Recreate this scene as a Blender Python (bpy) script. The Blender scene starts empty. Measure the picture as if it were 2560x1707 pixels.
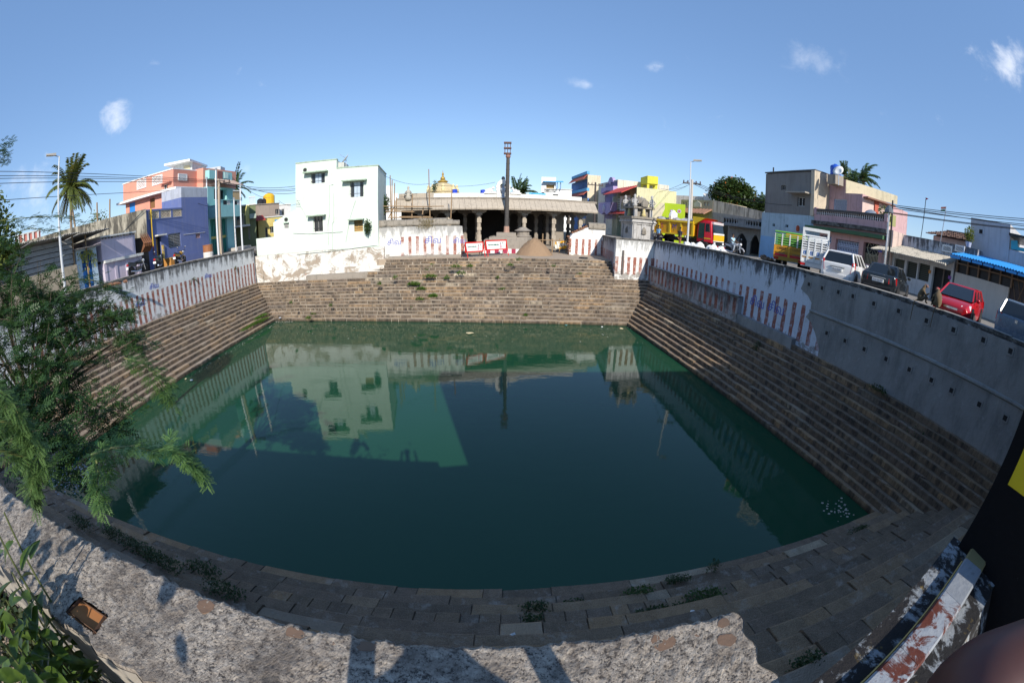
import bpy, math, random
import numpy as np
from mathutils import Vector, Matrix
R = random.Random(11)
SC = bpy.context.scene
COL = SC.collection
SC.render.engine = 'CYCLES'
rad = math.radians
PI = math.pi
# ------------------------------------------------------------------ camera, sky, sun, exposure
H = 7.0                                   # camera height over the water, metres
PITCH, ROLL, FPX = rad(17.4), rad(-0.95), 1000.0    # equidistant fisheye, 1000 px per radian at 2560 px
def cam_axes(v):
 c, s = math.cos(ROLL), math.sin(ROLL)
 v = (c * v[0] + s * v[2], v[1], -s * v[0] + c * v[2])
 c, s = math.cos(PITCH), math.sin(PITCH)
 return Vector((v[0], c * v[1] + s * v[2], -s * v[1] + c * v[2]))
cd = bpy.data.cameras.new('camera')
cam = bpy.data.objects.new('camera', cd)
COL.objects.link(cam)
SC.camera = cam
cd.type = 'PANO'
cd.sensor_width, cd.sensor_height, cd.sensor_fit = 36.0, 24.0, 'AUTO'
cd.clip_start, cd.clip_end = 0.01, 4000
for holder in (cd, getattr(cd, 'cycles', None)):
 if holder is None:
  continue
 try:
  holder.panorama_type = 'FISHEYE_LENS_POLYNOMIAL'
  holder.fisheye_fov = rad(200)
  holder.fisheye_polynomial_k0 = 0.0
  holder.fisheye_polynomial_k1 = -(2560 / 36.0) / FPX
  holder.fisheye_polynomial_k2 = 0.0
  holder.fisheye_polynomial_k3 = 0.0
  holder.fisheye_polynomial_k4 = 0.0
 except AttributeError:
  pass
xr, xu, xf = cam_axes((1, 0, 0)), cam_axes((0, 0, 1)), cam_axes((0, 1, 0))
cam.matrix_world = Matrix(((xr.x, xu.x, -xf.x, 0), (xr.y, xu.y, -xf.y, 0), (xr.z, xu.z, -xf.z, H), (0, 0, 0, 1)))
SUN_EL, SUN_AZ = rad(31.0), rad(17.3)     # sun behind the camera, a little to the right
to_sun = Vector((math.sin(SUN_AZ) * math.cos(SUN_EL), -math.cos(SUN_AZ) * math.cos(SUN_EL), math.sin(SUN_EL)))
ld = bpy.data.lights.new('sun', 'SUN')
ld.energy, ld.angle, ld.color = 4.0, rad(0.5), (1.0, 0.93, 0.82)
sun = bpy.data.objects.new('sun', ld)
sun.rotation_euler = (-to_sun).to_track_quat('-Z', 'Y').to_euler()
sun.location = (0, -20, 60)
COL.objects.link(sun)
W = bpy.data.worlds.new('World')
SC.world = W
W.use_nodes = True
wn, wl = W.node_tree.nodes, W.node_tree.links
wn.clear()
sky = wn.new('ShaderNodeTexSky')
sky.sky_type = 'NISHITA'
sky.sun_disc = False
sky.sun_elevation = SUN_EL
sky.sun_rotation = PI - SUN_AZ
sky.altitude, sky.air_density, sky.dust_density, sky.ozone_density = 50, 1.0, 0.15, 2.0
bg = wn.new('ShaderNodeBackground')
wo = wn.new('ShaderNodeOutputWorld')
bg.inputs['Strength'].default_value = 0.15
wl.new(bg.outputs[0], wo.inputs[0])
vs = SC.view_settings
vs.view_transform, vs.look, vs.exposure, vs.gamma, vs.use_curve_mapping = 'Standard', 'None', 0.5, 1.0, False
try:
 SC.cycles.max_bounces = 6
 SC.cycles.caustics_reflective = SC.cycles.caustics_refractive = False
 SC.cycles.use_denoising = True
except AttributeError:
 pass
# ------------------------------------------------------------------ from photograph pixels (2560 x 1707) to the place
def ray(px, py):
 a, b = px - 1280.0, py - 853.5
 r = math.hypot(a, b)
 th = r / FPX
 return cam_axes((math.sin(th) * a / r, math.cos(th), -math.sin(th) * b / r))
CAMP = Vector((0, 0, H))
def at_z(px, py, z):                       # where the pixel's sight line meets height z
 d = ray(px, py)
 return CAMP + d * ((z - H) / d.z)
def at_d(px, py, dist):                    # at a horizontal distance
 d = ray(px, py)
 return CAMP + d * (dist / math.hypot(d.x, d.y))
def crop(x0, y0, k=3.92):
 return lambda x, y: (x0 + x / k, y0 + y / k)
K0, K1, K2, K3 = crop(0, 340), crop(280, 360), crop(620, 360), crop(960, 340)
K4, K5, K6, K7 = crop(1300, 380), crop(1640, 380), crop(1880, 380), crop(2160, 440)
class Plane:
 def __init__(s, A, B):
  s.A, s.B = Vector((A[0], A[1])), Vector((B[0], B[1]))
  d = s.B - s.A
  s.L = d.length
  s.d = d / s.L
  s.n = Vector((s.d.y, -s.d.x))      # towards the viewer
 def uv(s, p):
  r = ray(*p)
  n = s.n
  t = n.dot(s.A) / (n.x * r.x + n.y * r.y)
  q = CAMP + r * t
  return ((Vector((q.x, q.y)) - s.A).dot(s.d), q.z)
 def pt(s, u, z, o=0.0):
  q = s.A + s.d * u + s.n * o
  return Vector((q.x, q.y, z))
 def rect(s, p, q):                     # two opposite corner pixels -> u0, u1, z0, z1
  a, b = s.uv(p), s.uv(q)
  return min(a[0], b[0]), max(a[0], b[0]), min(a[1], b[1]), max(a[1], b[1])
# ------------------------------------------------------------------ meshes and objects
class MB:
 def __init__(s):
  s.v, s.f = [], []
 def add(s, vs, fs):
  o = len(s.v)
  s.v += [tuple(p) for p in vs]
  s.f += [tuple(i + o for i in f) for f in fs]
  return s
 def hexa(s, b, t):                     # four bottom points, four top points, same winding
  return s.add(list(b) + list(t), [(3, 2, 1, 0), (4, 5, 6, 7), (0, 1, 5, 4), (1, 2, 6, 5), (2, 3, 7, 6), (3, 0, 4, 7)])
 def box(s, x0, x1, y0, y1, z0, z1):
  return s.hexa([(x0, y0, z0), (x1, y0, z0), (x1, y1, z0), (x0, y1, z0)], [(x0, y0, z1), (x1, y0, z1), (x1, y1, z1), (x0, y1, z1)])
 def fbox(s, P, u0, u1, z0, z1, o0, o1):    # box on a facade; o = metres in front of it
  q = [(u0, o1), (u1, o1), (u1, o0), (u0, o0)]
  return s.hexa([P.pt(u, z0, o) for u, o in q], [P.pt(u, z1, o) for u, o in q])
 def prism(s, pts, w):                  # polygon of 3D points pushed along vector w
  n = len(pts)
  w = Vector(w)
  a = [Vector(p) for p in pts]
  return s.add(a + [p + w for p in a], [tuple(range(n))[::-1], tuple(range(n, 2 * n))] + [(i, (i + 1) % n, n + (i + 1) % n, n + i) for i in range(n)])
 def quad(s, a, b, c, d):
  return s.add([a, b, c, d], [(0, 1, 2, 3)])
 def tube(s, pts, r, n=6, r1=None, caps=True):
  pts = [Vector(p) for p in pts]
  m = len(pts)
  rings = []
  for i, p in enumerate(pts):
   t = (pts[min(i + 1, m - 1)] - pts[max(i - 1, 0)])
   if t.length < 1e-9:
    t = Vector((0, 0, 1))
   t.normalize()
   a = t.cross(Vector((0, 0, 1)) if abs(t.z) < 0.9 else Vector((1, 0, 0))).normalized()
   b = t.cross(a)
   rr = r if r1 is None else r + (r1 - r) * i / max(m - 1, 1)
   rings.append([p + (a * math.cos(2 * PI * k / n) + b * math.sin(2 * PI * k / n)) * rr for k in range(n)])
  vs = [q for g in rings for q in g]
  fs = [(i * n + k, i * n + (k + 1) % n, (i + 1) * n + (k + 1) % n, (i + 1) * n + k) for i in range(m - 1) for k in range(n)]
  if caps:
   fs += [tuple(range(n))[::-1], tuple(range((m - 1) * n, m * n))]
  return s.add(vs, fs)
 def lathe(s, c, prof, n=16, sx=1.0, sy=1.0, M=None):     # profile of (radius, z)
  vs, fs = [], []
  for r, z in prof:
   for k in range(n):
    p = Vector((math.cos(2 * PI * k / n) * r * sx, math.sin(2 * PI * k / n) * r * sy, z))
    if M is not None:
     p = M @ p
    vs.append(p + Vector(c))
  m = len(prof)
  fs = [(i * n + k, i * n + (k + 1) % n, (i + 1) * n + (k + 1) % n, (i + 1) * n + k) for i in range(m - 1) for k in range(n)]
  fs += [tuple(range(n))[::-1], tuple(range((m - 1) * n, m * n))]
  return s.add(vs, fs)
 def ball(s, c, rx, ry=None, rz=None, n=10, m=6, jit=0.0):
  ry, rz = ry or rx, rz or rx
  prof = [(max(math.sin(PI * i / m), 0.02), -math.cos(PI * i / m)) for i in range(m + 1)]
  vs = []
  for r, z in prof:
   for k in range(n):
    j = 1 + R.uniform(-jit, jit)
    vs.append((c[0] + math.cos(2 * PI * k / n) * r * rx * j, c[1] + math.sin(2 * PI * k / n) * r * ry * j, c[2] + z * rz * j))
  fs = [(i * n + k, i * n + (k + 1) % n, (i + 1) * n + (k + 1) % n, (i + 1) * n + k) for i in range(m) for k in range(n)]
  return s.add(vs, fs + [tuple(range(n))[::-1], tuple(range(m * n, m * n + n))])
 def sheet(s, P, u0, u1, z0, z1, o0, o1, th=0.02, wave=0.0, n=1):    # pitched sheet or lean-to roof, o0 at z0, o1 at z1
  for k in range(n):
   a, b = u0 + (u1 - u0) * k / n, u0 + (u1 - u0) * (k + 1) / n
   h = [0, wave][k % 2], [wave, 0][k % 2]
   q = [P.pt(a, z0 + h[0], o0), P.pt(b, z0 + h[1], o0), P.pt(b, z1 + h[1], o1), P.pt(a, z1 + h[0], o1)]
   s.hexa([p - Vector((0, 0, th)) for p in q], q)
  return s
def origin_of(parent):
 o = parent
 while o.parent:
  o = o.parent
 return Vector(o.location)
SMOOTH = set()
def part(name, mb, mat, parent=None, local=False, smooth=False, kind=None, label=None):
 vs = mb.v
 if parent is not None and not local:
  o = origin_of(parent)
  vs = [(p[0] - o.x, p[1] - o.y, p[2] - o.z) for p in vs]
 me = bpy.data.meshes.new(name)
 me.from_pydata([tuple(p) for p in vs], [], mb.f)
 me.update()
 if smooth:
  me.polygons.foreach_set('use_smooth', [True] * len(me.polygons))
 ob = bpy.data.objects.new(name, me)
 if mat is not None:
  me.materials.append(mat)
 COL.objects.link(ob)
 if parent is not None:
  ob.parent = parent
 if kind:
  ob['kind'] = kind
 if label:
  ob['label'] = label
 return ob
def tag(o, label=None, cat=None, group=None, kind=None):
 if label:
  o['label'] = label
 if cat:
  o['category'] = cat
 if group:
  o['group'] = group
 if kind:
  o['kind'] = kind
 return o
def thing(name, label, cat, loc=(0, 0, 0), rz=0.0, group=None):
 o = bpy.data.objects.new(name, None)
 o.empty_display_size = 0.3
 COL.objects.link(o)
 o.location = loc
 o.rotation_euler = (0, 0, rz)
 return tag(o, label, cat, group)
def single(name, mb, mat, label, cat, group=None, smooth=False, kind=None):     # a thing that is one mesh
 return tag(part(name, mb, mat, smooth=smooth), label, cat, group, kind)
def dup(root, loc, rz=0.0, label=None, group=None):
 r = root.copy()
 COL.objects.link(r)
 r.location = loc
 r.rotation_euler = (0, 0, rz)
 if label:
  r['label'] = label
 if group:
  r['group'] = group
 for ch in list(root.children):
  c = ch.copy()
  COL.objects.link(c)
  c.parent = r
  for g in list(ch.children):
   e = g.copy()
   COL.objects.link(e)
   e.parent = c
 return r
def text_mesh(txt, size, ex=0.004):
 cu = bpy.data.curves.new('lettering', 'FONT')
 cu.body, cu.size, cu.extrude = txt, size, ex
 cu.align_x, cu.align_y = 'CENTER', 'CENTER'
 cu.resolution_u = 2
 t = bpy.data.objects.new('lettering', cu)
 COL.objects.link(t)
 dg = bpy.context.evaluated_depsgraph_get()
 me = bpy.data.meshes.new_from_object(t.evaluated_get(dg))
 mb = MB()
 mb.v = [tuple(v.co) for v in me.vertices]
 mb.f = [tuple(p.vertices) for p in me.polygons]
 bpy.data.objects.remove(t)
 bpy.data.curves.remove(cu)
 bpy.data.meshes.remove(me)
 return mb
def place_text(txt, size, org, ux, uz, width=None):
 mb = text_mesh(txt, size)
 if not mb.v:
  return mb
 ux, uz = Vector(ux).normalized(), Vector(uz).normalized()
 un = ux.cross(uz)
 w = max(p[0] for p in mb.v) - min(p[0] for p in mb.v)
 k = width / w if width else 1.0
 org = Vector(org)
 mb.v = [tuple(org + ux * (p[0] * k) + uz * p[1] + un * (p[2] + 0.006)) for p in mb.v]
 return mb
def text_on(P, txt, u, z, size, o=0.0, width=None):
 return place_text(txt, size, P.pt(u, z, o), Vector((P.d.x, P.d.y, 0)), (0, 0, 1), width)
# ------------------------------------------------------------------ materials
class NT:
 def __init__(s, name):
  s.m = bpy.data.materials.new(name)
  s.m.use_nodes = True
  s.nt = s.m.node_tree
  s.nt.nodes.clear()
  s.o = s.nt.nodes.new('ShaderNodeOutputMaterial')
  s.b = s.nt.nodes.new('ShaderNodeBsdfPrincipled')
  s.nt.links.new(s.b.outputs[0], s.o.inputs[0])
  s._pos = None
 def put(s, sock, v):
  if isinstance(v, bpy.types.NodeSocket):
   s.nt.links.new(v, sock)
  elif v is not None:
   if hasattr(sock.default_value, '__len__') and not hasattr(v, '__len__'):
    v = (v,) * len(sock.default_value)
   if hasattr(v, '__len__') and len(v) == 3 and len(sock.default_value) == 4:
    v = tuple(v) + (1.0,)
   sock.default_value = v
 def n(s, t, ins=(), **kw):
  nd = s.nt.nodes.new('ShaderNode' + t)
  for k, v in kw.items():
   setattr(nd, k, v)
  for k, v in (ins.items() if isinstance(ins, dict) else enumerate(ins)):
   s.put(nd.inputs[k], v)
  return nd
 @property
 def pos(s):
  if s._pos is None:
   s._pos = s.n('NewGeometry').outputs['Position']
  return s._pos
 def math(s, op, a, b=None, c=None):
  return s.n('Math', [x for x in (a, b, c) if x is not None], operation=op).outputs[0]
 def vmul(s, v, k):
  return s.n('VectorMath', [v, k], operation='MULTIPLY').outputs[0]
 def dot(s, v, k):
  return s.n('VectorMath', [v, k], operation='DOT_PRODUCT').outputs['Value']
 def noise(s, scale, v=None, detail=4, rough=0.6, dist=0.0):
  return s.n('TexNoise', {'Vector': s.pos if v is None else v, 'Scale': scale, 'Detail': detail, 'Roughness': rough, 'Distortion': dist}).outputs[0]
 def vor(s, scale, v=None, feature='F1', out='Distance'):
  return s.n('TexVoronoi', {'Vector': s.pos if v is None else v, 'Scale': scale}, feature=feature).outputs[out]
 def step(s, f, lo, hi, a=0.0, b=1.0):
  return s.n('MapRange', [f, lo, hi, a, b]).outputs[0]
 def mix(s, f, a, b, mode='MIX'):
  nd = s.n('Mix', data_type='RGBA', blend_type=mode)
  s.put(nd.inputs[0], f)
  s.put(nd.inputs[6], a)
  s.put(nd.inputs[7], b)
  return nd.outputs[2]
 def xyz(s):
  return s.n('SeparateXYZ', [s.pos]).outputs
 def rnd(s):
  return s.n('ObjectInfo').outputs['Random']
 def out(s, col, rough=0.8, bump=None, bd=0.02, metal=0.0, spec=0.3, **kw):
  s.put(s.b.inputs['Base Color'], col)
  s.put(s.b.inputs['Roughness'], rough)
  s.put(s.b.inputs['Metallic'], metal)
  s.put(s.b.inputs['Specular IOR Level'], spec)
  for k, v in kw.items():
   s.put(s.b.inputs[k], v)
  if bump is not None:
   s.put(s.b.inputs['Normal'], s.n('Bump', {'Strength': 0.7, 'Distance': bd, 'Height': bump}).outputs[0])
  return s.m
def c3(c, k):
 return tuple(min(x * k, 1.0) for x in c)
_pc = {}
def paint(col, dirt=0.35, streak=0.4, dirtcol=(0.07, 0.065, 0.055), rough=0.75, name=None, peel=0.0, peelcol=(0.35, 0.3, 0.25)):
 key = (tuple(col), dirt, streak, tuple(dirtcol), peel)
 if key in _pc:
  return _pc[key]
 t = NT(name or 'paint')
 c = t.mix(t.noise(0.7, detail=5), c3(col, 0.82), c3(col, 1.1))
 c = t.mix(t.step(t.noise(2.3, detail=8, rough=0.7), 0.52, 0.72, 0, dirt), c, dirtcol)
 sv = t.vmul(t.pos, (5.0, 5.0, 0.35))
 c = t.mix(t.step(t.noise(1.0, sv, detail=5, rough=0.65), 0.52, 0.75, 0, streak), c, dirtcol)
 if peel:
  c = t.mix(t.step(t.noise(1.6, detail=9, rough=0.68), 0.62 - 0.1 * peel, 0.64 - 0.1 * peel), c, peelcol)
 _pc[key] = t.out(c, rough, t.noise(14, detail=6), 0.01)
 return _pc[key]
_sc = {}
def plain(col, rough=0.5, metal=0.0, var=0.12, spec=0.4, name=None):
 key = (tuple(col), rough, metal, var, spec)
 if key not in _sc:
  t = NT(name or 'plain_coat')
  c = t.mix(t.noise(6, detail=6), c3(col, 1 - var), c3(col, 1 + var))
  _sc[key] = t.out(c, t.step(t.noise(9, detail=5), 0.3, 0.7, max(rough - 0.1, 0.03), rough + 0.1), metal=metal, spec=spec)
 return _sc[key]
# ------------------------------------------------------------------ clouds in the sky (part of the world, at the directions the photo shows)
def world_sky():
 nt = W.node_tree
 def nd(t, ins=(), **kw):
  n = nt.nodes.new('ShaderNode' + t)
  for k, v in kw.items():
   setattr(n, k, v)
  for k, v in (ins.items() if isinstance(ins, dict) else enumerate(ins)):
   if isinstance(v, bpy.types.NodeSocket):
    nt.links.new(v, n.inputs[k])
   else:
    n.inputs[k].default_value = v
  return n
 d = nd('TexCoord').outputs['Generated']
 n1 = nd('TexNoise', {'Vector': d, 'Scale': 13.0, 'Detail': 9.0, 'Roughness': 0.62, 'Distortion': 0.3}).outputs[0]
 total = None
 for px, py, r, amt, lo, sx, sz in [(293, 285, 0.062, .62, .42, 1, .75), (80, 470, 0.085, .5, .42, 1, .75), (2525, 155, 0.085, .62, .40, .75, 1.25),
                               (1645, 165, 0.05, .5, .44, .8, 1.6), (1468, 212, 0.06, .34, .46, .7, 2), (2010, 150, 0.2, .22, .5, .75, 2.4),
                               (610, 422, 0.04, .28, .46, .8, 1.2), (1550, 170, 0.03, .3, .46, .8, 1.6)]:
  v = ray(px, py)
  rt = Vector((v.y, -v.x, 0)).normalized()
  up = rt.cross(v)
  a = nd('VectorMath', [d, tuple(rt)], operation='DOT_PRODUCT').outputs['Value']
  b = nd('VectorMath', [d, tuple(up)], operation='DOT_PRODUCT').outputs['Value']
  f = nd('VectorMath', [d, tuple(v)], operation='DOT_PRODUCT').outputs['Value']
  a2 = nd('Math', [nd('Math', [a, sx], operation='MULTIPLY').outputs[0], 2.0], operation='POWER').outputs[0]
  b2 = nd('Math', [nd('Math', [b, sz], operation='MULTIPLY').outputs[0], 2.0], operation='POWER').outputs[0]
  q = nd('Math', [nd('Math', [a2, b2], operation='ADD').outputs[0], 0.5], operation='POWER').outputs[0]
  edge = nd('MapRange', [q, 0.0, r, 0.16, -0.24]).outputs[0]
  m = nd('MapRange', [nd('Math', [n1, edge], operation='ADD').outputs[0], lo, lo + .36, 0.0, amt], interpolation_type='SMOOTHSTEP').outputs[0]
  m = nd('Math', [m, nd('MapRange', [f, 0.6, 0.62, 0.0, 1.0]).outputs[0]], operation='MULTIPLY').outputs[0]
  total = m if total is None else nd('Math', [total, m], operation='MAXIMUM').outputs[0]
 tint = nd('Mix', {0: 0.56, 6: sky.outputs[0], 7: (.8, 1.58, 3.2, 1)}, data_type='RGBA')
 mx = nd('Mix', {0: total, 6: tint.outputs[2], 7: (5.6, 5.8, 6.2, 1)}, data_type='RGBA')
 nt.links.new(mx.outputs[2], bg.inputs['Color'])
world_sky()
# ------------------------------------------------------------------ materials of the place
def m_stone(k=1.6, tint=(1.06, 1, .91), flat=0.0, top=.4):
 t = NT('step_stone')
 r = t.rnd()
 base = t.n('ValToRGB', [r])
 cr = base.color_ramp
 for p in (.3, .55, .72, .86, .94):
  cr.elements.new(p)
 els = sorted(cr.elements, key=lambda e: e.position)
 for e, (p, c) in zip(els, [(0, (.125, .098, .076)), (.3, (.185, .142, .104)), (.55, (.165, .128, .106)), (.72, (.26, .2, .14)), (.86, (.32, .22, .13)), (.94, (.14, .122, .112)), (1, (.42, .37, .30))]):
  e.position, e.color = p, tuple(a * b for a, b in zip(c3(c, k), tint)) + (1,)
 c = t.mix(flat, base.outputs[0], tuple(a * b for a, b in zip(c3((.19, .155, .12), k), tint)))
 c = t.mix(t.step(t.noise(3.5, detail=9, rough=.72), .35, .7), t.mix(.45, c, (.03, .026, .024)), t.mix(.12, c, (.42, .37, .3)))
 c = t.mix(t.step(t.noise(48, detail=6, rough=.75), .42, .62, 0, .7), c, t.mix(.6, c, (.02, .017, .014)))
 c = t.mix(t.step(t.noise(75, detail=5, rough=.8), .54, .64, 0, .5), c, (.5, .43, .34))
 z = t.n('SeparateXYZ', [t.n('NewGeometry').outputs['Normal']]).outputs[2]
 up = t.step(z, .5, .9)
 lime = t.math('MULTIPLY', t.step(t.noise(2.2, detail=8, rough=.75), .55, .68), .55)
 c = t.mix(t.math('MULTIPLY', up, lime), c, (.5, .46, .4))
 c = t.mix(t.math('MULTIPLY', up, top), c, (.42, .34, .26))  # treads lightened: skylight on upward faces painted into the colour
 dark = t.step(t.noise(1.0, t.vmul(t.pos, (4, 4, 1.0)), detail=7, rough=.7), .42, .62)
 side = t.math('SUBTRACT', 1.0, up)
 c = t.mix(t.math('MULTIPLY', t.math('MULTIPLY', side, dark), .8), c, (.028, .025, .024))  # risers darkened in patches: algae stain together with painted-in shade
 wet = t.step(t.n('SeparateXYZ', [t.pos]).outputs[2], .02, .16, .75, 0)
 c = t.mix(wet, c, (.02, .022, .014))
 return t.out(c, .88, t.math('ADD', t.noise(22, detail=8, rough=.7), t.math('MULTIPLY', t.noise(70, detail=5), .9)), .045)
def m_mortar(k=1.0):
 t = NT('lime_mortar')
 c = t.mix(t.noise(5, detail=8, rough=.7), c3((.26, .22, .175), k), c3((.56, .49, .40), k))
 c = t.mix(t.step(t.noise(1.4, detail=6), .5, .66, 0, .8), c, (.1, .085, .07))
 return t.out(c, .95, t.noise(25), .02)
def m_limewash(A, B, z_base, z_stripe, period, duty=.5, mold=.75, zt=5.7, wash=(.72, .74, .76), redamt=1.0, slant=0.0, u_from=-99, u_to=999, u_low=None, z_low=0):
 t = NT('limewashed_wall')
 d = (Vector(B[:2]) - Vector(A[:2])).normalized()
 u = t.math('SUBTRACT', t.dot(t.pos, (d.x, d.y, 0)), d.x * A[0] + d.y * A[1])
 z = t.xyz()[2]
 c = t.mix(t.noise(1.2, detail=6), c3(wash, .82), wash)
 c = t.mix(t.step(t.noise(3.2, detail=9, rough=.75), .56, .62, 0, .5), c, (.42, .4, .37))
 wob = t.math('MULTIPLY', t.math('SUBTRACT', t.noise(2.5, detail=3), .5), .09)
 fr = t.math('FRACT', t.math('DIVIDE', t.math('ADD', u, wob), period))
 st = t.math('LESS_THAN', fr, duty)
 zz = t.math('ADD', z, t.math('MULTIPLY', t.math('SUBTRACT', t.noise(3.0, detail=2), .5), .12))
 st = t.math('MULTIPLY', st, t.math('LESS_THAN', zz, z_stripe))
 st = t.math('MULTIPLY', st, t.math('GREATER_THAN', z, z_base))
 st = t.math('MULTIPLY', st, t.math('GREATER_THAN', u, u_from))
 st = t.math('MULTIPLY', st, t.math('LESS_THAN', u, u_to))
 wear = t.step(t.noise(4.5, detail=9, rough=.78), .4, .5, 1.0 - .55 * redamt, 1.0)
 wear = t.math('MULTIPLY', wear, t.step(t.noise(.6, detail=3), .3 + .3 * (1 - redamt), .45 + .3 * (1 - redamt)))
 st = t.math('MULTIPLY', st, t.math('MULTIPLY', wear, .92))
 red = t.mix(t.noise(6, detail=6), (.16, .035, .02), (.36, .10, .05))
 c = t.mix(st, c, red)
 sv = t.vmul(t.pos, (3.5, 3.5, .55))
 nz = t.math('ADD', t.math('MULTIPLY', t.noise(1.0, sv, detail=8, rough=.72), .7), t.math('MULTIPLY', t.noise(2.4, detail=9, rough=.75), .3))
 hi = t.step(z, zt - 1.5, zt - .05, -.13, .13)
 mo = t.step(t.math('ADD', nz, hi), .5, .6, 0, mold)
 c = t.mix(mo, c, (.035, .034, .036))
 low = t.step(z, z_base, z_base + .45, .1, -.08)
 c = t.mix(t.step(t.math('ADD', t.noise(2.6, detail=8, rough=.7), low), .56, .62, 0, .7), c, (.17, .15, .13))
 return t.out(c, .92, t.math('ADD', t.noise(9, detail=8, rough=.7), t.math('MULTIPLY', nz, 2)), .02)
def m_concrete():
 t = NT('stained_cement')
 c = t.mix(t.noise(.9, detail=6), (.19, .185, .18), (.35, .34, .325))
 c = t.mix(t.step(t.noise(1.0, t.vmul(t.pos, (1.7, 1.7, .5)), detail=9, rough=.75), .48, .66, 0, .5), c, (.09, .09, .09))
 c = t.mix(t.step(t.noise(3.5, detail=9, rough=.75), .58, .66, 0, .55), c, (.36, .36, .36))
 return t.out(c, .9, t.noise(7, detail=9, rough=.7), .025)
def m_mould_coping():
 t = NT('blackened_coping')
 c = t.mix(t.step(t.noise(3, detail=9, rough=.74), .4, .62), (.028, .027, .026), (.19, .18, .165))
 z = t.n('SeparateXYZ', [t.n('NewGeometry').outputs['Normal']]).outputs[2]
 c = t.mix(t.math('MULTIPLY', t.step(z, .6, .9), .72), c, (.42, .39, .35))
 return t.out(c, .95, t.noise(12, detail=8), .03)
def m_water():
 t = NT('green_water')
 c = t.mix(t.noise(.22, detail=3), (.010, .056, .028), (.015, .068, .035))
 n = t.math('ADD', t.math('MULTIPLY', t.noise(1.0, t.vmul(t.pos, (.9, 2.6, 1)), detail=3, rough=.55), 1.0), t.math('MULTIPLY', t.noise(1.0, t.vmul(t.pos, (5, 11, 1)), detail=2), .18))
 area = t.step(t.noise(.14, detail=2), .4, .62, .35, 1.0)
 bp = t.n('Bump', {'Strength': t.math('MULTIPLY', area, .10), 'Distance': .05, 'Height': n}).outputs[0]
 t.put(t.b.inputs['Normal'], bp)
 t.put(t.b.inputs['IOR'], 1.38)
 return t.out(c, .03, spec=.5)
def m_ground(a, b, cdirt=(.16, .13, .1)):
 t = NT('dusty_earth')
 c = t.mix(t.noise(.5, detail=8, rough=.65), a, b)
 c = t.mix(t.step(t.noise(4, detail=9, rough=.75), .55, .7, 0, .5), c, cdirt)
 return t.out(c, .95, t.noise(9, detail=9, rough=.7), .03)
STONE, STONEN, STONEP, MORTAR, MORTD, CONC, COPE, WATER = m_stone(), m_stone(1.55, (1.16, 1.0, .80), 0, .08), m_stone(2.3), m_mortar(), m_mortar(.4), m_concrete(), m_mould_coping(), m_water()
DIRT = m_ground((.34, .27, .2), (.42, .34, .26))
ROADM = m_ground((.2, .18, .16), (.3, .27, .23), (.12, .11, .1))
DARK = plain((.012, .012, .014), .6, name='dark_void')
GLASS = plain((.02, .025, .03), .08, spec=.7, name='dark_glass')
WHITE = paint((.78, .79, .78), .12, .12)
OFFW = paint((.66, .66, .63), .3, .3)
STEEL = plain((.55, .57, .6), .35, .6)
RUST = plain((.2, .085, .04), .85)
BLACK = plain((.015, .015, .016), .4)
BAMBOO = plain((.28, .19, .11), .8)
GREYSTONE = paint((.3, .265, .225), .4, .45)
CREAM = paint((.7, .62, .43), .25, .3)
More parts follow.
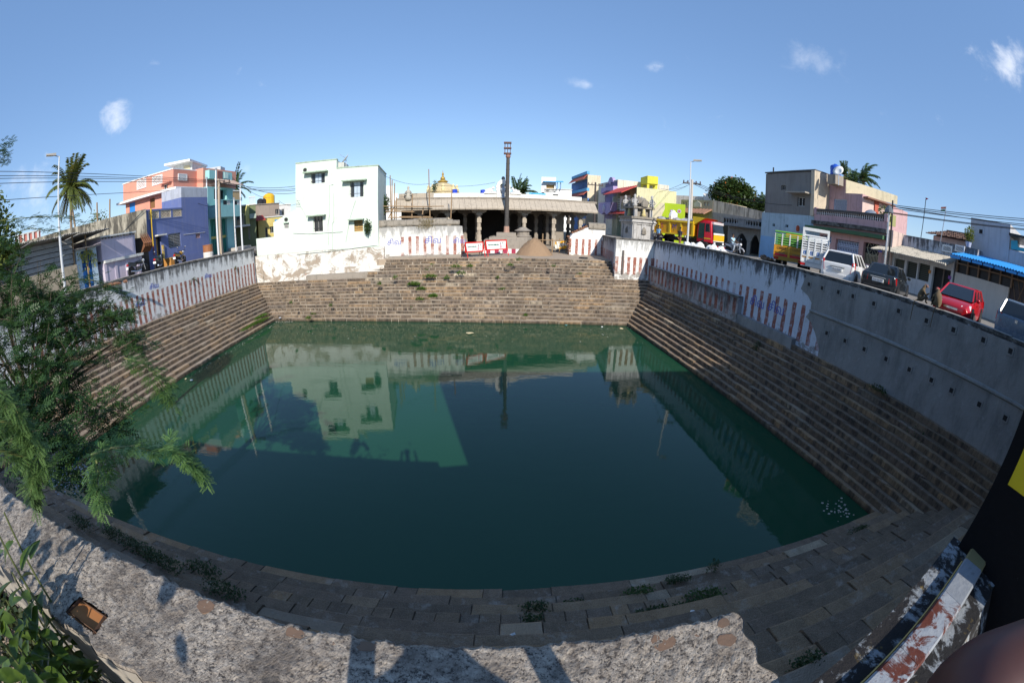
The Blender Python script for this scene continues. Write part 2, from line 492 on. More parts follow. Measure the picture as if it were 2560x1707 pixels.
# ------------------------------------------------------------------ the tank: water, flights of stone steps, walls
RISE = 0.208
FL, FR, NR, NL = Vector((-18.52, 26.6, 0)), Vector((8.04, 26.4, 0)), Vector((10.67, 5.69, 0)), Vector((-16.7, 4.3, 0))
ZB = 13 * RISE
FLt, FRt, NRt, NLt = Vector((-21.9, 29.2, ZB)), Vector((11.1, 30.6, ZB)), Vector((13.5, 1.1, ZB)), Vector((-21.2, -.1, ZB))
mb = MB().add([(-24, -3, 0), (16, -3, 0), (16, 33, 0), (-24, 33, 0)], [(0, 1, 2, 3)])
tag(part('water', mb, WATER), 'still dark green water filling the temple tank', kind='structure')
def flight(name, label, E0, E1, T0, T1, rows, s_range=None, slab_row=3, lmin=.75, lmax=1.9, group='stone step flights', mortar=MORTAR, pale=None, st=STONE):
 root = thing(name, label, 'steps', tuple((E0 + E1) * .5), 0, group)
 ln = (E1 - E0).length
 core = MB()
 stones = []
 def pt(i, s, z, o=0.0):
  q = E0.lerp(E1, s).lerp(T0.lerp(T1, s), (i + o) / 13.0)
  return Vector((q.x, q.y, z))
 for i in range(rows):
  s0, s1 = s_range(i) if s_range else (0.0, 1.0)
  zb, zt = (-1.2 if i == 0 else i * RISE - .06), (i + 1) * RISE
  core.hexa([pt(i, s0, zb, .1), pt(i, s1, zb, .1), pt(i + 2.6, s1, zb), pt(i + 2.6, s0, zb)],
                  [pt(i, s0, zt - .022, .1), pt(i, s1, zt - .022, .1), pt(i + 2.6, s1, zt - .022), pt(i + 2.6, s0, zt - .022)])
  s = s0
  while s < s1 - 1e-4:
   L = (R.uniform(.3, .42) if i == slab_row else R.choice([R.uniform(lmin, lmax), R.uniform(lmin, lmax), R.uniform(.35, .7)])) / ln
   e = s + L
   if e > s1 - .3 / ln:
    e = s1
   g = (R.uniform(.01, .03) if st is STONE else R.uniform(.002, .007)) / ln
   a, b = s + g, e - g
   top = zt + (R.uniform(-.016, .02) if st is STONE else R.uniform(-.01, .035))
   f0, f1 = R.uniform(-.06, .05), R.uniform(-.06, .05)
   bk = 1.0
   zl = zb if i == 0 else i * RISE + R.uniform(.015, .05)
   ch = .022
   lo = [pt(i, a, zl, f0), pt(i, b, zl, f1), pt(i + 1, b, zl, bk - 1), pt(i + 1, a, zl, bk - 1)]
   mid = [pt(i, a, top - ch, f0), pt(i, b, top - ch, f1), pt(i + 1, b, top - .002, bk - 1), pt(i + 1, a, top - .002, bk - 1)]
   c2 = ch / .27
   j = R.uniform(-.008, .008)
   up = [pt(i, a + .4 * ch / ln, top + j, f0 + c2), pt(i, b - .4 * ch / ln, top - j, f1 + c2), pt(i + 1, b - .2 * ch / ln, top, bk - 1.02), pt(i + 1, a + .2 * ch / ln, top, bk - 1.02)]
   stones.append((lo, mid, up, (b - a) * ln))
   s = e
 part('mortar_bed', core, mortar, root)
 order = sorted(range(len(stones)), key=lambda k: -stones[k][3] / max(((stones[k][1][0] - CAMP).length), 1))
 keep = set(order[:298])
 rest = MB()
 faces = [(3, 2, 1, 0), (0, 1, 5, 4), (1, 2, 6, 5), (2, 3, 7, 6), (3, 0, 4, 7), (4, 5, 9, 8), (5, 6, 10, 9), (6, 7, 11, 10), (7, 4, 8, 11), (8, 9, 10, 11)]
 for k, (lo, mid, up, L) in enumerate(stones):
  m = rest if k not in keep else MB()
  m.add(lo + mid + up, faces)
  if k in keep:
   part('stone', m, STONEP if pale and pale(mid[0]) else st, root)
 if rest.v:
  part('small_stones', rest, st, root, kind='stuff')
 return root, pt
def far_range(i):
 w = (26.6 + 33.0 * 0) and ((FL.lerp(FLt, i / 13.0)).x, (FR.lerp(FRt, i / 13.0)).x)
 f = lambda x: (x - w[0]) / (w[1] - w[0])
 if i < 13:
  return 0.0, 1.0
 if i < 15:
  return f(-11.4), f(8.3)
 return f(-10.2), f(7.9)
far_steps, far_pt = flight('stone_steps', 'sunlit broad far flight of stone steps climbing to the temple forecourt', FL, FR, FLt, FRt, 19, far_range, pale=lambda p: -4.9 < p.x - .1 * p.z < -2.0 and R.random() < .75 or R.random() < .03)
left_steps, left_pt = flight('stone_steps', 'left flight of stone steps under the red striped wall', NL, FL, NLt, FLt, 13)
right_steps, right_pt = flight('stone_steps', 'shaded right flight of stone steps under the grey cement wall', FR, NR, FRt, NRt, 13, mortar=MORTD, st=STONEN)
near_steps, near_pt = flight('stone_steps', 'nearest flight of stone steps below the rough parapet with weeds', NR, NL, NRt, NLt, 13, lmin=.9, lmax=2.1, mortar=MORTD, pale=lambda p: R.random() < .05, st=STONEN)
# ground sheets
g = MB()
hole = [(-22.2, -.6), (13.9, .4), (11.6, 30.9), (8.6, 31.0), (8.2, 36.7), (8.2, 33.0), (-10.2, 31.8), (-12, 33.2), (-22.3, 29.4)]
BIG = 900
o_ = [(-BIG, -BIG), (BIG, -BIG), (BIG, BIG), (-BIG, BIG)]
def ring(mb, x0, x1, y0, y1, z, X=BIG):
 P = [(-X, -X), (X, -X), (X, X), (-X, X)]
 Q = [(x0, y0), (x1, y0), (x1, y1), (x0, y1)]
 for k in range(4):
  a, b, c, d = P[k], P[(k + 1) % 4], Q[(k + 1) % 4], Q[k]
  mb.quad((*a, z), (*b, z), (*c, z), (*d, z))
ring(g, -22.35, 14.2, -.75, 31.0, 3.2)
tag(part('ground', g, DIRT), kind='structure')
def slab(name, pts, z, mat, low=2.6):
 m = MB().prism([(x, y, low) for x, y in pts], (0, 0, z - low))
 return tag(part(name, m, mat), kind='structure')
slab('forecourt', [(-10.9, 31.3), (8.35, 32.6), (8.6, 37.1), (9.65, 43.1), (9.65, 60), (-14, 60), (-14, 40), (-14, 33)], 3.95, DIRT)
slab('road', [(-21.62, -40), (-21.62, -.2), (-22.3, 29.2), (-22.3, 31), (-14, 40), (-14, 95), (-95, 95), (-95, -40)], 5.45, ROADM)
slab('road', [(14.0, -10), (13.9, 1.0), (11.45, 30.75), (8.4, 30.8), (8.65, 37.1), (9.7, 43.1), (9.7, 95), (95, 95), (95, -10)], 5.5, ROADM)
slab('road', [(14.3, -9), (14.2, 1.0), (12.3, 25.0), (30, 26), (60, 26), (60, -9)], 5.7, ROADM)
slab('bank', [(-21.6, -40.05), (95, -40), (95, -10.05), (13.98, -10.05), (13.6, .6), (.2, .1), (-21.6, -.6)], 5.0, DIRT)
# left tank wall
LW = Plane((-21.2, -.1), (-21.9, 29.2))
ZL = 5.68
M_LW = m_limewash(LW.A, LW.B, ZB, 4.45, .46, .48, .8, ZL, u_from=7.6)
t = thing('tank_wall', 'left tank wall, whitewashed with a band of dark red stripes and black mould', 'wall', (-21.6, 15, ZB))
part('wall', MB().fbox(LW, -1, LW.L - .02, 2.0, ZL - .12, -.45, 0), M_LW, t)
cp = MB()
for k in range(24):
 a = -1 + (LW.L + 1) * k / 24
 b = -1 + (LW.L + 1) * (k + 1) / 24
 j = R.uniform(-.02, .02)
 cp.fbox(LW, a, b, ZL - .12, ZL + j, -.5 + R.uniform(-.02, .02), .03 + R.uniform(-.015, .02))
part('coping', cp, COPE, t)
BLUEPAINT = plain((.12, .15, .46), .8)
for px, py in [(385, 716), (520, 690), (350, 760)]:
 u, z = LW.uv((px, py))
 part('lettering', text_on(LW, 'சிவ', u, z, .42, .004), BLUEPAINT, t)
for (cx, cy) in [(790, 1320), (1205, 1210)]:
 u, z = LW.uv(K1(cx, cy))
 hm = MB()
 for k in range(9):
  a = R.uniform(0, 6.28)
  hm.tube([LW.pt(u, z, 0), LW.pt(u + .25 * math.cos(a), z - .1 + .22 * math.sin(a), .12), LW.pt(u + .4 * math.cos(a), z - .35 + .2 * math.sin(a), .16)], .012, 4)
 part('wall_weed', hm, plain((.06, .07, .02), .8), t, kind='stuff')
# right tank wall with cement facing
RW = Plane((11.1, 30.6), (13.5, 1.1))
ZR = 6.0
M_RW = m_limewash(RW.A, RW.B, 2.9, 4.5, .62, .42, .9, ZR, wash=(.62, .66, .74))
t = thing('tank_wall', 'right tank wall, mouldy whitewash at its far end and grey cement at its near end', 'wall', (12.3, 16, ZB))
right_wall = t
part('wall', MB().fbox(RW, -.02, RW.L + 1, 2.0, ZR - .1, -.45, 0), M_RW, t)
cp = MB()
for k in range(22):
 a = -.1 + (RW.L + 1) * k / 22
 b = -.1 + (RW.L + 1) * (k + 1) / 22
 cp.fbox(RW, a, b, ZR - .1, ZR + R.uniform(-.02, .02), -.5, .03 + R.uniform(-.015, .02))
part('coping', cp, COPE, t)
uL = RW.uv((1858, 748))[0]
M_LEDGE = m_limewash(RW.A, RW.B, 2.75, 3.78, .62, .5, .7, 3.9, wash=(.4, .38, .38), redamt=.75)
part('wall_ledge', MB().fbox(RW, .05, uL, 2.2, 3.83, 0, .32), M_LEDGE, t)
part('wall_ledge', MB().fbox(RW, .05, uL, 3.83, 3.9, 0, .36), COPE, t)
part('wall_footing', MB().fbox(RW, uL, RW.uv((1990, 850))[0], 2.2, 2.98, 0, .28), CONC, t)
edge = [(2010, 655), (2017.7, 688.7), (2003.7, 721.8), (2022, 740), (2030.5, 757), (2027, 778), (2016, 792), (2029, 806), (2039, 832), (2049, 870)]
poly = [RW.uv(p) for p in edge]
poly[0] = (poly[0][0], ZR - .14)
poly = poly + [(poly[-1][0] + .1, 2.1), (RW.L + .9, 2.1), (RW.L + .9, ZR - .14)]
part('cement_facing', MB().prism([RW.pt(u, z, .003) for u, z in poly], Vector((RW.n.x, RW.n.y, 0)) * .045), CONC, t)
uc = poly[5][0]
bm_ = MB()
for k in range(16):
 a, b = uc + (RW.L + .9 - uc) * k / 16, uc + (RW.L + .9 - uc) * (k + 1) / 16
 zz, zz1 = 4.44, 4.44
 h = R.uniform(.02, .05)
 bm_.hexa([RW.pt(a, zz - .12, .04), RW.pt(b, zz - .12, .04), RW.pt(b, zz - .06, .12), RW.pt(a, zz - .06, .12)][::1],
             [RW.pt(a, zz + h, .04), RW.pt(b, zz + h, .04), RW.pt(b, zz, .12), RW.pt(a, zz, .12)])
part('cement_band', bm_, paint((.3, .3, .29), .5, .2), t)
KA = crop(1920, 600, 2.45)
for p in [(257, 272), (337, 295), (437, 320), (525, 345), (653, 390), (805, 435), (975, 495), (1140, 550), (1322, 612), (1487, 680), (365, 570), (477, 617), (594, 668), (728, 728), (870, 792), (1005, 857), (1127, 920), (1297, 1005), (1455, 1088)]:
 u, z = RW.uv(KA(*p))
 w = .075
 rim = MB()
 for a, b, c, d in [(-w - .05, w + .05, w, w + .05), (-w - .05, w + .05, -w - .05, -w), (-w - .05, -w, -w, w), (w, w + .05, -w, w)]:
  rim.fbox(RW, u + a, u + b, z + c, z + d, .04, .072)
 ob = part('weep_hole', rim, CONC, t)
 part('hole', MB().fbox(RW, u - w, u + w, z - w, z + w, .02, .052), DARK, ob)
part('lettering', text_on(RW, 'சிவ', *RW.uv((1893, 757)), .62, .006), BLUEPAINT, t)
part('lettering', text_on(RW, 'சிவ', *RW.uv((1940, 772)), .62, .006), BLUEPAINT, t)
# white pier wall and return at the right end of the far steps
FW = Plane((7.9, 30.45), (11.1, 30.55))
M_FW = m_limewash(FW.A, FW.B, 3.1, 4.5, .5, .5, .5, 6.0, wash=(.78, .78, .76), redamt=.8)
t = thing('tank_wall', 'sunlit white pier of wall with faded red stripes below the small shrine', 'wall', (9.4, 30.5, 3))
part('wall', MB().fbox(FW, 0, FW.L - .02, 2.4, 5.84, -.45, 0), M_FW, t)
part('coping', MB().fbox(FW, -.05, FW.L - .02, 5.84, 5.96, -.5, .04), COPE, t)
part('drain_pipe', MB().fbox(FW, .55, .68, 3.12, 5.0, .0, .1), plain((.13, .11, .1), .9), t)
RWt = Plane((8.25, 36.8), (7.95, 30.95))
t = thing('tank_wall', 'grey mouldy return wall running back from the white pier to the striped wall', 'wall', (8, 33.5, 3.5))
M_RT = m_limewash(RWt.A, RWt.B, 3.4, 4.75, .5, .55, .9, 5.9, wash=(.36, .35, .38))
part('wall', MB().fbox(RWt, 0, RWt.L, 3.0, 5.8, -.4, 0), M_RT, t)
part('coping', MB().fbox(RWt, 0, RWt.L, 5.8, 5.92, -.45, .05), COPE, t)
# ------------------------------------------------------------------ building helpers
def facade(mb, P, u0, u1, z0, z1, holes=(), rev=.16, o=0.0):
 us = sorted({u0, u1, *[min(max(h[i], u0), u1) for h in holes for i in (0, 1)]})
 zs = sorted({z0, z1, *[min(max(h[i], z0), z1) for h in holes for i in (2, 3)]})
 for a, b in zip(us, us[1:]):
  for c, d in zip(zs, zs[1:]):
   m, k = (a + b) / 2, (c + d) / 2
   if any(h[0] < m < h[1] and h[2] < k < h[3] for h in holes):
    continue
   mb.quad(P.pt(a, c, o), P.pt(b, c, o), P.pt(b, d, o), P.pt(a, d, o))
 for a, b, c, d in [h[:4] for h in holes]:
  for (x0, y0), (x1, y1) in (((a, c), (b, c)), ((b, c), (b, d)), ((b, d), (a, d)), ((a, d), (a, c))):
   mb.quad(P.pt(x0, y0, o), P.pt(x1, y1, o), P.pt(x1, y1, o - rev), P.pt(x0, y0, o - rev))
 return mb
def block(mb, P, u0, u1, z0, z1, depth, holes=(), rev=.16, o=0.0):
 facade(mb, P, u0, u1, z0, z1, holes, rev, o)
 a, b = o, o - depth
 mb.quad(P.pt(u1, z0, a), P.pt(u1, z0, b), P.pt(u1, z1, b), P.pt(u1, z1, a))
 mb.quad(P.pt(u0, z0, b), P.pt(u0, z0, a), P.pt(u0, z1, a), P.pt(u0, z1, b))
 mb.quad(P.pt(u1, z0, b), P.pt(u0, z0, b), P.pt(u0, z1, b), P.pt(u1, z1, b))
 mb.quad(P.pt(u0, z1, a), P.pt(u1, z1, a), P.pt(u1, z1, b), P.pt(u0, z1, b))
 return mb
def window(root, P, h, frame=OFFW, pane=GLASS, mull=1, bars=0, rev=.16, o=0.0, name='window', fw=.05, hbars=0):
 a, b, c, d = h[:4]
 m = MB()
 z = o - rev + .03
 for x0, x1, y0, y1 in ((a, a + fw, c, d), (b - fw, b, c, d), (a + fw, b - fw, c, c + fw), (a + fw, b - fw, d - fw, d)):
  m.fbox(P, x0, x1, y0, y1, z - .03, z + .03)
 for k in range(mull):
  x = a + (b - a) * (k + 1) / (mull + 1)
  m.fbox(P, x - fw * .45, x + fw * .45, c + fw, d - fw, z - .028, z + .028)
 f = part(name, m, frame, root)
 part('pane', MB().fbox(P, a, b, c, d, z - .07, z - .032), pane, f)
 if bars or hbars:
  g_ = MB()
  for k in range(bars):
   x = a + (b - a) * (k + .5) / bars
   g_.fbox(P, x - .012, x + .012, c, d, z + .032, z + .05)
  for k in range(hbars):
   y = c + (d - c) * (k + .5) / hbars
   g_.fbox(P, a, b, y - .014, y + .014, z + .052, z + .07)
  part('grille', g_, plain((.03, .03, .035), .5), f)
 return f
def awning(root, P, u0, u1, z, out=.55, th=.09, mat=None, o=0.0, name='awning'):
 part(name, MB().fbox(P, u0, u1, z - th, z, o, o + out), mat, root)
def lattice(root, P, h, mat, back=None, o=0.0, nx=4, nz=3, name='lattice_panel', style='x'):
 a, b, c, d = h[:4]
 m = MB()
 f = .06
 for x0, x1, y0, y1 in ((a, a + f, c, d), (b - f, b, c, d), (a + f, b - f, c, c + f), (a + f, b - f, d - f, d)):
  m.fbox(P, x0, x1, y0, y1, o - .02, o + .05)
 for i in range(nx):
  for j in range(nz):
   x0, x1 = a + f + (b - a - 2 * f) * i / nx, a + f + (b - a - 2 * f) * (i + 1) / nx
   y0, y1 = c + f + (d - c - 2 * f) * j / nz, c + f + (d - c - 2 * f) * (j + 1) / nz
   w = min(x1 - x0, y1 - y0) * .13
   for (p, q, r_, s_) in ((x0, y0, x1, y1), (x0, y1, x1, y0)):
    L = math.hypot(r_ - p, s_ - q)
    ex, ez = -(s_ - q) / L * w, (r_ - p) / L * w
    m.prism([P.pt(p - ex, q - ez, o + .01), P.pt(r_ - ex, s_ - ez, o + .01), P.pt(r_ + ex, s_ + ez, o + .01), P.pt(p + ex, q + ez, o + .01)], Vector((P.n.x, P.n.y, 0)) * .03)
 ob = part(name, m, mat, root)
 if back is not None:
  part('backing', MB().fbox(P, a, b, c, d, o - .05, o - .022), back, ob)
 return ob
def balusters(root, P, u0, u1, z0, z1, n, mat, o=0.0, name='baluster', bottle=True):
 H_ = z1 - z0
 for k in range(n):
  u = u0 + (u1 - u0) * (k + .5) / n
  w = (u1 - u0) / n * .34
  c = P.pt(u, z0, o)
  prof = [(w * .8, 0), (w * .5, .12 * H_), (w, .38 * H_), (w * .45, .72 * H_), (w * .8, H_)] if bottle else [(w * .7, 0), (w * .7, H_)]
  part(name, MB().lathe(c, prof, 6), mat, root)
# ------------------------------------------------------------------ the mint house and the old walls on the far side
MH = Plane((-21.85, 29.15), (-10.9, 31.5))
MINT = paint((.63, .715, .645), .28, .32, (.36, .38, .31), name='mint_paint')
GREENED = paint((.38, .48, .38), .6, .5, (.09, .1, .07))
def mu(x, y):
 return MH.uv(K2(x, y))
zm = (mu(50, 1092)[1] + mu(480, 1075)[1]) / 2
uE = MH.L + .4
M_MW = m_limewash(MH.A, MH.B, ZB, 4.2, .42, .42, .45, 4.9, wash=(.8, .79, .76), redamt=.0)
mw = NT('peeling_old_wall')
c_ = mw.mix(mw.noise(1.2, detail=6), (.6, .59, .55), (.7, .69, .66))
c_ = mw.mix(mw.step(mw.noise(.8, detail=10, rough=.72, dist=.6), .5, .56, 0, .9), c_, mw.mix(mw.noise(3, detail=5), (.2, .16, .12), (.42, .34, .26)))
c_ = mw.mix(mw.step(mw.noise(3.3, detail=8, rough=.8), .6, .63, 0, .8), c_, (.3, .09, .05))
c_ = mw.mix(mw.step(mw.noise(1, mw.vmul(mw.pos, (4, 4, .7)), detail=8, rough=.75), .58, .64, 0, .7), c_, (.09, .085, .07))
PEEL = mw.out(c_, .92, mw.noise(6, detail=9, rough=.75), .04)
t = thing('tank_wall', 'peeling whitewashed tank wall with rust stains under the mint green house', 'wall', (-16, 30, 2.7))
part('wall', MB().fbox(MH, .05, uE, 1.9, zm, -.6, 0), PEEL, t)
part('wall_footing', MB().fbox(MH, 6.2, uE, 2.0, 3.5, 0, .35), PEEL, t)
part('wall_plinth', MB().fbox(MH, 5.0, uE - .1, 1.8, 3.05, .2, .9), GREYSTONE, t)
t = thing('mint_house', 'pale mint green two storey house with flat roofs above the far tank wall', 'house', tuple(MH.pt(6, zm, -3)))
uA, uB, uC, uD = mu(255, 900)[0], mu(467, 400)[0], mu(868, 300)[0], mu(1273, 400)[0]
zt1, zt2 = (mu(467, 192)[1] + mu(890, 160)[1]) / 2, (mu(868, 242)[1] + mu(1273, 217)[1]) / 2
wins = [MH.rect(K2(618, 292), K2(755, 382)), MH.rect(K2(1000, 375), K2(1135, 520)), MH.rect(K2(640, 715), K2(738, 860)), MH.rect(K2(1040, 740), K2(1128, 855))]
wall = MB()
block(wall, MH, uB, uC, zm, zt1, 7.5, [wins[0], wins[2]], .2, .03)
block(wall, MH, uC + .002, uD, zm + .001, zt2, 6.5, [wins[1], wins[3]], .2, .03)
zs0, zs1 = mu(255, 770)[1], mu(465, 640)[1]
n_ = Vector((MH.n.x, MH.n.y, 0))
wall.prism([MH.pt(uA, zm, -3), MH.pt(uB - .002, zm, -3), MH.pt(uB - .002, zs1, -3), MH.pt(uA, zs0, -3)], n_ * 3.03)
zlow = mu(120, 925)[1]
wall.fbox(MH, .3, uA - .002, zm, zlow, -.35, .03)
part('wall', wall, MINT, t)
part('parapet_cap', MB().fbox(MH, uB - .03, uC + .02, zt1, zt1 + .1, -.5, .07), GREENED, t)
part('parapet_cap', MB().fbox(MH, uC + .03, uD + .05, zt2, zt2 + .1, -.5, .07), GREENED, t)
part('parapet_cap', MB().fbox(MH, uD - .25, uD + .05, zt2, zt2 + .1, -6.5, -.51), GREENED, t)
part('stair_cabin', MB().fbox(MH, uC - .3, uC + .5, zt2, zt1 - .15, -2.6, -.6), paint((.5, .5, .47), .4, .5), t)
for k, w in enumerate(wins):
 if k < 2:
  a_, b_ = w[0] + (w[1] - w[0]) * .3, w[0] + (w[1] - w[0]) * .72
  part('middle_pane', MB().fbox(MH, a_, b_, w[2] + .05, w[3] - .05, -.12, -.09), plain((.42, .5, .6), .08, spec=.8), t)  # bright pane colour painted as the sky's reflection
 window(t, MH, w, OFFW if k != 3 else plain((.5, .3, .08), .6), GLASS if k != 3 else plain((.42, .27, .1), .7), 2 if k < 2 else 1, 3 if k < 3 else 0, .2, .03, hbars=2 if k < 3 else 5)
for (x0, x1, y, k) in ((555, 787, 268, 0), (930, 1167, 350, 1), (590, 765, 692, 2), (990, 1140, 730, 3)):
 a, b = mu(x0, y + 8)[0], mu(x1, y)[0]
 z = mu((x0 + x1) / 2, y + 4)[1]
 awning(t, MH, a, b, z, .6, .1, GREENED, .03)
for (x, y) in ((560, 257), (375, 742)):
 u, z = mu(x, y)
 q = MH.pt(u, z, .03)
 m = MB()
 r_ = .16
 for k in range(12):
  a0, a1 = 2 * PI * k / 12, 2 * PI * (k + 1) / 12
  m.add([MH.pt(u + math.cos(a0) * r_, z + math.sin(a0) * r_, .05), MH.pt(u + math.cos(a1) * r_, z + math.sin(a1) * r_, .05), MH.pt(u + math.cos(a1) * r_ * 1.25, z + math.sin(a1) * r_ * 1.25, .05), MH.pt(u + math.cos(a0) * r_ * 1.25, z + math.sin(a0) * r_ * 1.25, .05)], [(0, 1, 2, 3)])
 v = part('round_vent', m, GREENED, t)
 part('hole', MB().prism([MH.pt(u + math.cos(2 * PI * k / 12) * r_, z + math.sin(2 * PI * k / 12) * r_, .035) for k in range(12)], n_ * .01), DARK, v)
h = MH.rect(K2(358, 780), K2(400, 822))
v = part('louvre_window', MB().fbox(MH, h[0] - .05, h[1] + .05, h[3], h[3] + .07, .03, .25), GREENED, t)
part('pane', MB().fbox(MH, h[0], h[1], h[2], h[3], .03, .045), DARK, v)
for k in range(4):
 z = h[2] + (h[3] - h[2]) * (k + .5) / 4
 part('slat', MB().fbox(MH, h[0], h[1], z - .02, z + .02, .046, .07), OFFW, v)
pipe = plain((.5, .56, .5), .5)
for pts in ([(838, 398), (800, 405), (800, 700), (785, 790), (790, 985)], [(843, 480), (843, 760), (828, 780), (828, 1030)], [(445, 873), (600, 880), (760, 870), (930, 860)], [(480, 1080), (800, 1050), (1000, 1025), (1270, 990)], [(475, 530), (580, 720)], [(1055, 555), (1000, 730), (960, 960)]):
 part('pipe', MB().tube([MH.pt(*mu(*p), .09) for p in pts], .022, 5), pipe, t)
q = MH.pt(mu(940, 180)[0], zt2 + .1, -.9)
t = thing('satellite_dish', 'white satellite dish on the roof of the mint green house', 'satellite dish', tuple(q))
Mx = Matrix.Rotation(rad(-48), 3, 'Y') @ Matrix.Rotation(rad(25), 3, 'X')
part('dish', MB().lathe((0, 0, .75), [(.05, 0), (.28, .05), (.46, .14), (.47, .16), (.26, .07), (.04, .03)], 18, M=Mx), WHITE, t, True, True)
part('mast', MB().tube([(0, 0, 0), (0, 0, .75)], .035, 6), STEEL, t, True)
part('feed_arm', MB().tube([Mx @ Vector((0, .5, .15)) + Vector((0, 0, .75)), Mx @ Vector((0, .1, .75)) + Vector((0, 0, .75))], .02, 5), STEEL, t, True)
# old striped wall left of the forecourt
SW = Plane((-11.7, 31.9), (-3.75, 33.15))
M_SW = m_limewash(SW.A, SW.B, 4.05, SW.uv(K3(200, 990))[1], .62, .4, .5, 6.6, wash=(.74, .73, .70), redamt=.75, u_from=2.3)
t = thing('striped_wall', 'whitewashed old wall with faded red stripes and blue scrawls left of the red barriers', 'wall', (-7.5, 32.5, 3.9))
zc = SW.uv(K3(300, 880))[1]
outline = [(-.3, 3.0)] + [(-.3, zc)] + [SW.uv(K3(x, y)) for x, y in ((740, 880), (768, 885), (772, 940), (785, 1000), (790, 1080), (805, 1170))]
outline.append((outline[-1][0], 3.0))
part('wall', MB().prism([SW.pt(u, z, -.55) for u, z in outline], Vector((SW.n.x, SW.n.y, 0)) * .55), M_SW, t)
cap = MB()
uR = SW.uv(K3(742, 870))[0]
zc2 = SW.uv(K3(300, 812))[1]
ng = 14
for k in range(ng):
 a, b = -.3 + (uR + .3) * k / ng, -.3 + (uR + .3) * (k + 1) / ng
 j = R.uniform(-.03, .03)
 pr = [(-.62, zc), (.1, zc), (.14, zc + .12), (.04, zc2 - .08 + j), (-.2, zc2 + j), (-.5, zc2 - .1 + j)]
 pts = [SW.pt(a + .005, z, o) for o, z in pr]
 if k > ng - 3:
  pts = [p + Vector((0, 0, -.1 * (k - ng + 3))) if p.z > zc + .2 else p for p in pts]
 cap.prism(pts[::-1], Vector((SW.d.x, SW.d.y, 0)) * (b - a - .012))
part('rounded_cap', cap, paint((.27, .24, .2), .75, .6, (.03, .03, .025)), t)
for k, (x, y, s_) in enumerate([(100, 1045, .6), (480, 1025, .7), (740, 1030, .55)]):
 part('lettering', text_on(SW, 'சிவ', *SW.uv(K3(x, y)), s_), BLUEPAINT, t)
part('wall_footing', MB().fbox(SW, 1.4, SW.L + .2, 3.0, 4.12, 0, .3), GREYSTONE, t)
part('drain_pipe', MB().tube([SW.pt(*SW.uv(K3(755, 1135)), -.1), SW.pt(*SW.uv(K3(800, 1140)), .25)], .08, 8), plain((.1, .12, .12), .6), t)
gr = MB()
for k in range(420):
 u, z = SW.uv(K3(R.gauss(415, 45), R.uniform(815, 900)))
 p = SW.pt(u, z, R.uniform(-.1, .25))
 L = R.uniform(.2, .6)
 q = p + Vector((R.uniform(-.25, .25), R.uniform(-.3, .1), R.uniform(-.5, .35))) * L * 1.5
 w = Vector((.012, 0, .004))
 gr.quad(p - w, p + w, q + w * .4, q - w * .4)
single('dry_grass_tuft', gr, plain((.2, .16, .08), .9), 'dry hanging grass tuft growing on the cap of the striped wall', 'grass tuft', kind='stuff')
# striped wall right of the forecourt
SR = Plane((5.0, 36.4), (8.15, 36.75))
M_SR = m_limewash(SR.A, SR.B, 3.95, SR.uv(K4(650, 855))[1], .62, .42, .35, 6.9, wash=(.83, .82, .8), redamt=.95)
t = thing('striped_wall', 'broken whitewashed wall stub with bright red stripes right of the sand heap', 'wall', (6.5, 36.6, 3.95))
ol = [SR.uv(K4(x, y)) for x, y in ((485, 1035), (480, 960), (490, 840), (520, 800), (600, 770), (650, 745), (690, 735))]
ol = [(ol[0][0], 3.6)] + ol + [(SR.L + .3, ol[-1][1]), (SR.L + .3, 3.6)]
part('wall', MB().prism([SR.pt(u, z, -.6) for u, z in ol], Vector((SR.n.x, SR.n.y, 0)) * .6), M_SR, t)
for k in range(16):
 x = 485 + R.uniform(-10, 12) if k < 9 else 500 + (k - 8) * 22
 y = 1020 - k * 24 if k < 9 else 800 - (k - 8) * 10
 u, z = SR.uv(K4(x, y))
 part('brick', MB().fbox(SR, u - .12, u + .12, z - .07, z + .07, -.5, R.uniform(-.1, .06)), plain((.2, .1, .06), .9), t)
zt = SR.uv(K4(800, 750))[1]
cap = MB()
for a, b in ((SR.uv(K4(675, 700))[0], SR.L - .9), (SR.L - .89, SR.L + .3)):
 pr = [(-.7, zt - .1), (.12, zt - .1), (.15, zt + .05), (.02, zt + .42), (-.3, zt + .5), (-.65, zt + .3)]
 cap.prism([SR.pt(a, z, o) for o, z in pr][::-1], Vector((SR.d.x, SR.d.y, 0)) * (b - a))
part('rounded_cap', cap, paint((.27, .24, .2), .75, .6, (.03, .03, .025)), t)
# ------------------------------------------------------------------ the pillared temple hall
TP = Plane((-10.2, 37.6), (7.0, 41.4))
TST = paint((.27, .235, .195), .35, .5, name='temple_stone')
TDK = paint((.10, .088, .078), .4, .3, (.03, .028, .026), name='shade_painted_stone')  # temple stone darkened: shade of the hall's interior put into the colour
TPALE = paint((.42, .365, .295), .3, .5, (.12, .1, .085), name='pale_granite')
t = thing('temple_hall', 'low pillared granite temple hall with deep curved eaves and white parapet', 'temple', tuple(TP.pt(8, 3.95, -4)))
temple = t
zf = 4.45
part('plinth', MB().fbox(TP, -.8, TP.L + .8, 3.9, zf, -10, .75), TST, t)
zE = TP.uv(K3(900, 712))[1] - .1         # underside of the eaves
zK = TP.uv(K3(900, 622))[1]
zP0 = TP.uv(K3(900, 606))[1]
zP1 = TP.uv(K3(900, 562))[1]
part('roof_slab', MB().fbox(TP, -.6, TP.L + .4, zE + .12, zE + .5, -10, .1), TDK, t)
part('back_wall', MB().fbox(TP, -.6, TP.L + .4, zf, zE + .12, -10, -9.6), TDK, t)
part('side_wall', MB().fbox(TP, -.6, -.2, zf, zE + .12, -9.6, -2), TDK, t)
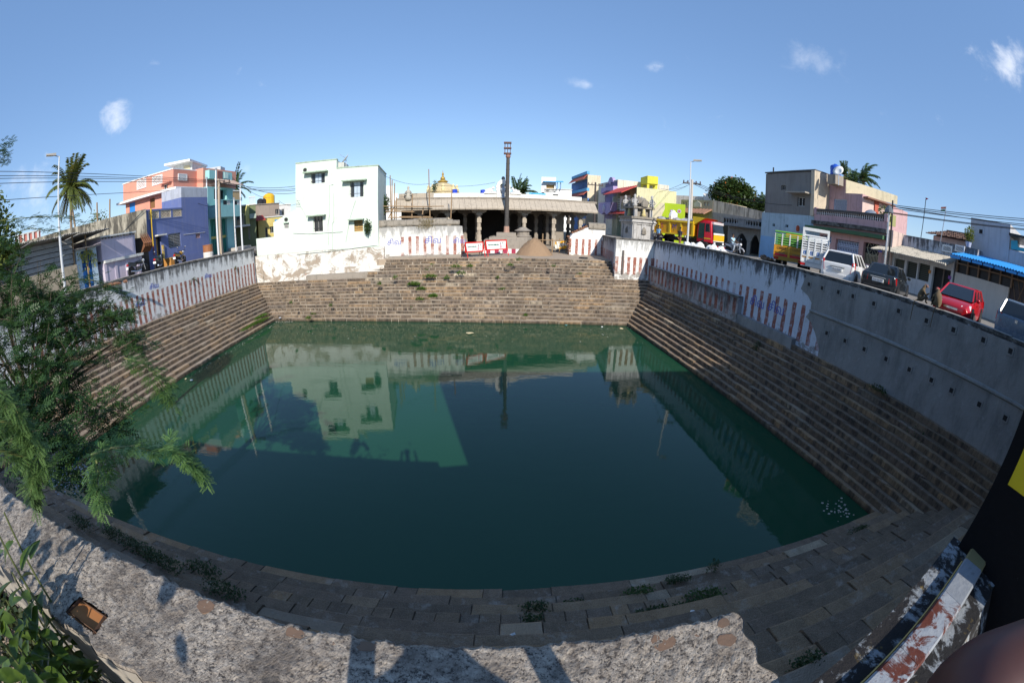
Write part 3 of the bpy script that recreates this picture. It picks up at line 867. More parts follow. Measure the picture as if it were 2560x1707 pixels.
part('inner_wall', MB().fbox(TP, 2.6, 4.4, zf, zE + .12, -4.4, -4), TDK, t)
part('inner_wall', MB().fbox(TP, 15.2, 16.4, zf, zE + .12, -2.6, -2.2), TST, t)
def temple_column(u, o, mat, wide=.22, zt=None, name='column'):
 zt = zt or zE + .1
 m = MB()
 H_ = zt - zf
 w = wide
 segs = [(0, .16, 1.15, 0), (.16, .3, .95, 0), (.3, .42, .82, 1), (.42, .5, .98, 0), (.5, .62, .82, 1), (.62, .74, .96, 0), (.74, .83, .8, 1)]
 for a, b, k, octo in segs:
  if octo:
   m.lathe(TP.pt(u, 0, o), [(w * k * 1.08, zf + a * H_), (w * k * 1.08, zf + b * H_)], 8)
  else:
   m.fbox(TP, u - w * k, u + w * k, zf + a * H_, zf + b * H_, o - w * k, o + w * k)
 m.fbox(TP, u - w * 1.3, u + w * 1.3, zf + .83 * H_, zf + .88 * H_, o - w * 1.3, o + w * 1.3)
 col = part(name, m, mat, t)
 b = MB()
 z0, z1 = zf + .88 * H_, zt
 b.prism([TP.pt(u - .75, z1, o - .2), TP.pt(u - .7, z0 + .12, o - .2), TP.pt(u - .42, z0, o - .2), TP.pt(u + .42, z0, o - .2), TP.pt(u + .7, z0 + .12, o - .2), TP.pt(u + .75, z1, o - .2)], Vector((TP.n.x, TP.n.y, 0)) * .4)
 part('bracket_capital', b, mat, col)
front = [TP.uv(p)[0] for p in (K3(625, 780), K3(930, 900), K3(1372, 900), K4(325, 800), K4(588, 720))]
front = [front[0] - 2.6] + front
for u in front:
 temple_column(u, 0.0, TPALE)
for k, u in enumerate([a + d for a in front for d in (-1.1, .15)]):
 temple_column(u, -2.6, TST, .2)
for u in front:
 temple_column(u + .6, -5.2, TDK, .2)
# eaves, stone by stone
u = -1.1
prof = [(.05, zE + .5), (.05, zE + .2), (1.0, zE + .02), (1.32, zE - .03), (1.36, zE + .1), (1.2, zE + .3), (.85, zE + .62), (.45, zK)]
prof += [(.05, zK)]
while u < TP.L + .7:
 w = R.uniform(.42, .62)
 m = MB().prism([TP.pt(u + .008, z + R.uniform(-.008, .008), o) for o, z in prof][::-1], Vector((TP.d.x, TP.d.y, 0)) * (w - .016))
 part('eave_stone', m, TPALE, t)
 u += w
u = -.9
while u < TP.L + .4:
 w = R.uniform(.9, 1.6)
 part('cornice_stone', MB().fbox(TP, u, u + w - .01, zK + .002, zP0 + .05, -.3, .42 + R.uniform(-.03, .03)), TST, t)
 u += w
part('parapet', MB().fbox(TP, 2.6, TP.L - .2, zP0 + .05, zP1, -.35, .22), paint((.76, .75, .70), .35, .4, (.3, .25, .18)), t)
part('parapet', MB().fbox(TP, -.7, 2.59, zP0 + .05, zP1 + .05, -.35, .22), TPALE, t)
# stucco figures on the roof
STUC = paint((.80, .80, .78), .25, .25, (.25, .24, .22), name='white_stucco')
KZ = crop(1180, 430, 10.69)
NP = Plane(tuple(TP.pt(0, 0, .1).xy), tuple(TP.pt(TP.L, 0, .1).xy))
uc, z0 = NP.uv(KZ(820, 690))
u1_, z1_ = NP.uv(KZ(640, 240))
Rr = uc - NP.uv(KZ(640, 500))[0]
zmid = NP.uv(KZ(820, 430))[1]
z0 = zP1 - .45
t2 = thing('stucco_niche', 'white scalloped stucco niche with a small standing deity on the temple roof', 'niche', tuple(NP.pt(uc, z0)))
arch = MB()
ri, ro = Rr * .56, Rr
pts_o, pts_i = [], []
for k in range(19):
 a = -.5 + (PI + 1.0) * k / 18
 pts_o.append((uc + math.cos(a) * ro * (1.0 + .06 * (k % 2)), zmid + math.sin(a) * ro * 1.2 * (1.0 + .06 * (k % 2))))
 pts_i.append((uc + math.cos(a) * ri, zmid + math.sin(a) * ri * 1.2))
for k in range(18):
 arch.prism([NP.pt(*pts_o[k], 0), NP.pt(*pts_o[k + 1], 0), NP.pt(*pts_i[k + 1], 0), NP.pt(*pts_i[k], 0)][::-1], n_ * .3)
arch.fbox(NP, uc - ro * .95, uc - ri * .8, z0, zmid - .3, 0, .3)
arch.fbox(NP, uc + ri * .8, uc + ro * .95, z0, zmid - .3, 0, .3)
part('arch', arch, STUC, t2)
part('back_panel', MB().fbox(NP, uc - ri, uc + ri, z0, zmid + ri * .9, -.05, .0), paint((.35, .35, .36), .5, .4), t2)
fg = MB()
c = NP.pt(uc, 0, .2)
hz = zmid - z0
fg.lathe((c.x, c.y, z0), [(.3, 0), (.3, .12), (.14, .14), (.17, hz * .5), (.2, hz * .72), (.23, hz * .95), (.09, hz * 1.02), (.12, hz * 1.12), (.13, hz * 1.22), (.09, hz * 1.3), (.05, hz * 1.42)], 10)
for s in (-1, 1):
 fg.tube([NP.pt(uc + s * .2, z0 + hz * .92, .2), NP.pt(uc + s * .36, z0 + hz * .7, .25), NP.pt(uc + s * .34, z0 + hz * .98, .3)], .05, 6)
part('deity', fg, paint((.42, .46, .52), .5, .3), t2, smooth=True)
part('finial', MB().ball(NP.pt(uc, zmid + ro * 1.38, .15), .18, .14, .22), paint((.2, .2, .2), .5, .3), t2)
def stucco_bull(x0, x1, ytop, ybase, face, label):
 a, b = NP.uv(KZ(x0, ybase))[0], NP.uv(KZ(x1, ybase))[0]
 zb, zt = zP1 - .02, NP.uv(KZ((x0 + x1) / 2, ytop))[1]
 if face < 0:
  a, b = b, a
 L, h_ = b - a, zt - zb
 tb = thing('stucco_bull', label, 'statue', tuple(NP.pt((a + b) / 2, zb)), 0, 'reclining stucco bulls on the temple roof')
 part('base', MB().fbox(NP, min(a, b) - .1, max(a, b) + .1, zb, zb + .14, -.25, .25), STUC, tb)
 P_ = lambda k, z, o=0.0: NP.pt(a + L * k, zb + h_ * z, o)
 m = MB()
 m.tube([P_(.02, .34), P_(.2, .42), P_(.45, .44), P_(.66, .5), P_(.72, .6)], abs(L) * .15, 10, abs(L) * .17)
 m.ball(P_(.5, .62), abs(L) * .15, abs(L) * .12, h_ * .16)
 m.tube([P_(.68, .5), P_(.76, .75), P_(.8, .84)], abs(L) * .13, 8, abs(L) * .085)
 for s in (-1, 1):
  m.tube([P_(.7, .28, s * .16), P_(.95, .2, s * .17), P_(.78, .16, s * .18)], abs(L) * .05, 6)
  m.tube([P_(.2, .3, s * .16), P_(.4, .2, s * .19), P_(.2, .16, s * .19)], abs(L) * .06, 6)
 part('body', m, STUC, tb, smooth=True)
 hd = MB().tube([P_(.78, .86), P_(.9, .8), P_(.98, .72)], abs(L) * .085, 8, abs(L) * .05)
 hd.ball(P_(.8, .88), abs(L) * .09)
 hb = part('head', hd, STUC, tb, smooth=True)
 for s in (-1, 1):
  part('horn', MB().tube([P_(.78, .92, s * .06), P_(.76, 1.02, s * .13), P_(.8, 1.1, s * .1)], .03, 5, .008), STUC, hb)
 return tb
stucco_bull(345, 610, 390, 590, 1, 'white reclining stucco bull left of the roof niche, facing it')
stucco_bull(1040, 1275, 420, 640, -1, 'white reclining stucco bull right of the flag pillar, facing the niche')
u_, z_ = NP.uv(K3(240, 640))
t2 = thing('stucco_figure', 'weathered seated stucco figure at the left corner of the temple roof', 'statue', tuple(NP.pt(u_, zP0, .4)))
m = MB()
c = NP.pt(u_, 0, .4)
m.lathe((c.x, c.y, zK), [(.3, 0), (.3, .35), (.2, .5), (.24, .85), (.08, 1.0), (.12, 1.15), (.1, 1.25), (.03, 1.35)], 10)
for s in (-1, 1):
 m.tube([NP.pt(u_ + s * .22, zK + .82, .4), NP.pt(u_ + s * .36, zK + .55, .55), NP.pt(u_ + s * .15, zK + .42, .65)], .06, 6)
part('body', m, paint((.45, .42, .36), .6, .6), t2, smooth=True)
# blue name board of the temple
P1 = Plane(tuple(at_d(*K3(1420, 600), 43.5).xy), tuple(at_d(*K4(255, 440), 44.5).xy))
hb = P1.rect(K4(93, 398), K4(252, 440))
t2 = thing('sign_board', 'light blue rooftop board with dark lettering above the temple parapet', 'sign', tuple(P1.pt((hb[0] + hb[1]) / 2, hb[2])))
part('board', MB().fbox(P1, hb[0], hb[1], hb[2], hb[3], -.06, 0), plain((.10, .48, .78), .6), t2)
um = (hb[0] + hb[1]) / 2
part('lettering', text_on(P1, 'சிவ சிவ', um, (hb[2] + hb[3]) / 2, (hb[3] - hb[2]) * .62, .0, (hb[1] - hb[0]) * .86), plain((.05, .05, .2), .6), t2)
for dx in (.15, .85):
 part('post', MB().fbox(P1, hb[0] + (hb[1] - hb[0]) * dx - .03, hb[0] + (hb[1] - hb[0]) * dx + .03, 8.0, hb[2], -.12, -.061), STEEL, t2)
for (x, y, lab) in ((691, 548, 'small blue water barrel beside the gold dome'), (972, 552, 'small blue water barrel left of the stucco bull')):
 q = at_d(*K3(x, y + 10), 44)
 single('water_barrel', MB().lathe((q.x, q.y, zP1 - .6), [(.3, 0), (.32, .3), (.32, .7), (.3, q.z - zP1 + .95), (.1, q.z - zP1 + 1.0)], 10), plain((.02, .06, .5), .4), lab, 'barrel', 'blue barrels on the temple roof')
# gilded dome of the sanctum
q = at_d(*K3(575, 560), 49)
t2 = thing('temple_dome', 'cream and gold domed sanctum tower with a brass finial behind the hall', 'dome', (q.x, q.y, 8.0))
GOLD = plain((.38, .26, .06), .5, .3)
CRG = paint((.54, .45, .27), .55, .4, (.3, .2, .08))
zb = q.z
part('drum', MB().lathe((q.x, q.y, 8.0), [(2.1, 0), (2.1, zb - 8.0)], 8), CRG, t2)
dm = at_d(*K3(575, 455), 49).z - zb
part('dome', MB().lathe((q.x, q.y, zb), [(1.9, 0), (2.0, .1), (1.85, .18), (1.8, dm * .3), (1.55, dm * .55), (1.05, dm * .78), (.5, dm * .95), (.4, dm)], 16), CRG, t2, smooth=False)
for k in range(8):
 a = 2 * PI * k / 8 + .2
 part('niche_figure', MB().lathe((q.x + 1.7 * math.cos(a), q.y + 1.7 * math.sin(a), zb + .15), [(.25, 0), (.28, .25), (.16, .5), (.18, .65), (.06, .85)], 7), paint((.72, .62, .35), .4, .3), t2)
part('lotus_collar', MB().lathe((q.x, q.y, zb + dm - .02), [(.55, 0), (.7, .12), (.45, .22), (.35, .32)], 12), GOLD, t2, smooth=True)
part('finial', MB().lathe((q.x, q.y, zb + dm + .35), [(.2, -.1), (.32, .15), (.14, .35), (.08, .5), (.16, .62), (.05, .85), (.02, 1.15)], 10), GOLD, t2, smooth=True)
# stone flag pillar on its pedestal
q = at_d(*K3(1200, 935), 38.0)
px_, py_ = q.x, q.y
t2 = thing('flag_pillar', 'tall dark stone flag pillar with stacked plates on top before the temple', 'pillar', (px_, py_, 3.95))
zs = at_d(*K3(1200, 945), 38).z
zc1 = at_d(*K3(1203, 885), 38).z
ztp = at_d(*K3(1218, 215), 38).z
zcap = at_d(*K3(1220, 175), 38).z
ztop = at_d(*K3(1222, 70), 38).z
DKST = paint((.075, .07, .066), .4, .4, (.03, .03, .03), name='oiled_granite')
part('pedestal', MB().box(px_ - 2.0, px_ + 2.6, py_ - 1.6, py_ + 1.6, 4.35, 5.15).box(px_ - 1.55, px_ + 2.35, py_ - 1.3, py_ + 1.3, 5.152, 5.4).box(px_ - 1.3, px_ + 1.0, py_ - 1.1, py_ + 1.1, 5.402, zs - .35).box(px_ - .9, px_ + .9, py_ - .8, py_ + .8, zs - .348, zs), GREYSTONE, t2)
part('altar_block', MB().lathe((px_ + 1.55, py_ - .3, 5.4), [(.75, 0), (.8, .1), (.6, .2), (.62, .5), (.82, .6), (.5, .75), (.3, .9), (.05, .95)], 12), GREYSTONE, t2)
for k in range(13):
 part('skirt_stripe', MB().box(px_ - 2.15 + k * .38, px_ - 2.15 + (k + 1) * .38 - .004, py_ - 1.75, py_ - 1.6, 3.95, 4.35), plain((.32, .03, .07), .7) if k % 2 else plain((.78, .76, .74), .7), t2)
part('skirt', MB().box(px_ - 2.1, px_ + 2.7, py_ - 1.59, py_ + 1.7, 3.95, 4.348), GREYSTONE, t2)
part('shaft_foot', MB().lathe((px_, py_, zs), [(.3, 0), (.27, .1), (.25, zc1 - zs)], 10), paint((.42, .26, .2), .4, .3), t2)
sh = MB()
nseg = 11
for k in range(nseg):
 z0_, z1_ = zc1 + (ztp - zc1) * k / nseg, zc1 + (ztp - zc1) * (k + 1) / nseg
 r0 = .205 - .04 * k / nseg
 sh.lathe((px_ + .05 * k / nseg, py_, 0), [(r0 * 1.06, z0_), (r0 * 1.06, z0_ + .07), (r0, z0_ + .09), (r0 - .008, z1_)], 12)
part('shaft', sh, DKST, t2)
part('capital', MB().lathe((px_ + .05, py_, ztp), [(.19, 0), (.24, .1), (.2, .25), (.26, zcap - ztp)], 10), paint((.28, .15, .12), .4, .3), t2)
for k in range(3):
 z_ = zcap + (ztop - zcap) * k / 2
 pl = part('plate', MB().box(px_ - .36, px_ + .34, py_ - .26, py_ + .26, z_ - .05, z_ + .07), plain((.11, .06, .05), .6), t2)
 if k < 2:
  po = MB()
  for a in (-.26, 0, .24):
   for b in (-.2, .2):
    po.tube([(px_ + a, py_ + b, z_ + .07), (px_ + a, py_ + b, z_ + (ztop - zcap) / 2 - .05)], .035, 6)
  part('plate_post', po, plain((.11, .06, .05), .6), pl)
# two red banner barriers
KB = crop(1150, 580, 15.68)
BP = Plane(tuple(at_z(*KB(300, 1010), 3.95).xy), tuple(at_z(*KB(1925, 905), 3.95).xy))
RED = plain((.55, .02, .015), .45)
PRINT = plain((.82, .83, .82), .6)
for nb, (c0, c1, lab) in enumerate([((190, 395, 910, 780), (770, 905), 'red framed banner barrier nearest the striped wall, its left end hidden'), ((985, 320, 1820, 700), (1690, 880), 'red framed banner barrier standing in front of the flag pillar')]):
 h = BP.rect(KB(c0[0], c0[1]), KB(c0[2], c0[3]))
 a, b = h[0], h[1]
 zt_, zb_ = BP.uv(KB(c0[2], c0[1] - 20))[1], BP.uv(KB(c0[2], c0[3] - 10))[1]
 t2 = thing('banner_barrier', lab, 'barrier', tuple(BP.pt((a + b) / 2, 3.95)), 0, 'red banner barriers before the temple')
 f = .1
 fr = MB()
 for x0, x1, y0, y1 in ((a, a + f, zb_, zt_), (b - f, b, zb_, zt_), (a + f, b - f, zb_, zb_ + f), (a + f, b - f, zt_ - f, zt_)):
  fr.fbox(BP, x0, x1, y0, y1, -.02, .03)
 part('frame', fr, RED, t2)
 bn = part('banner', MB().fbox(BP, a + f, b - f, zb_ + f, zt_ - f, -.01, .012), PRINT, t2)
 w, hh = b - a, zt_ - zb_
 part('printed_band', MB().fbox(BP, a + .14 * w, a + .62 * w, zb_ + .46 * hh, zb_ + .6 * hh, .012, .016), plain((.01, .13, .1), .6), bn)
 part('lettering', text_on(BP, 'Silks', a + .53 * w, zb_ + .53 * hh, .13 * hh, .017), PRINT, bn)
 part('lettering', text_on(BP, 'Pachaiyappas', a + .31 * w, zb_ + .53 * hh, .12 * hh, .017), PRINT, bn)
 for k, (y, L) in enumerate(((.78, .3), (.7, .36), (.3, .4))):
  part('printed_line', MB().fbox(BP, a + .38 * w - L * w / 2, a + .38 * w + L * w / 2, zb_ + (y - .012) * hh, zb_ + (y + .012) * hh, .012, .015), plain((.55, .5, .5), .7), bn)
 for (fx, fz, col_) in ((.72, .3, (.62, .35, .4)), (.82, .36, (.55, .68, .72))):
  cx = a + fx * w
  part('printed_figure', MB().prism([BP.pt(cx + dx * w, zb_ + dz * hh, .013) for dx, dz in ((-.055, .18), (.055, .18), (.04, .45), (.022, fz + .26), (-.022, fz + .26), (-.04, .45))], Vector((BP.n.x, BP.n.y, 0)) * .003), plain(col_, .7), bn)
  part('printed_head', MB().prism([BP.pt(cx + math.cos(2 * PI * k / 10) * .022 * w, zb_ + (fz + .34) * hh + math.sin(2 * PI * k / 10) * .05 * w, .013) for k in range(10)], Vector((BP.n.x, BP.n.y, 0)) * .003), plain((.06, .04, .04), .7), bn)
 for u in (a + .05, b - .05):
  part('leg', MB().tube([BP.pt(u, zt_, -.01), BP.pt(u + .05, 3.95, .3)], .035, 6), RED, t2)
  part('leg', MB().tube([BP.pt(u, zt_, -.03), BP.pt(u - .02, 3.95, -.55)], .03, 6), plain((.08, .03, .03), .6), t2)
# sand heap, tarpaulin on a bamboo rail, tyre, planter
def heap(name, cx, cy, z0, rx, ry, h, mat, label, cat, lobes=(), n=44, rough=.06, kind=None):
 m = MB()
 vs = []
 for j in range(n + 1):
  for i in range(n + 1):
   x, y = (i / n * 2 - 1) * 1.08, (j / n * 2 - 1) * 1.08
   r = math.hypot(x, y)
   z = max(0, 1 - r ** 1.5)
   for lx, ly, lr, lh in lobes:
    z = max(z, lh * max(0, 1 - math.hypot((x - lx) / lr, (y - ly) / lr)))
   z = (z + .035 * math.sin(x * 9 + y * 5) * math.sin(y * 8) if z > .05 else z) ** 1.0 * (1 + R.uniform(-rough, rough) * (1 if z > .02 else 0))
   vs.append((cx + x * rx, cy + y * ry, z0 + (h * z if z > .004 else -.05)))
 m.add(vs, [(j * (n + 1) + i, j * (n + 1) + i + 1, (j + 1) * (n + 1) + i + 1, (j + 1) * (n + 1) + i) for j in range(n) for i in range(n)])
 return single(name, m, mat, label, cat, smooth=True, kind=kind)
SAND = m_ground((.25, .165, .10), (.32, .22, .14), (.18, .115, .07))
q = at_z(*K4(150, 1015), 3.95)
ht = at_d(*K4(140, 825), q.xy.length).z - 3.95
wL, wR = at_d(*K4(-10, 1010), q.xy.length), at_d(*K4(345, 1015), q.xy.length)
heap('sand_heap', (wL.x + wR.x) / 2 - .2, q.y + 1.0, 3.95, (wR.x - wL.x) / 2 + .1, 1.7, ht * .86, SAND, 'brown heap of building sand dumped in front of the temple', 'sand heap', lobes=[(.42, .1, .6, .62), (-.1, -.1, .8, .95)])
t2 = thing('bamboo_rail', 'makeshift bamboo rail fence right of the sand heap', 'fence', (3.5, 37, 3.95))
QP = Plane(tuple(at_d(*K4(180, 900), 38.5).xy), tuple(at_d(*K4(480, 900), 38.5).xy))
part('rail', MB().tube([QP.pt(*QP.uv(K4(185, 862)), .05), QP.pt(*QP.uv(K4(480, 872)), .05)], .05, 6), BAMBOO, t2)
part('rail', MB().tube([QP.pt(*QP.uv(K4(330, 938)), .05), QP.pt(*QP.uv(K4(480, 955)), .05)], .045, 6), BLACK, t2)
for x in (222, 318, 390, 455):
 part('post', MB().tube([QP.pt(QP.uv(K4(x, 870))[0], 3.9), QP.pt(QP.uv(K4(x, 870))[0], QP.uv(K4(x, 800 if x < 230 else 850))[1])], .06, 6), BAMBOO, t2)
tp = MB()
h = QP.rect(K4(345, 878), K4(455, 950))
nx, nz = 14, 8
vs = [QP.pt(h[0] + (h[1] - h[0]) * i / nx, h[2] + (h[3] - h[2]) * j / nz + (.12 * (i / nx) if j == nz else 0), .13 + .05 * math.sin(i * 1.7 + j * .6) + R.uniform(-.015, .015)) for j in range(nz + 1) for i in range(nx + 1)]
tp.add(vs, [(j * (nx + 1) + i, j * (nx + 1) + i + 1, (j + 1) * (nx + 1) + i + 1, (j + 1) * (nx + 1) + i) for j in range(nz) for i in range(nx)])
tm = NT('printed_cloth')
single('cloth_banner', tp, tm.out(tm.mix(tm.step(tm.noise(1.6, detail=3), .53, .55), (.72, .36, .02), (.72, .68, .6)), .8), 'crumpled orange and white banner hung on the bamboo rail', 'banner')
q = at_z(*K4(620, 1073), 3.7)
ty = MB()
for k in range(20):
 a0, a1 = 2 * PI * k / 20, 2 * PI * (k + 1) / 20
 ty.tube([(q.x + math.cos(a0) * .3, q.y + math.sin(a0) * .3, 3.98), (q.x + math.cos(a1) * .3, q.y + math.sin(a1) * .3, 3.98)], .085, 6)
single('tyre', ty, BLACK, 'old black tyre lying on the top step below the right striped wall', 'tyre')
# bamboo scaffold
t2 = thing('bamboo_scaffold', 'rough bamboo scaffold of poles and planks behind the left striped wall', 'scaffold', (-8.5, 35, 3.95))
XP = Plane(tuple(at_d(*K3(20, 800), 37.3).xy), tuple(at_d(*K3(700, 800), 35.8).xy))
for (x0, y0, x1, y1) in ((57, 385, 70, 810), (80, 430, 72, 810), (100, 460, 92, 810), (118, 600, 112, 810), (432, 322, 456, 810), (665, 522, 645, 830), (272, 565, 270, 810), (380, 690, 380, 770), (40, 810, 90, 700)):
 a, b = XP.uv(K3(x0, y0)), XP.uv(K3(x1, y1))
 lo = 3.95 if y1 > 800 else b[1]
 part('pole', MB().tube([XP.pt(b[0] + R.uniform(-.05, .05), lo, R.uniform(-.3, .1)), XP.pt(a[0], a[1], R.uniform(-.3, .1))], .06, 6, .045), BAMBOO, t2)
for (x0, y0, x1, y1, o) in ((-30, 690, 470, 695, .1), (0, 715, 470, 712, -.2), (20, 740, 300, 745, .1), (60, 800, 480, 800, .15), (140, 792, 440, 792, -.4), (200, 700, 590, 690, .2)):
 a, b = XP.uv(K3(x0, y0)), XP.uv(K3(x1, y1))
 part('rail', MB().tube([XP.pt(*a, o), XP.pt(*b, o)], .05, 6), BAMBOO, t2)
# ------------------------------------------------------------------ houses along the left bank
def pp(pa, da, pb, db):                    # facade through two pixels at given horizontal distances
 return Plane(tuple(at_d(*pa, da).xy), tuple(at_d(*pb, db).xy))
def quick_house(name, label, P, p, q, depth, mat, wins=(), z0=5.4, cat='house', group=None, cap=None, frame=OFFW, pane=GLASS, rev=.16, parapet=True):
 u0, u1, _, z1 = P.rect(p, q)
 z1 = (P.uv(p)[1] + P.uv((q[0], p[1]))[1]) / 2 if q[1] > p[1] + 30 else z1
 t = thing(name, label, cat, tuple(P.pt((u0 + u1) / 2, z0, -depth / 2)), 0, group)
 hs = [P.rect(a, b) for a, b in wins]
 part('wall', block(MB(), P, u0, u1, z0, z1, depth, hs, rev), mat, t)
 for h in hs:
  window(t, P, h, frame, pane, 1, 3, rev)
 if cap is not None:
  part('roof_edge', MB().fbox(P, u0 - .08, u1 + .08, z1, z1 + .12, -depth - .08, .12), cap, t)
 return t, (u0, u1, z0, z1)
LQ = Plane((-24.6, 4), (-25.5, 34))        # lavender and shed fronts
LP = Plane((-26.0, 6), (-26.9, 40))        # house fronts
LAV = paint((.56, .50, .60), .15, .25, name='lavender_paint')
SKYB = paint((.52, .66, .76), .3, .3)
GATEB = plain((.03, .22, .62), .45)
t = thing('lavender_house', 'low pale lavender wall house with white ledge behind the first parked motorcycle', 'house', tuple(LQ.pt(15, 5.4, -1)))
h = LQ.rect(K0(985, 1000), K0(1358, 1390))
zt = LQ.uv(K0(1170, 970))[1]
zl = LQ.uv(K0(1180, 1190))[1]
part('wall', block(MB(), LQ, h[0], h[1], zl, zt, 4.0, [], .1, 0), LAV, t)
part('lower_wall', block(MB(), LQ, h[0], h[1] + .45, 5.3, zl - .16, 4.0, [], .1, .12), LAV, t)
part('ledge', MB().fbox(LQ, h[0] + .05, h[1] + .5, zl - .16, zl + .02, -.3, .3), OFFW, t)
for f in (0, .3, .62, .98):
 u = h[0] + (h[1] - h[0]) * f
 part('pilaster', MB().fbox(LQ, u, u + .22, 5.3, zl - .17, .122, .17), LAV, t)
part('roof_edge', MB().fbox(LQ, h[0] - .1, h[1] + .08, zt, zt + .1, -4, .1), OFFW, t)
for k in range(11):
 u = h[0] + (h[1] - h[0]) * (k + .5) / 11
 part('roof_nub', MB().fbox(LQ, u - .07, u + .07, zt - .11, zt - .002, .002, .09), COPE, t)
hs = LQ.rect(K0(1362, 955), K0(1460, 1120))
m = MB()
for j, (z0, z1, o0, o1) in enumerate(((hs[2] + .5, hs[3], .5, .0), (hs[2] - .1, hs[2] + .55, .1, .5))):
 for k in range(9):
  a = hs[0] + (hs[1] - hs[0]) * k / 9
  b = hs[0] + (hs[1] - hs[0]) * (k + 1) / 9
  w = .05 * (k % 2)
  m.hexa([LQ.pt(a, z0, o0 + w), LQ.pt(b, z0 + .03, o0 + .05 - w), LQ.pt(b, z0 + .04, o0 + .03 - w), LQ.pt(a, z0 + .02, o0 - .02 + w)],
               [LQ.pt(a, z1, o1 + w), LQ.pt(b, z1 - .2, o1 + .05 - w), LQ.pt(b, z1 - .19, o1 + .03 - w), LQ.pt(a, z1 + .02, o1 - .02 + w)])
single('rusty_sheets', m, RUST, 'bent rusty corrugated sheets leaning beside the lavender wall', 'metal sheet', kind=None)
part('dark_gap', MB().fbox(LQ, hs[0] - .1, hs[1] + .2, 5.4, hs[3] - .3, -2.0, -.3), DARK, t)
# small house with the blue gate
t = thing('gate_house', 'small sky blue house front with a bright blue grille gate hung with leaves', 'house', tuple(LQ.pt(12, 5.4, -1)))
h = LQ.rect(K0(738, 1105), K0(975, 1420))
zt = LQ.uv(K0(860, 1095))[1]
g = LQ.rect(K0(792, 1120), K0(925, 1430))
g = (g[0], g[1], 5.3, min(g[3], zt - .15))
part('wall', block(MB(), LQ, h[0], h[1], 5.3, zt, 3.4, [g], .3), SKYB, t)
zm_ = LQ.uv(K0(860, 1310))[1]
gt = part('gate', MB().fbox(LQ, g[0] + .02, g[1] - .02, 5.32, zm_, -.15, -.1), GATEB, t)
gm = MB()
for k in range(9):
 u = g[0] + (g[1] - g[0]) * (k + .5) / 9
 gm.fbox(LQ, u - .014, u + .014, zm_, g[3], -.14, -.11)
for k in range(5):
 z = zm_ + (g[3] - zm_) * (k + .5) / 5
 gm.fbox(LQ, g[0], g[1], z - .014, z + .014, -.108, -.09)
part('gate_bars', gm, GATEB, gt)
part('doorway', MB().fbox(LQ, g[0], g[1], 5.3, g[3], -.34, -.305), DARK, t)
part('tin_roof', MB().sheet(LQ, h[0] - .3, h[1] + .1, zt + .02, zt + .25, .55, -3.4, .03, .03, 22), paint((.3, .27, .25), .5, .3), t)
lm = MB()
for k in range(150):
 u = R.uniform(g[0] - .35, g[1] + .3)
 z = zt - .1 - abs(R.gauss(0, .38)) - (.2 if u > g[1] else 0)
 o = R.uniform(.05, .2)
 p = LQ.pt(u, z, o)
 d = LQ.pt(u + R.uniform(-.05, .05), z - R.uniform(.12, .2), o + R.uniform(-.03, .05))
 s = LQ.pt(u + .03, z - .08, o + .02)
 s2 = LQ.pt(u - .03, z - .08, o)
 lm.quad(p, s, d, s2)
single('leaf_garland', lm, plain((.24, .26, .05), .6), 'yellow green mango leaf garland hung over the blue gate', 'garland', kind='stuff')
# corrugated shed
t = thing('tin_shed', 'long dark shed with corrugated roof and stacked corrugated side sheets', 'shed', tuple(LQ.pt(8, 5.4, -2)))
ra, rb = LQ.uv(K0(-60, 1140)), LQ.uv(K0(1010, 992))
CORR = paint((.34, .33, .31), .5, .2, (.08, .08, .08))
for k in range(10):
 f0, f1 = k / 10, (k + 1) / 10
 ua, ub = ra[0] - 4 + (rb[0] - ra[0] + 4) * f0, ra[0] - 4 + (rb[0] - ra[0] + 4) * f1
 za = ra[1] + .0
 part('roof_sheet', MB().sheet(LQ, ua, ub - .02, za + R.uniform(-.04, .06), za - .25, .9, -4.2, .02, .05, 14), CORR, t)
sh = LQ.rect(K0(330, 1075), K0(718, 1290))
for k in range(6):
 z0 = sh[2] + (sh[3] - sh[2]) * k / 6
 z1 = sh[2] + (sh[3] - sh[2]) * (k + 1) / 6
 part('side_sheet', MB().sheet(LQ, sh[0] - 4, sh[1] + R.uniform(-.1, .1), z0, z1 - .05, .1, .02, .02), CORR, t)
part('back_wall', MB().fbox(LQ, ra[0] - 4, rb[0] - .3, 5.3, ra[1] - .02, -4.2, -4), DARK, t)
for u in (sh[0] - 2, sh[1] + .12, rb[0] - 1.5):
 part('post', MB().tube([LQ.pt(u, 5.3, .0), LQ.pt(u, ra[1], .0)], .07, 6), BAMBOO, t)
part('front_sill', MB().fbox(LQ, sh[0] - 3, sh[1] + .15, 5.2, LQ.uv(K0(620, 1290))[1], -.2, .25), paint((.45, .38, .28), .3, .3), t)
part('side_wall', MB().fbox(LQ, h[0] - .75, h[0] - .05, 5.2, LQ.uv(K0(750, 1265))[1], -1, .2), OFFW, t)
db = MB()
for k in range(26):
 p = at_d(*K0(R.uniform(980, 1230), R.uniform(1385, 1410) - 0), 25.2)
 r_ = R.uniform(.05, .14)
 db.ball((p.x, p.y, 5.45 + r_ * .6), r_ * 1.6, r_, r_ * .7, 6, 4, .2)
single('rubble_heap', db, paint((.2, .1, .06), .5, .1), 'low scatter of broken brick along the left wall top', 'rubble', kind='stuff')
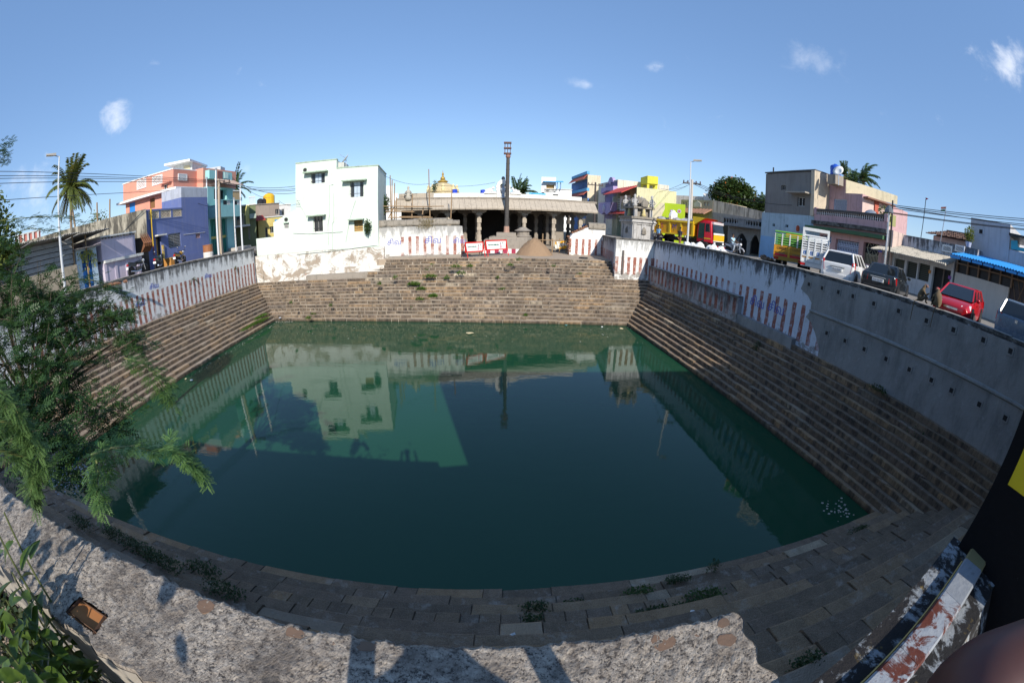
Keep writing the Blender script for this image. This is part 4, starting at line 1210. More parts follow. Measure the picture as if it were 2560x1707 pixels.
# stained compound wall behind
CP = pp(K0(410, 1000), 34.8, K0(1432, 760), 33.2)
ca, cb, cc = CP.uv(K0(412, 985)), CP.uv(K0(900, 850)), CP.uv(K0(1430, 715))
CW = NT('blackened_plaster')
c_ = CW.mix(CW.noise(1.1, detail=6), (.34, .31, .24), (.45, .41, .33))
c_ = CW.mix(CW.step(CW.noise(1, CW.vmul(CW.pos, (3, 3, .5)), detail=8, rough=.72), .42, .56, 0, .88), c_, (.05, .046, .04))
CWALL = CW.out(c_, .92, CW.noise(6, detail=8), .03)
t = single('compound_wall', MB().prism([CP.pt(ca[0] - 6, 5.0, -.3), CP.pt(cc[0], 5.0, -.3), CP.pt(*cc, -.3), CP.pt(*cb, -.3), CP.pt(*ca, -.3), CP.pt(ca[0] - 6, ca[1] - .1, -.3)], Vector((CP.n.x, CP.n.y, 0)) * .3), CWALL, 'tall rain blackened compound wall running behind the tin shed', 'wall')
cpm = MB()
for (x0, y0, x1, y1) in ((930, 640, 937, 860), (1060, 605, 1040, 795)):
 a, b = CP.uv(K0(x0, y0)), CP.uv(K0(x1, y1))
 single('bare_pole', MB().tube([CP.pt(b[0], 5.0, -1.0), CP.pt(*a, -1.0)], .07, 6), BAMBOO, 'short bare pole rising behind the compound wall, ' + ('left one' if x0 < 1000 else 'leaning right one'), 'pole')
RB = pp(K0(150, 1000), 60, K0(405, 1000), 60)
t, d_ = quick_house('pink_row_house', 'far low salmon pink house with white pilasters beyond the mesquite tree', RB, K0(150, 985), K0(405, 1090), 8, paint((.55, .2, .16), .2, .2), cap=OFFW)
for k in range(5):
 u = d_[0] + (d_[1] - d_[0]) * (k + .5) / 5
 part('pilaster', MB().fbox(RB, u - .15, u + .15, 5.4, d_[3], .0, .12), OFFW, t)
# blue house
BLU = paint((.125, .165, .36), .2, .35, (.25, .26, .33), name='blue_paint')
t = thing('blue_house', 'deep blue house with shuttered window and a row of pierced railing panels', 'house', tuple(LP.pt(20, 5.4, -4)))
ua, ub, uc = LP.uv(K1(335, 900))[0], LP.uv(K1(683, 700))[0], LP.uv(K1(945, 800))[0]
zr = LP.uv(K1(520, 735))[1]
zq = LP.uv(K1(800, 428))[1]
zs = LP.uv(K1(800, 522))[1]
dr = LP.rect(K1(428, 915), K1(500, 1190))
dr = (dr[0], dr[1], 5.4, dr[3])
wn_ = LP.rect(K1(548, 885), K1(680, 1000))
vt = LP.rect(K1(820, 880), K1(868, 920))
part('wall', block(MB(), LP, ua, ub, 5.3, zr, 8, [dr, wn_], .2), BLU, t)
part('wall', block(MB(), LP, ub + .003, uc, 5.3, zs, 2.6, [vt], .15), BLU, t)
part('raw_band', block(MB(), LP, ub + .003, uc, zs + .002, zq, 2.6, [], .1), paint((.42, .45, .52), .3, .5), t)
part('door', MB().fbox(LP, dr[0], dr[1], dr[2], dr[3], -.24, -.2), DARK, t)
part('door_curtain', MB().fbox(LP, dr[0] + .1, dr[0] + (dr[1] - dr[0]) * .45, dr[2] + .1, dr[3] - .15, -.16, -.14), plain((.35, .2, .04), .8), t)
part('door_canopy', MB().fbox(LP, dr[0] - .15, dr[1] + .3, dr[3] + .05, dr[3] + .16, 0, .5), OFFW, t)
part('door_post', MB().fbox(LP, dr[1] + .02, dr[1] + .2, 5.4, LP.uv(K1(500, 990))[1], .002, .12), plain((.55, .4, .12), .7), t)
w_ = window(t, LP, wn_, OFFW, GLASS, 1, 0, .2)
for k in range(9):
 z = wn_[2] + (wn_[3] - wn_[2]) * (k + .5) / 9
 part('louvre', MB().fbox(LP, wn_[0] + .04, wn_[1] - .04, z - .028, z + .02, -.12, -.06), paint((.3, .31, .33), .2, .1), w_)
lattice(t, LP, vt, paint((.45, .3, .32), .2, .2), DARK, -.1, 3, 3, 'ventilator')
zr1 = LP.uv(K1(520, 645))[1]
part('railing_rail', MB().fbox(LP, ua, ub, zr1 - .02, zr1 + .1, -.15, .05), BLU, t)
part('railing_rail', MB().fbox(LP, ua, ub, zr, zr + .08, -.15, .03), BLU, t)
for a, b in ((358, 460), (476, 578), (595, 690)):
 x0, x1 = LP.uv(K1(a, 690))[0], LP.uv(K1(b, 690))[0]
 lattice(t, LP, (x0, min(x1, ub - .02), zr + .09, zr1 - .03), paint((.62, .54, .42), .35, .3), paint((.42, .32, .3), .2, .2), -.05, 3, 2)
for a, b in ((335, 357), (461, 475), (579, 594)):
 x0, x1 = LP.uv(K1(a, 690))[0], LP.uv(K1(b, 690))[0]
 part('railing_post', MB().fbox(LP, x0, x1, zr + .09, zr1 - .03, -.14, .02), BLU, t)
part('drain_pipe', MB().tube([LP.pt(*LP.uv(K1(372, 640)), .12), LP.pt(*LP.uv(K1(378, 780)), .12), LP.pt(*LP.uv(K1(395, 1000)), .12)], .06, 8), plain((.65, .42, .03), .5), t)
part('drain_pipe', MB().tube([LP.pt(*LP.uv(K1(395, 1000)), .12), LP.pt(*LP.uv(K1(405, 1090)), .12)], .04, 8), plain((.3, .05, .03), .6), t)
part('skirting', MB().fbox(LP, wn_[1] + .3, uc, 5.4, LP.uv(K1(800, 1065))[1], 0, .06), BLU, t)
part('conduit', MB().tube([LP.pt(*LP.uv(K1(700, 890)), .03), LP.pt(*LP.uv(K1(910, 865)), .03)], .02, 4), OFFW, t)
# pink house behind the blue one
SAL = paint((.66, .30, .22), .1, .15, (.3, .16, .12), name='salmon_paint')
SALD = paint((.62, .27, .2), .1, .15, (.3, .16, .12))  # darker salmon: grazing light on the side wall put into the colour
corner = at_d(*K1(597, 300), 40)
PA = Plane(tuple(at_d(*K1(110, 400), 45.5).xy), tuple(corner.xy))
dpl = PA.d
PS = Plane(tuple(corner.xy), (corner.x - PA.n.x * 12, corner.y - PA.n.y * 12))
t = thing('pink_house', 'big salmon pink two storey house with white roof edges and pierced panels', 'house', (corner.x - 3, corner.y + 4, 5.4))
zt_ = (PA.uv(K1(590, 265))[1] + PA.uv(K1(115, 385))[1]) / 2
zsl = (PA.uv(K1(590, 435))[1])
zsl2 = PA.uv(K1(120, 570))[1]
zsl = (zsl + zsl2) / 2
wh = PA.rect(K1(505, 400), K1(545, 443))
part('wall', block(MB(), PA, 0, PA.L, zsl, zt_, 9, [wh], .15), SAL, t)
ua = PA.uv(K1(125, 620))[0]
uB = PA.uv(K1(572, 520))[0]
lo = [PA.rect(K1(160, 585), K1(218, 665)), PA.rect(K1(360, 540), K1(412, 625))]
part('lower_wall', block(MB(), PA, ua, PA.L - .002, 5.3, zsl - .2, 8.5, lo, .2, -.15), SAL, t)
part('floor_slab', MB().fbox(PA, -.6, PA.L + .9, zsl - .2, zsl - .002, -9.1, .55), WHITE, t)
part('roof_edge', MB().fbox(PA, -.06, PA.L + .06, zt_, zt_ + .1, -9, .06), WHITE, t)
window(t, PA, wh, OFFW, DARK, 1, 0, .15)
awning(t, PA, wh[0] - .25, wh[1] + .6, wh[3] + .12, .4, .08, SALD)
part('blue_shutter', MB().fbox(PA, lo[0][0], lo[0][1], lo[0][2], lo[0][3], -.3, -.2), GATEB, t)
part('door', MB().fbox(PA, lo[1][0], lo[1][1], lo[1][2], lo[1][3], -.38, -.3), plain((.2, .1, .04), .7), t)
for p, q in ((K1(247, 365), K1(338, 425)), (K1(398, 325), K1(497, 385))):
 lattice(t, PA, PA.rect(p, q), WHITE, plain((.45, .5, .58), .8), .02, 5, 3)
part('side_wall', MB().fbox(PS, 0.02, 9, zsl, zt_, .0, .05), SALD, t)
lattice(t, PS, PS.rect(K1(642, 292), K1(728, 362)), WHITE, plain((.45, .5, .58), .8), .08, 5, 3)
hp = PS.rect(K1(828, 250), K1(972, 430))
part('rear_block', MB().fbox(PS, hp[0], hp[0] + 6, zsl, hp[3], -4, .9), SAL, t)
hw = PA.rect(K1(620, 200), K1(770, 280))
RP = pp(K1(600, 240), 44, K1(800, 230), 43)
a, b = RP.uv(K1(620, 240))[0], RP.uv(K1(785, 240))[0]
zr0, zr1 = zt_ - 1, RP.uv(K1(790, 178))[1]
part('roof_cabin', MB().fbox(RP, a, b, zr0, zr1, -4, 0), OFFW, t)
part('roof_cabin_slab', MB().fbox(RP, a - .9, b + .1, zr1, zr1 + .2, -4.2, .9), WHITE, t)
part('cabin_door', MB().fbox(RP, RP.uv(K1(705, 240))[0], RP.uv(K1(765, 240))[0], zr0, zr1 - .25, .002, .05), plain((.55, .48, .3), .6), t)
part('side_parapet', MB().fbox(RP, b + .11, b + 2.3, zr0, zr1 - .45, -4, -2.5), paint((.5, .55, .58), .3, .3), t)
# turquoise house
TUR = paint((.30, .58, .58), .15, .2, (.15, .3, .3), name='turquoise_paint')
TP2 = Plane(tuple(at_d(*K1(948, 800), 41.5).xy), tuple(at_d(*K1(1195, 800), 45.5).xy))
t = thing('turquoise_house', 'turquoise house front with green folding gates and a sea green balcony', 'house', tuple(TP2.pt(3, 5.4, -3)))
a, b = 0.0, TP2.uv(K1(1193, 800))[0]
zbal0, zbal1 = TP2.uv(K1(1060, 725))[1], TP2.uv(K1(1060, 560))[1]
ztop = TP2.uv(K1(1060, 425))[1]
gate = TP2.rect(K1(962, 740), K1(1140, 1030))
gate = (gate[0], gate[1], 5.4, gate[3])
up = TP2.rect(K1(1000, 440), K1(1125, 560))
part('wall', block(MB(), TP2, a, b, 5.3, ztop, 8, [gate, up], .5), TUR, t)
part('gate', MB().fbox(TP2, gate[0], gate[1], gate[2], gate[3], -.35, -.25), plain((.02, .16, .13), .5), t)
for k in range(10):
 u = gate[0] + (gate[1] - gate[0]) * (k + .5) / 10
 part('gate_bar', MB().fbox(TP2, u - .04, u + .04, gate[2], gate[3], -.25, -.2), plain((.03, .26, .2), .5), t)
part('gate_ornament', MB().fbox(TP2, gate[0], gate[1], TP2.uv(K1(1050, 925))[1], TP2.uv(K1(1050, 900))[1], -.199, -.17), plain((.5, .42, .1), .4), t)
part('room', MB().fbox(TP2, up[0], up[1], up[2], up[3], -.52, -.5), DARK, t)
part('balcony', MB().fbox(TP2, a - .1, b + .1, zbal0, zbal1 - .5, .003, 1.0), TUR, t)
part('balcony_rail', MB().fbox(TP2, a - .15, b + .15, zbal1 - .08, zbal1, .85, 1.05), TUR, t)
for k in range(7):
 u = a + (b - a) * (k + .5) / 7
 part('balcony_panel', MB().fbox(TP2, u - (b - a) * .06, u + (b - a) * .06, zbal1 - .5, zbal1 - .08, .92, .98), [OFFW, TUR, DARK][k % 3], t)
ztl0, ztl1 = TP2.uv(K1(1090, 410))[1], TP2.uv(K1(1090, 348))[1]
part('tiled_eave', MB().sheet(TP2, TP2.uv(K1(1010, 400))[0], b + .5, ztl0, ztl1, 1.2, -.1, .08, .05, 16), paint((.5, .36, .28), .3, .3), t)
zsg0, zsg1 = ztl1 + .02, TP2.uv(K1(1060, 262))[1]
part('roof_parapet', MB().fbox(TP2, TP2.uv(K1(970, 300))[0], b + .2, zsg0, zsg1, -1, -.2), TUR, t)
part('parapet_panel', MB().fbox(TP2, TP2.uv(K1(1045, 300))[0], TP2.uv(K1(1095, 300))[0], zsg0 + .05, zsg1 - .02, -.198, -.13), plain((.25, .1, .08), .6), t)
part('parapet_panel', MB().fbox(TP2, TP2.uv(K1(1110, 300))[0], TP2.uv(K1(1150, 300))[0], zsg0 + .15, zsg1 - .1, -.198, -.13), paint((.55, .75, .7), .1, .1), t)
part('step', MB().fbox(TP2, gate[1] - .3, b + 1.2, 5.4, 5.75, .2, 1.4), paint((.5, .46, .42), .2, .2), t)
# far end of the left street
qs = [('olive_house', 'olive green house with a yellow corner pier down the left street', (1205, 605), (1420, 930), 50, 50, (.16, .19, .10), [((1215, 690), (1295, 800)), ((1335, 820), (1355, 930))]),
      ('brown_house', 'tall brown plastered house side with a yellow tank on its roof', (1130, 465), (1268, 620), 56, 58, (.34, .26, .15), []),
      ('brick_house', 'unplastered grey brick house with water tanks far down the left street', (1430, 590), (1650, 930), 62, 64, (.36, .29, .24), [((1600, 640), (1640, 690))]),
      ('yellow_house', 'small yellow house with a red tiled porch at the street end', (1430, 720), (1680, 935), 54, 55, (.62, .50, .17), [((1500, 820), (1530, 915)), ((1548, 810), (1590, 870))]),
      ('white_row_house', 'white house with blue pillars behind the mint house stair wing', (1570, 600), (1760, 900), 66, 66, (.6, .6, .6), [((1600, 650), (1640, 700)), ((1660, 640), (1690, 700))])]
for nm, lab, p, q, da, db_, col_, ws in qs:
 P_ = pp(K1(*p), da, K1(q[0], p[1]), db_)
 th, d_ = quick_house(nm, lab, P_, K1(*p), K1(*q), 7, paint(col_, .25, .35), [(K1(*a), K1(*b)) for a, b in ws], z0=5.3, cap=OFFW if nm != 'brick_house' else GREYSTONE)
 if nm == 'olive_house':
  part('corner_pier', MB().fbox(P_, d_[0] + (d_[1] - d_[0]) * .5, d_[0] + (d_[1] - d_[0]) * .68, d_[2] + 2.6, d_[3], .002, .15), paint((.6, .55, .2), .2, .2), th)
  part('balcony', MB().fbox(P_, d_[0] + (d_[1] - d_[0]) * .69, d_[1], P_.uv(K1(1350, 735))[1], P_.uv(K1(1350, 690))[1], .002, 1.0), paint((.35, .42, .36), .2, .2), th)
  balusters(th, P_, d_[0] + (d_[1] - d_[0]) * .69, d_[1], d_[3] + .13, d_[3] + .9, 6, OFFW, -.1, 'railing_bar', False)
  part('railing_top', MB().fbox(P_, d_[0] + (d_[1] - d_[0]) * .66, d_[1], d_[3] + .9, d_[3] + 1.0, -.2, 0), OFFW, th)
  part('porch_slab', MB().fbox(P_, d_[0] - .4, d_[0] + (d_[1] - d_[0]) * .7, P_.uv(K1(1250, 818))[1], P_.uv(K1(1250, 800))[1], .002, 1.6), OFFW, th)
 if nm == 'yellow_house':
  for a, b, y0, y1 in ((1375, 1478, 760, 710), (1590, 1680, 780, 745)):
   part('tiled_porch', MB().sheet(P_, P_.uv(K1(a, y0))[0], P_.uv(K1(b, y0))[0], P_.uv(K1(a, y0))[1], P_.uv(K1(a, y1))[1], 1.6, .1, .06, .05, 10), plain((.45, .06, .04), .7) if a < 1500 else plain((.05, .3, .6), .6), th)
 if nm == 'brown_house':
  for x in (1200, 1240):
   c = P_.pt(P_.uv(K1(x, 460))[0], d_[3], -1.5)
   tk = MB().lathe(c, [(.55, .0), (.6, .1), (.6, .55), (.4, .75), (.15, .85)], 12)
   single('water_tank', tk, plain((.75, .5, .02), .4) if x < 1220 else plain((.08, .2, .25), .4), 'yellow roof tank on the brown house' if x < 1220 else 'dark roof tank beside the yellow one on the brown house', 'water tank', smooth=False)
 if nm == 'brick_house':
  for x, cl in ((1500, (.02, .02, .025)), (1540, (.02, .02, .025)), (1585, (.72, .42, .02))):
   c = P_.pt(P_.uv(K1(x, 580))[0], d_[3], -1.5)
   k_ = 1.5 if x > 1560 else .85
   single('water_tank', MB().lathe(c, [(.6 * k_, .12), (.62 * k_, .2), (.62 * k_, .9 * k_), (.4 * k_, 1.1 * k_), (.15, 1.2 * k_)], 12), plain(cl, .4),
                   {1500: 'black roof tank at the left end on the grey brick house', 1540: 'black roof tank next to the big yellow tank', 1585: 'big orange yellow roof tank on the brick house'}[x], 'water tank')
# barrel at the left street corner
c = at_d(*K1(945, 1100), 34.5)
t = thing('oil_drum', 'rusty oil drum with a white lower half by the left wall', 'drum', (c.x, c.y, 5.45))
part('drum_top', MB().lathe((0, 0, .55), [(.42, 0), (.44, .02), (.42, .05), (.42, .5), (.44, .53), (.4, .56), (.38, .5)], 16), plain((.3, .12, .05), .6), t, True)
part('drum_base', MB().lathe((0, 0, 0), [(.42, 0), (.44, .03), (.42, .06), (.42, .35), (.44, .38), (.42, .42), (.42, .549)], 16), plain((.65, .62, .58), .6), t, True)
c = at_d(*K1(565, 1145), 34)
t = thing('wooden_crate', 'low orange brown crate on the ground by the blue wall', 'crate', (c.x, c.y, 5.45))
part('panel', MB().box(-.5, .5, -.3, .3, 0, .55), plain((.42, .2, .05), .7), t, True)
part('rim', MB().box(-.54, .54, -.34, .34, .551, .62), plain((.5, .3, .1), .7), t, True)
# ------------------------------------------------------------------ houses right of the temple
ST = Plane((11.2, 70.5), (13.9, 44.9))     # fronts of the side street, facing the temple
def street_house(name, label, pc, ptop, side_px, front_px, fmat, smat, z0=5.4):
 u1, zt = ST.uv((pc[0], ptop))
 u0 = ST.uv((front_px, pc[1]))[0]
 c = ST.pt(u1, 0)
 SD = Plane((c.x, c.y), (c.x - ST.n.x * 10, c.y - ST.n.y * 10))
 t = thing(name, label, 'house', (c.x + 3, c.y + 3, z0))
 return t, u0, u1, zt, SD
# blue house with red eaves
B2 = paint((.10, .22, .52), .2, .25)
t, u0, u1, zt, SD = street_house('corner_house', 'blue fronted three storey house with two red tiled eaves', K4(664, 560), K4(664, 262)[1], None, K4(500, 560)[0], B2, CREAM)
zt2 = SD.uv(K4(680, 225))[1]
w1 = ST.rect(K4(608, 460), K4(660, 540))
w2 = ST.rect(K4(605, 655), K4(640, 705))
part('front_wall', facade(MB(), ST, u0, u1, 5.3, zt, [w1, w2], .3), B2, t)
for w in (w1, w2):
 window(t, ST, w, OFFW, DARK, 1, 0, .3)
xs = SD.uv(K4(785, 500))[0]
part('side_wall', MB().fbox(SD, 0, xs, 5.3, zt2, -8, 0), paint((.62, .54, .40), .4, .55, (.15, .12, .09)), t)
part('plinth_band', MB().fbox(SD, 0.02, xs + .02, 5.3, SD.uv(K4(720, 520))[1], -8, .03), paint((.36, .34, .28), .5, .5), t)
for y0, y1 in ((285, 240), (432, 395)):
 z0_, z1_ = ST.uv(K4(600, y0))[1], ST.uv(K4(600, y1))[1]
 part('tiled_eave', MB().sheet(ST, u0 + .5, u1 + .02, z0_, z1_, .75, .0, .1, .06, 18), plain((.42, .09, .05), .7), t)
 part('blue_parapet', MB().fbox(ST, u0 + .5, u1 + .05, z1_ + .01, z1_ + .5, -.3, .15), paint((.12, .38, .62), .2, .2), t)
part('balcony', MB().fbox(ST, u0, u1, ST.uv(K4(620, 575))[1], ST.uv(K4(620, 545))[1], .003, .8), paint((.06, .18, .55), .1, .1), t)
st, xs2 = t, xs
# weathered stub between
P_ = pp(K4(760, 400), 62, K4(832, 400), 62)
quick_house('cream_annex', 'stained cream annexe between the blue and the purple houses', P_, K4(765, 345), K4(835, 690), 5, paint((.5, .44, .33), .5, .6), [], cap=None)
# purple house
PUR = paint((.40, .33, .56), .2, .3, name='purple_paint')
t, u0, u1, zt, SD = street_house('purple_house', 'lilac house front with a rounded gable and flower medallion balcony', K4(958, 450), K4(958, 285)[1], None, K4(832, 450)[0], PUR, CREAM)
w1 = ST.rect(K4(905, 440), K4(948, 500))
w2 = ST.rect(K4(838, 655), K4(945, 700))
w2 = (w2[0], w2[1], 5.4, w2[3])
part('front_wall', facade(MB(), ST, u0, u1, 5.3, zt, [w1, w2], .3), PUR, t)
window(t, ST, w1, OFFW, GLASS, 1, 0, .3)
part('shop_front', MB().fbox(ST, w2[0], w2[1], w2[2], w2[3], -.35, -.3), plain((.12, .06, .03), .7), t)
part('side_wall', MB().fbox(SD, 0, 7.5, 5.3, SD.uv(K4(1000, 275))[1], -8, 0), paint((.62, .58, .5), .4, .65, (.12, .1, .08)), t)
um = (u0 + u1) / 2
gb = MB()
rg = (u1 - u0) * .2
gb.prism([ST.pt(um + math.cos(a) * rg, zt - .02 + math.sin(a) * rg * .75, -.3) for a in [PI * k / 10 for k in range(11)]], Vector((ST.n.x, ST.n.y, 0)) * .4)
part('gable', gb, PUR, t)
zb0, zb1 = ST.uv(K4(890, 610))[1], ST.uv(K4(890, 500))[1]
part('balcony', MB().prism([ST.pt(u0, zb1, .003), ST.pt(u0, zb0 + .3, .003), ST.pt(um - 1, zb0 - .1, .003), ST.pt(um, zb0 + .25, .003), ST.pt(um + 1, zb0 - .1, .003), ST.pt(u1, zb0 + .3, .003), ST.pt(u1, zb1, .003)][::-1], Vector((ST.n.x, ST.n.y, 0)) * .9), PUR, t)
for zc_, rr_ in ((zt - .05, .3), ((zb0 + zb1) / 2, .55)):
 fl = MB()
 for k in range(8):
  a = 2 * PI * k / 8
  fl.ball(ST.pt(um + math.cos(a) * rr_ * .6, zc_ + math.sin(a) * rr_ * .6, .95 if rr_ > .4 else .15), rr_ * .3, rr_ * .3, rr_ * .3, 6, 4)
 fl.ball(ST.pt(um, zc_, .97 if rr_ > .4 else .17), rr_ * .35, n=8)
 part('flower_medallion', fl, paint((.62, .58, .68), .2, .2), t)
part('upper_pelmet', MB().prism([ST.pt(u0, ST.uv(K4(890, 350))[1], .003), ST.pt(u0, ST.uv(K4(890, 405))[1], .003), ST.pt(um, ST.uv(K4(890, 378))[1], .003), ST.pt(u1, ST.uv(K4(890, 405))[1], .003), ST.pt(u1, ST.uv(K4(890, 350))[1], .003)], Vector((ST.n.x, ST.n.y, 0)) * .6), PUR, t)
# green house with red eaves and the yellow water cabin
GRN = paint((.20, .33, .24), .2, .3)
SIDEC = paint((.60, .56, .36), .25, .45, (.2, .18, .1))
t, u0, u1, zt, SD = street_house('green_house', 'green fronted house with red eaves, arched balcony and pale yellow side wall', K4(1146, 560), K4(1146, 352)[1], None, K4(955, 560)[0], GRN, SIDEC)
w1 = ST.rect(K4(995, 450), K4(1072, 560))
part('front_wall', facade(MB(), ST, u0, u1, 5.3, zt, [w1], .4), GRN, t)
part('room', MB().fbox(ST, w1[0], w1[1], w1[2], w1[3], -.45, -.4), DARK, t)
fr = MB()
for a, b, c, d in ((w1[0] - .25, w1[0], w1[2], w1[3]), (w1[1], w1[1] + .25, w1[2], w1[3]), (w1[0] - .25, w1[1] + .25, w1[3], w1[3] + .2), (w1[0] - .25, w1[1] + .25, w1[2] - .2, w1[2])):
 fr.fbox(ST, a, b, c, d, .0, .1)
for s in (0, 1):
 x = w1[0] if s == 0 else w1[1]
 d = .8 if s == 0 else -.8
 fr.prism([ST.pt(x, w1[3], .0), ST.pt(x + d, w1[3], .0), ST.pt(x, w1[3] - .8, .0)], Vector((ST.n.x, ST.n.y, 0)) * .08)
part('arched_frame', fr, WHITE, t)
for k in range(10):
 u = w1[0] + (w1[1] - w1[0]) * (k + .5) / 10
 part('railing_bar', MB().fbox(ST, u - .05, u + .05, w1[2], w1[2] + (w1[3] - w1[2]) * .42, -.1, .0), plain((.12, .2, .42), .5), t)
for k in range(5):
 z = w1[2] + (w1[3] - w1[2]) * (k + .5) / 5
 part('stripe', MB().fbox(ST, u0, w1[0] - .27, z - .06, z + .06, .0, .03), OFFW, t)
part('side_wall', MB().fbox(SD, 0, SD.uv(K4(1530, 500))[0], 5.3, SD.uv(K4(1200, 350))[1], -8, 0), SIDEC, t)
for y0, y1, ov in ((418, 345, .7), (610, 578, .2)):
 part('tiled_eave', MB().sheet(ST, u0 - .5, u1 + ov * .0 + .02, ST.uv(K4(1050, y0))[1], ST.uv(K4(1050, y1))[1], 1.9 if y0 < 500 else 1.0, .0, .1, .06, 18), plain((.45, .06, .045), .65), t)
YB = pp(K4(1178, 280), 51.5, K4(1345, 280), 51.5)
hy = YB.rect(K4(1180, 228), K4(1345, 342))
c = YB.pt(hy[0] + .9, 0)
t3 = thing('water_cabin', 'lime yellow water tank cabin on legs atop the green house', 'water tank', tuple(YB.pt((hy[0] + hy[1]) / 2, hy[2], -1)))
YEL = paint((.60, .56, .06), .2, .35, (.3, .28, .05))
um = hy[0] + (hy[1] - hy[0]) * .42
YF = Plane(tuple(YB.pt(um, 0).xy), tuple((YB.pt(hy[1], 0)).xy))
part('tank_box', MB().hexa([YB.pt(um, hy[2] + .35), YB.pt(hy[1] + .1, hy[2] + .35, -.3), YB.pt(hy[1] - .2, hy[2] + .35, -3), YB.pt(hy[0], hy[2] + .35, -2.6)], [YB.pt(um, hy[3]), YB.pt(hy[1] + .1, hy[3], -.3), YB.pt(hy[1] - .2, hy[3], -3), YB.pt(hy[0], hy[3], -2.6)]), YEL, t3)
for u, o in ((um + .1, -.3), (hy[1] - .1, -.6), (hy[1] - .4, -2.7), (hy[0] + .2, -2.4)):
 part('leg', MB().fbox(YB, u - .15, u + .15, hy[2] - .4, hy[2] + .349, o - .15, o + .15), YEL, t3)
# white houses behind the temple
P_ = pp(K4(210, 400), 62, K4(505, 400), 62)
t, d_ = quick_house('white_house', 'white flat roofed house behind the temple with a roof room', P_, K4(240, 365), K4(505, 470), 8, WHITE, [(K4(320, 415), K4(375, 455))], cap=OFFW)
h2 = P_.rect(K4(212, 245), K4(350, 400))
part('roof_room', block(MB(), P_, h2[0], h2[1], d_[3] - .5, h2[3], 5, [P_.rect(K4(258, 320), K4(335, 360))], .3), WHITE, t)
part('opening', MB().fbox(P_, *P_.rect(K4(258, 320), K4(335, 360)), -.34, -.3), plain((.3, .2, .08), .8), t)
a = P_.rect(K4(228, 278), K4(425, 300))
part('blue_canopy', MB().sheet(P_, a[0], a[1], a[2], a[3], .8, -.5, .06), plain((.05, .35, .7), .5), t)
for x in (365, 398):
 u = P_.uv(K4(x, 300))[0]
 part('canopy_post', MB().fbox(P_, u - .06, u + .06, d_[3], P_.uv(K4(x, 295))[1], .3, .42), plain((.1, .2, .4), .6), t)
P_ = pp(K3(-30, 600), 50, K3(145, 600), 50)
t, d_ = quick_house('white_house', 'plain white building behind the bamboo scaffold beside the mint house', P_, K3(-40, 490), K3(92, 800), 8, WHITE, [(K3(-5, 570), K3(30, 615)), (K3(-5, 720), K3(25, 770))], z0=4, cap=None)
part('lower_block', block(MB(), P_, d_[1] + .01, P_.uv(K3(225, 700))[0], 4.0, P_.uv(K3(180, 615))[1], 7, [], .1), WHITE, t)
part('parapet_step', block(MB(), P_, d_[1] + .012, P_.uv(K3(137, 700))[0], P_.uv(K3(180, 615))[1], P_.uv(K3(110, 560))[1], 5, [], .1, -.5), WHITE, t)
# cream stair house, lime shop
P_ = pp(K4(1255, 700), 43, K4(1425, 700), 43)
t = thing('stair_house', 'cream house side with a sloping stair parapet behind the shrine', 'house', tuple(P_.pt(1, 5.4, -2)))
pts = [K4(1255, 620), K4(1378, 495), K4(1418, 500), K4(1418, 560), K4(1380, 640), K4(1380, 760), K4(1255, 760)]
ol = [P_.uv(p) for p in pts]
ol[-1], ol[-2] = (ol[-1][0], 5.4), (ol[-2][0], 5.4)
part('stair_wall', MB().prism([P_.pt(u, z, -3.5) for u, z in ol][::-1], Vector((P_.n.x, P_.n.y, 0)) * 3.5), CREAM, t)
part('stair_coping', MB().prism([P_.pt(ol[0][0], ol[0][1], .0), P_.pt(ol[1][0], ol[1][1], .0), P_.pt(ol[1][0], ol[1][1] + .14, .0), P_.pt(ol[0][0], ol[0][1] + .14, .0)][::-1], Vector((P_.n.x, P_.n.y, 0)) * .1), paint((.5, .58, .25), .2, .2), t)
LIME = paint((.36, .50, .02), .1, .15, (.2, .25, .02), name='lime_paint')
P_ = pp(K5(20, 600), 45, K5(275, 600), 45)
t, d_ = quick_house('lime_shop', 'bright lime green shop wall with round printed logos behind the tipper truck', P_, K5(30, 505), K5(276, 760), 7, LIME, [(K5(80, 665), K5(140, 720)), (K5(190, 670), K5(240, 720))], cat='shop')
part('beam', MB().fbox(P_, d_[0], d_[1], P_.uv(K5(150, 660))[1], P_.uv(K5(150, 648))[1], 0, .1), plain((.12, .2, .03), .6), t)
for x, y, r_, cl in ((152, 578, .14, (.2, .1, .4)), (228, 582, .22, (.4, .4, .5))):
 u, z = P_.uv(K5(x, y))
 lg = part('round_logo', MB().prism([P_.pt(u + math.cos(2 * PI * k / 16) * r_, z + math.sin(2 * PI * k / 16) * r_, .0) for k in range(16)], Vector((P_.n.x, P_.n.y, 0)) * .02), plain(cl, .6), t)
 part('logo_core', MB().prism([P_.pt(u + math.cos(2 * PI * k / 16) * r_ * .6, z + math.sin(2 * PI * k / 16) * r_ * .6, .02) for k in range(16)], Vector((P_.n.x, P_.n.y, 0)) * .01), plain((.55, .35, .7) if r_ < .2 else (.4, .1, .15), .6), lg)
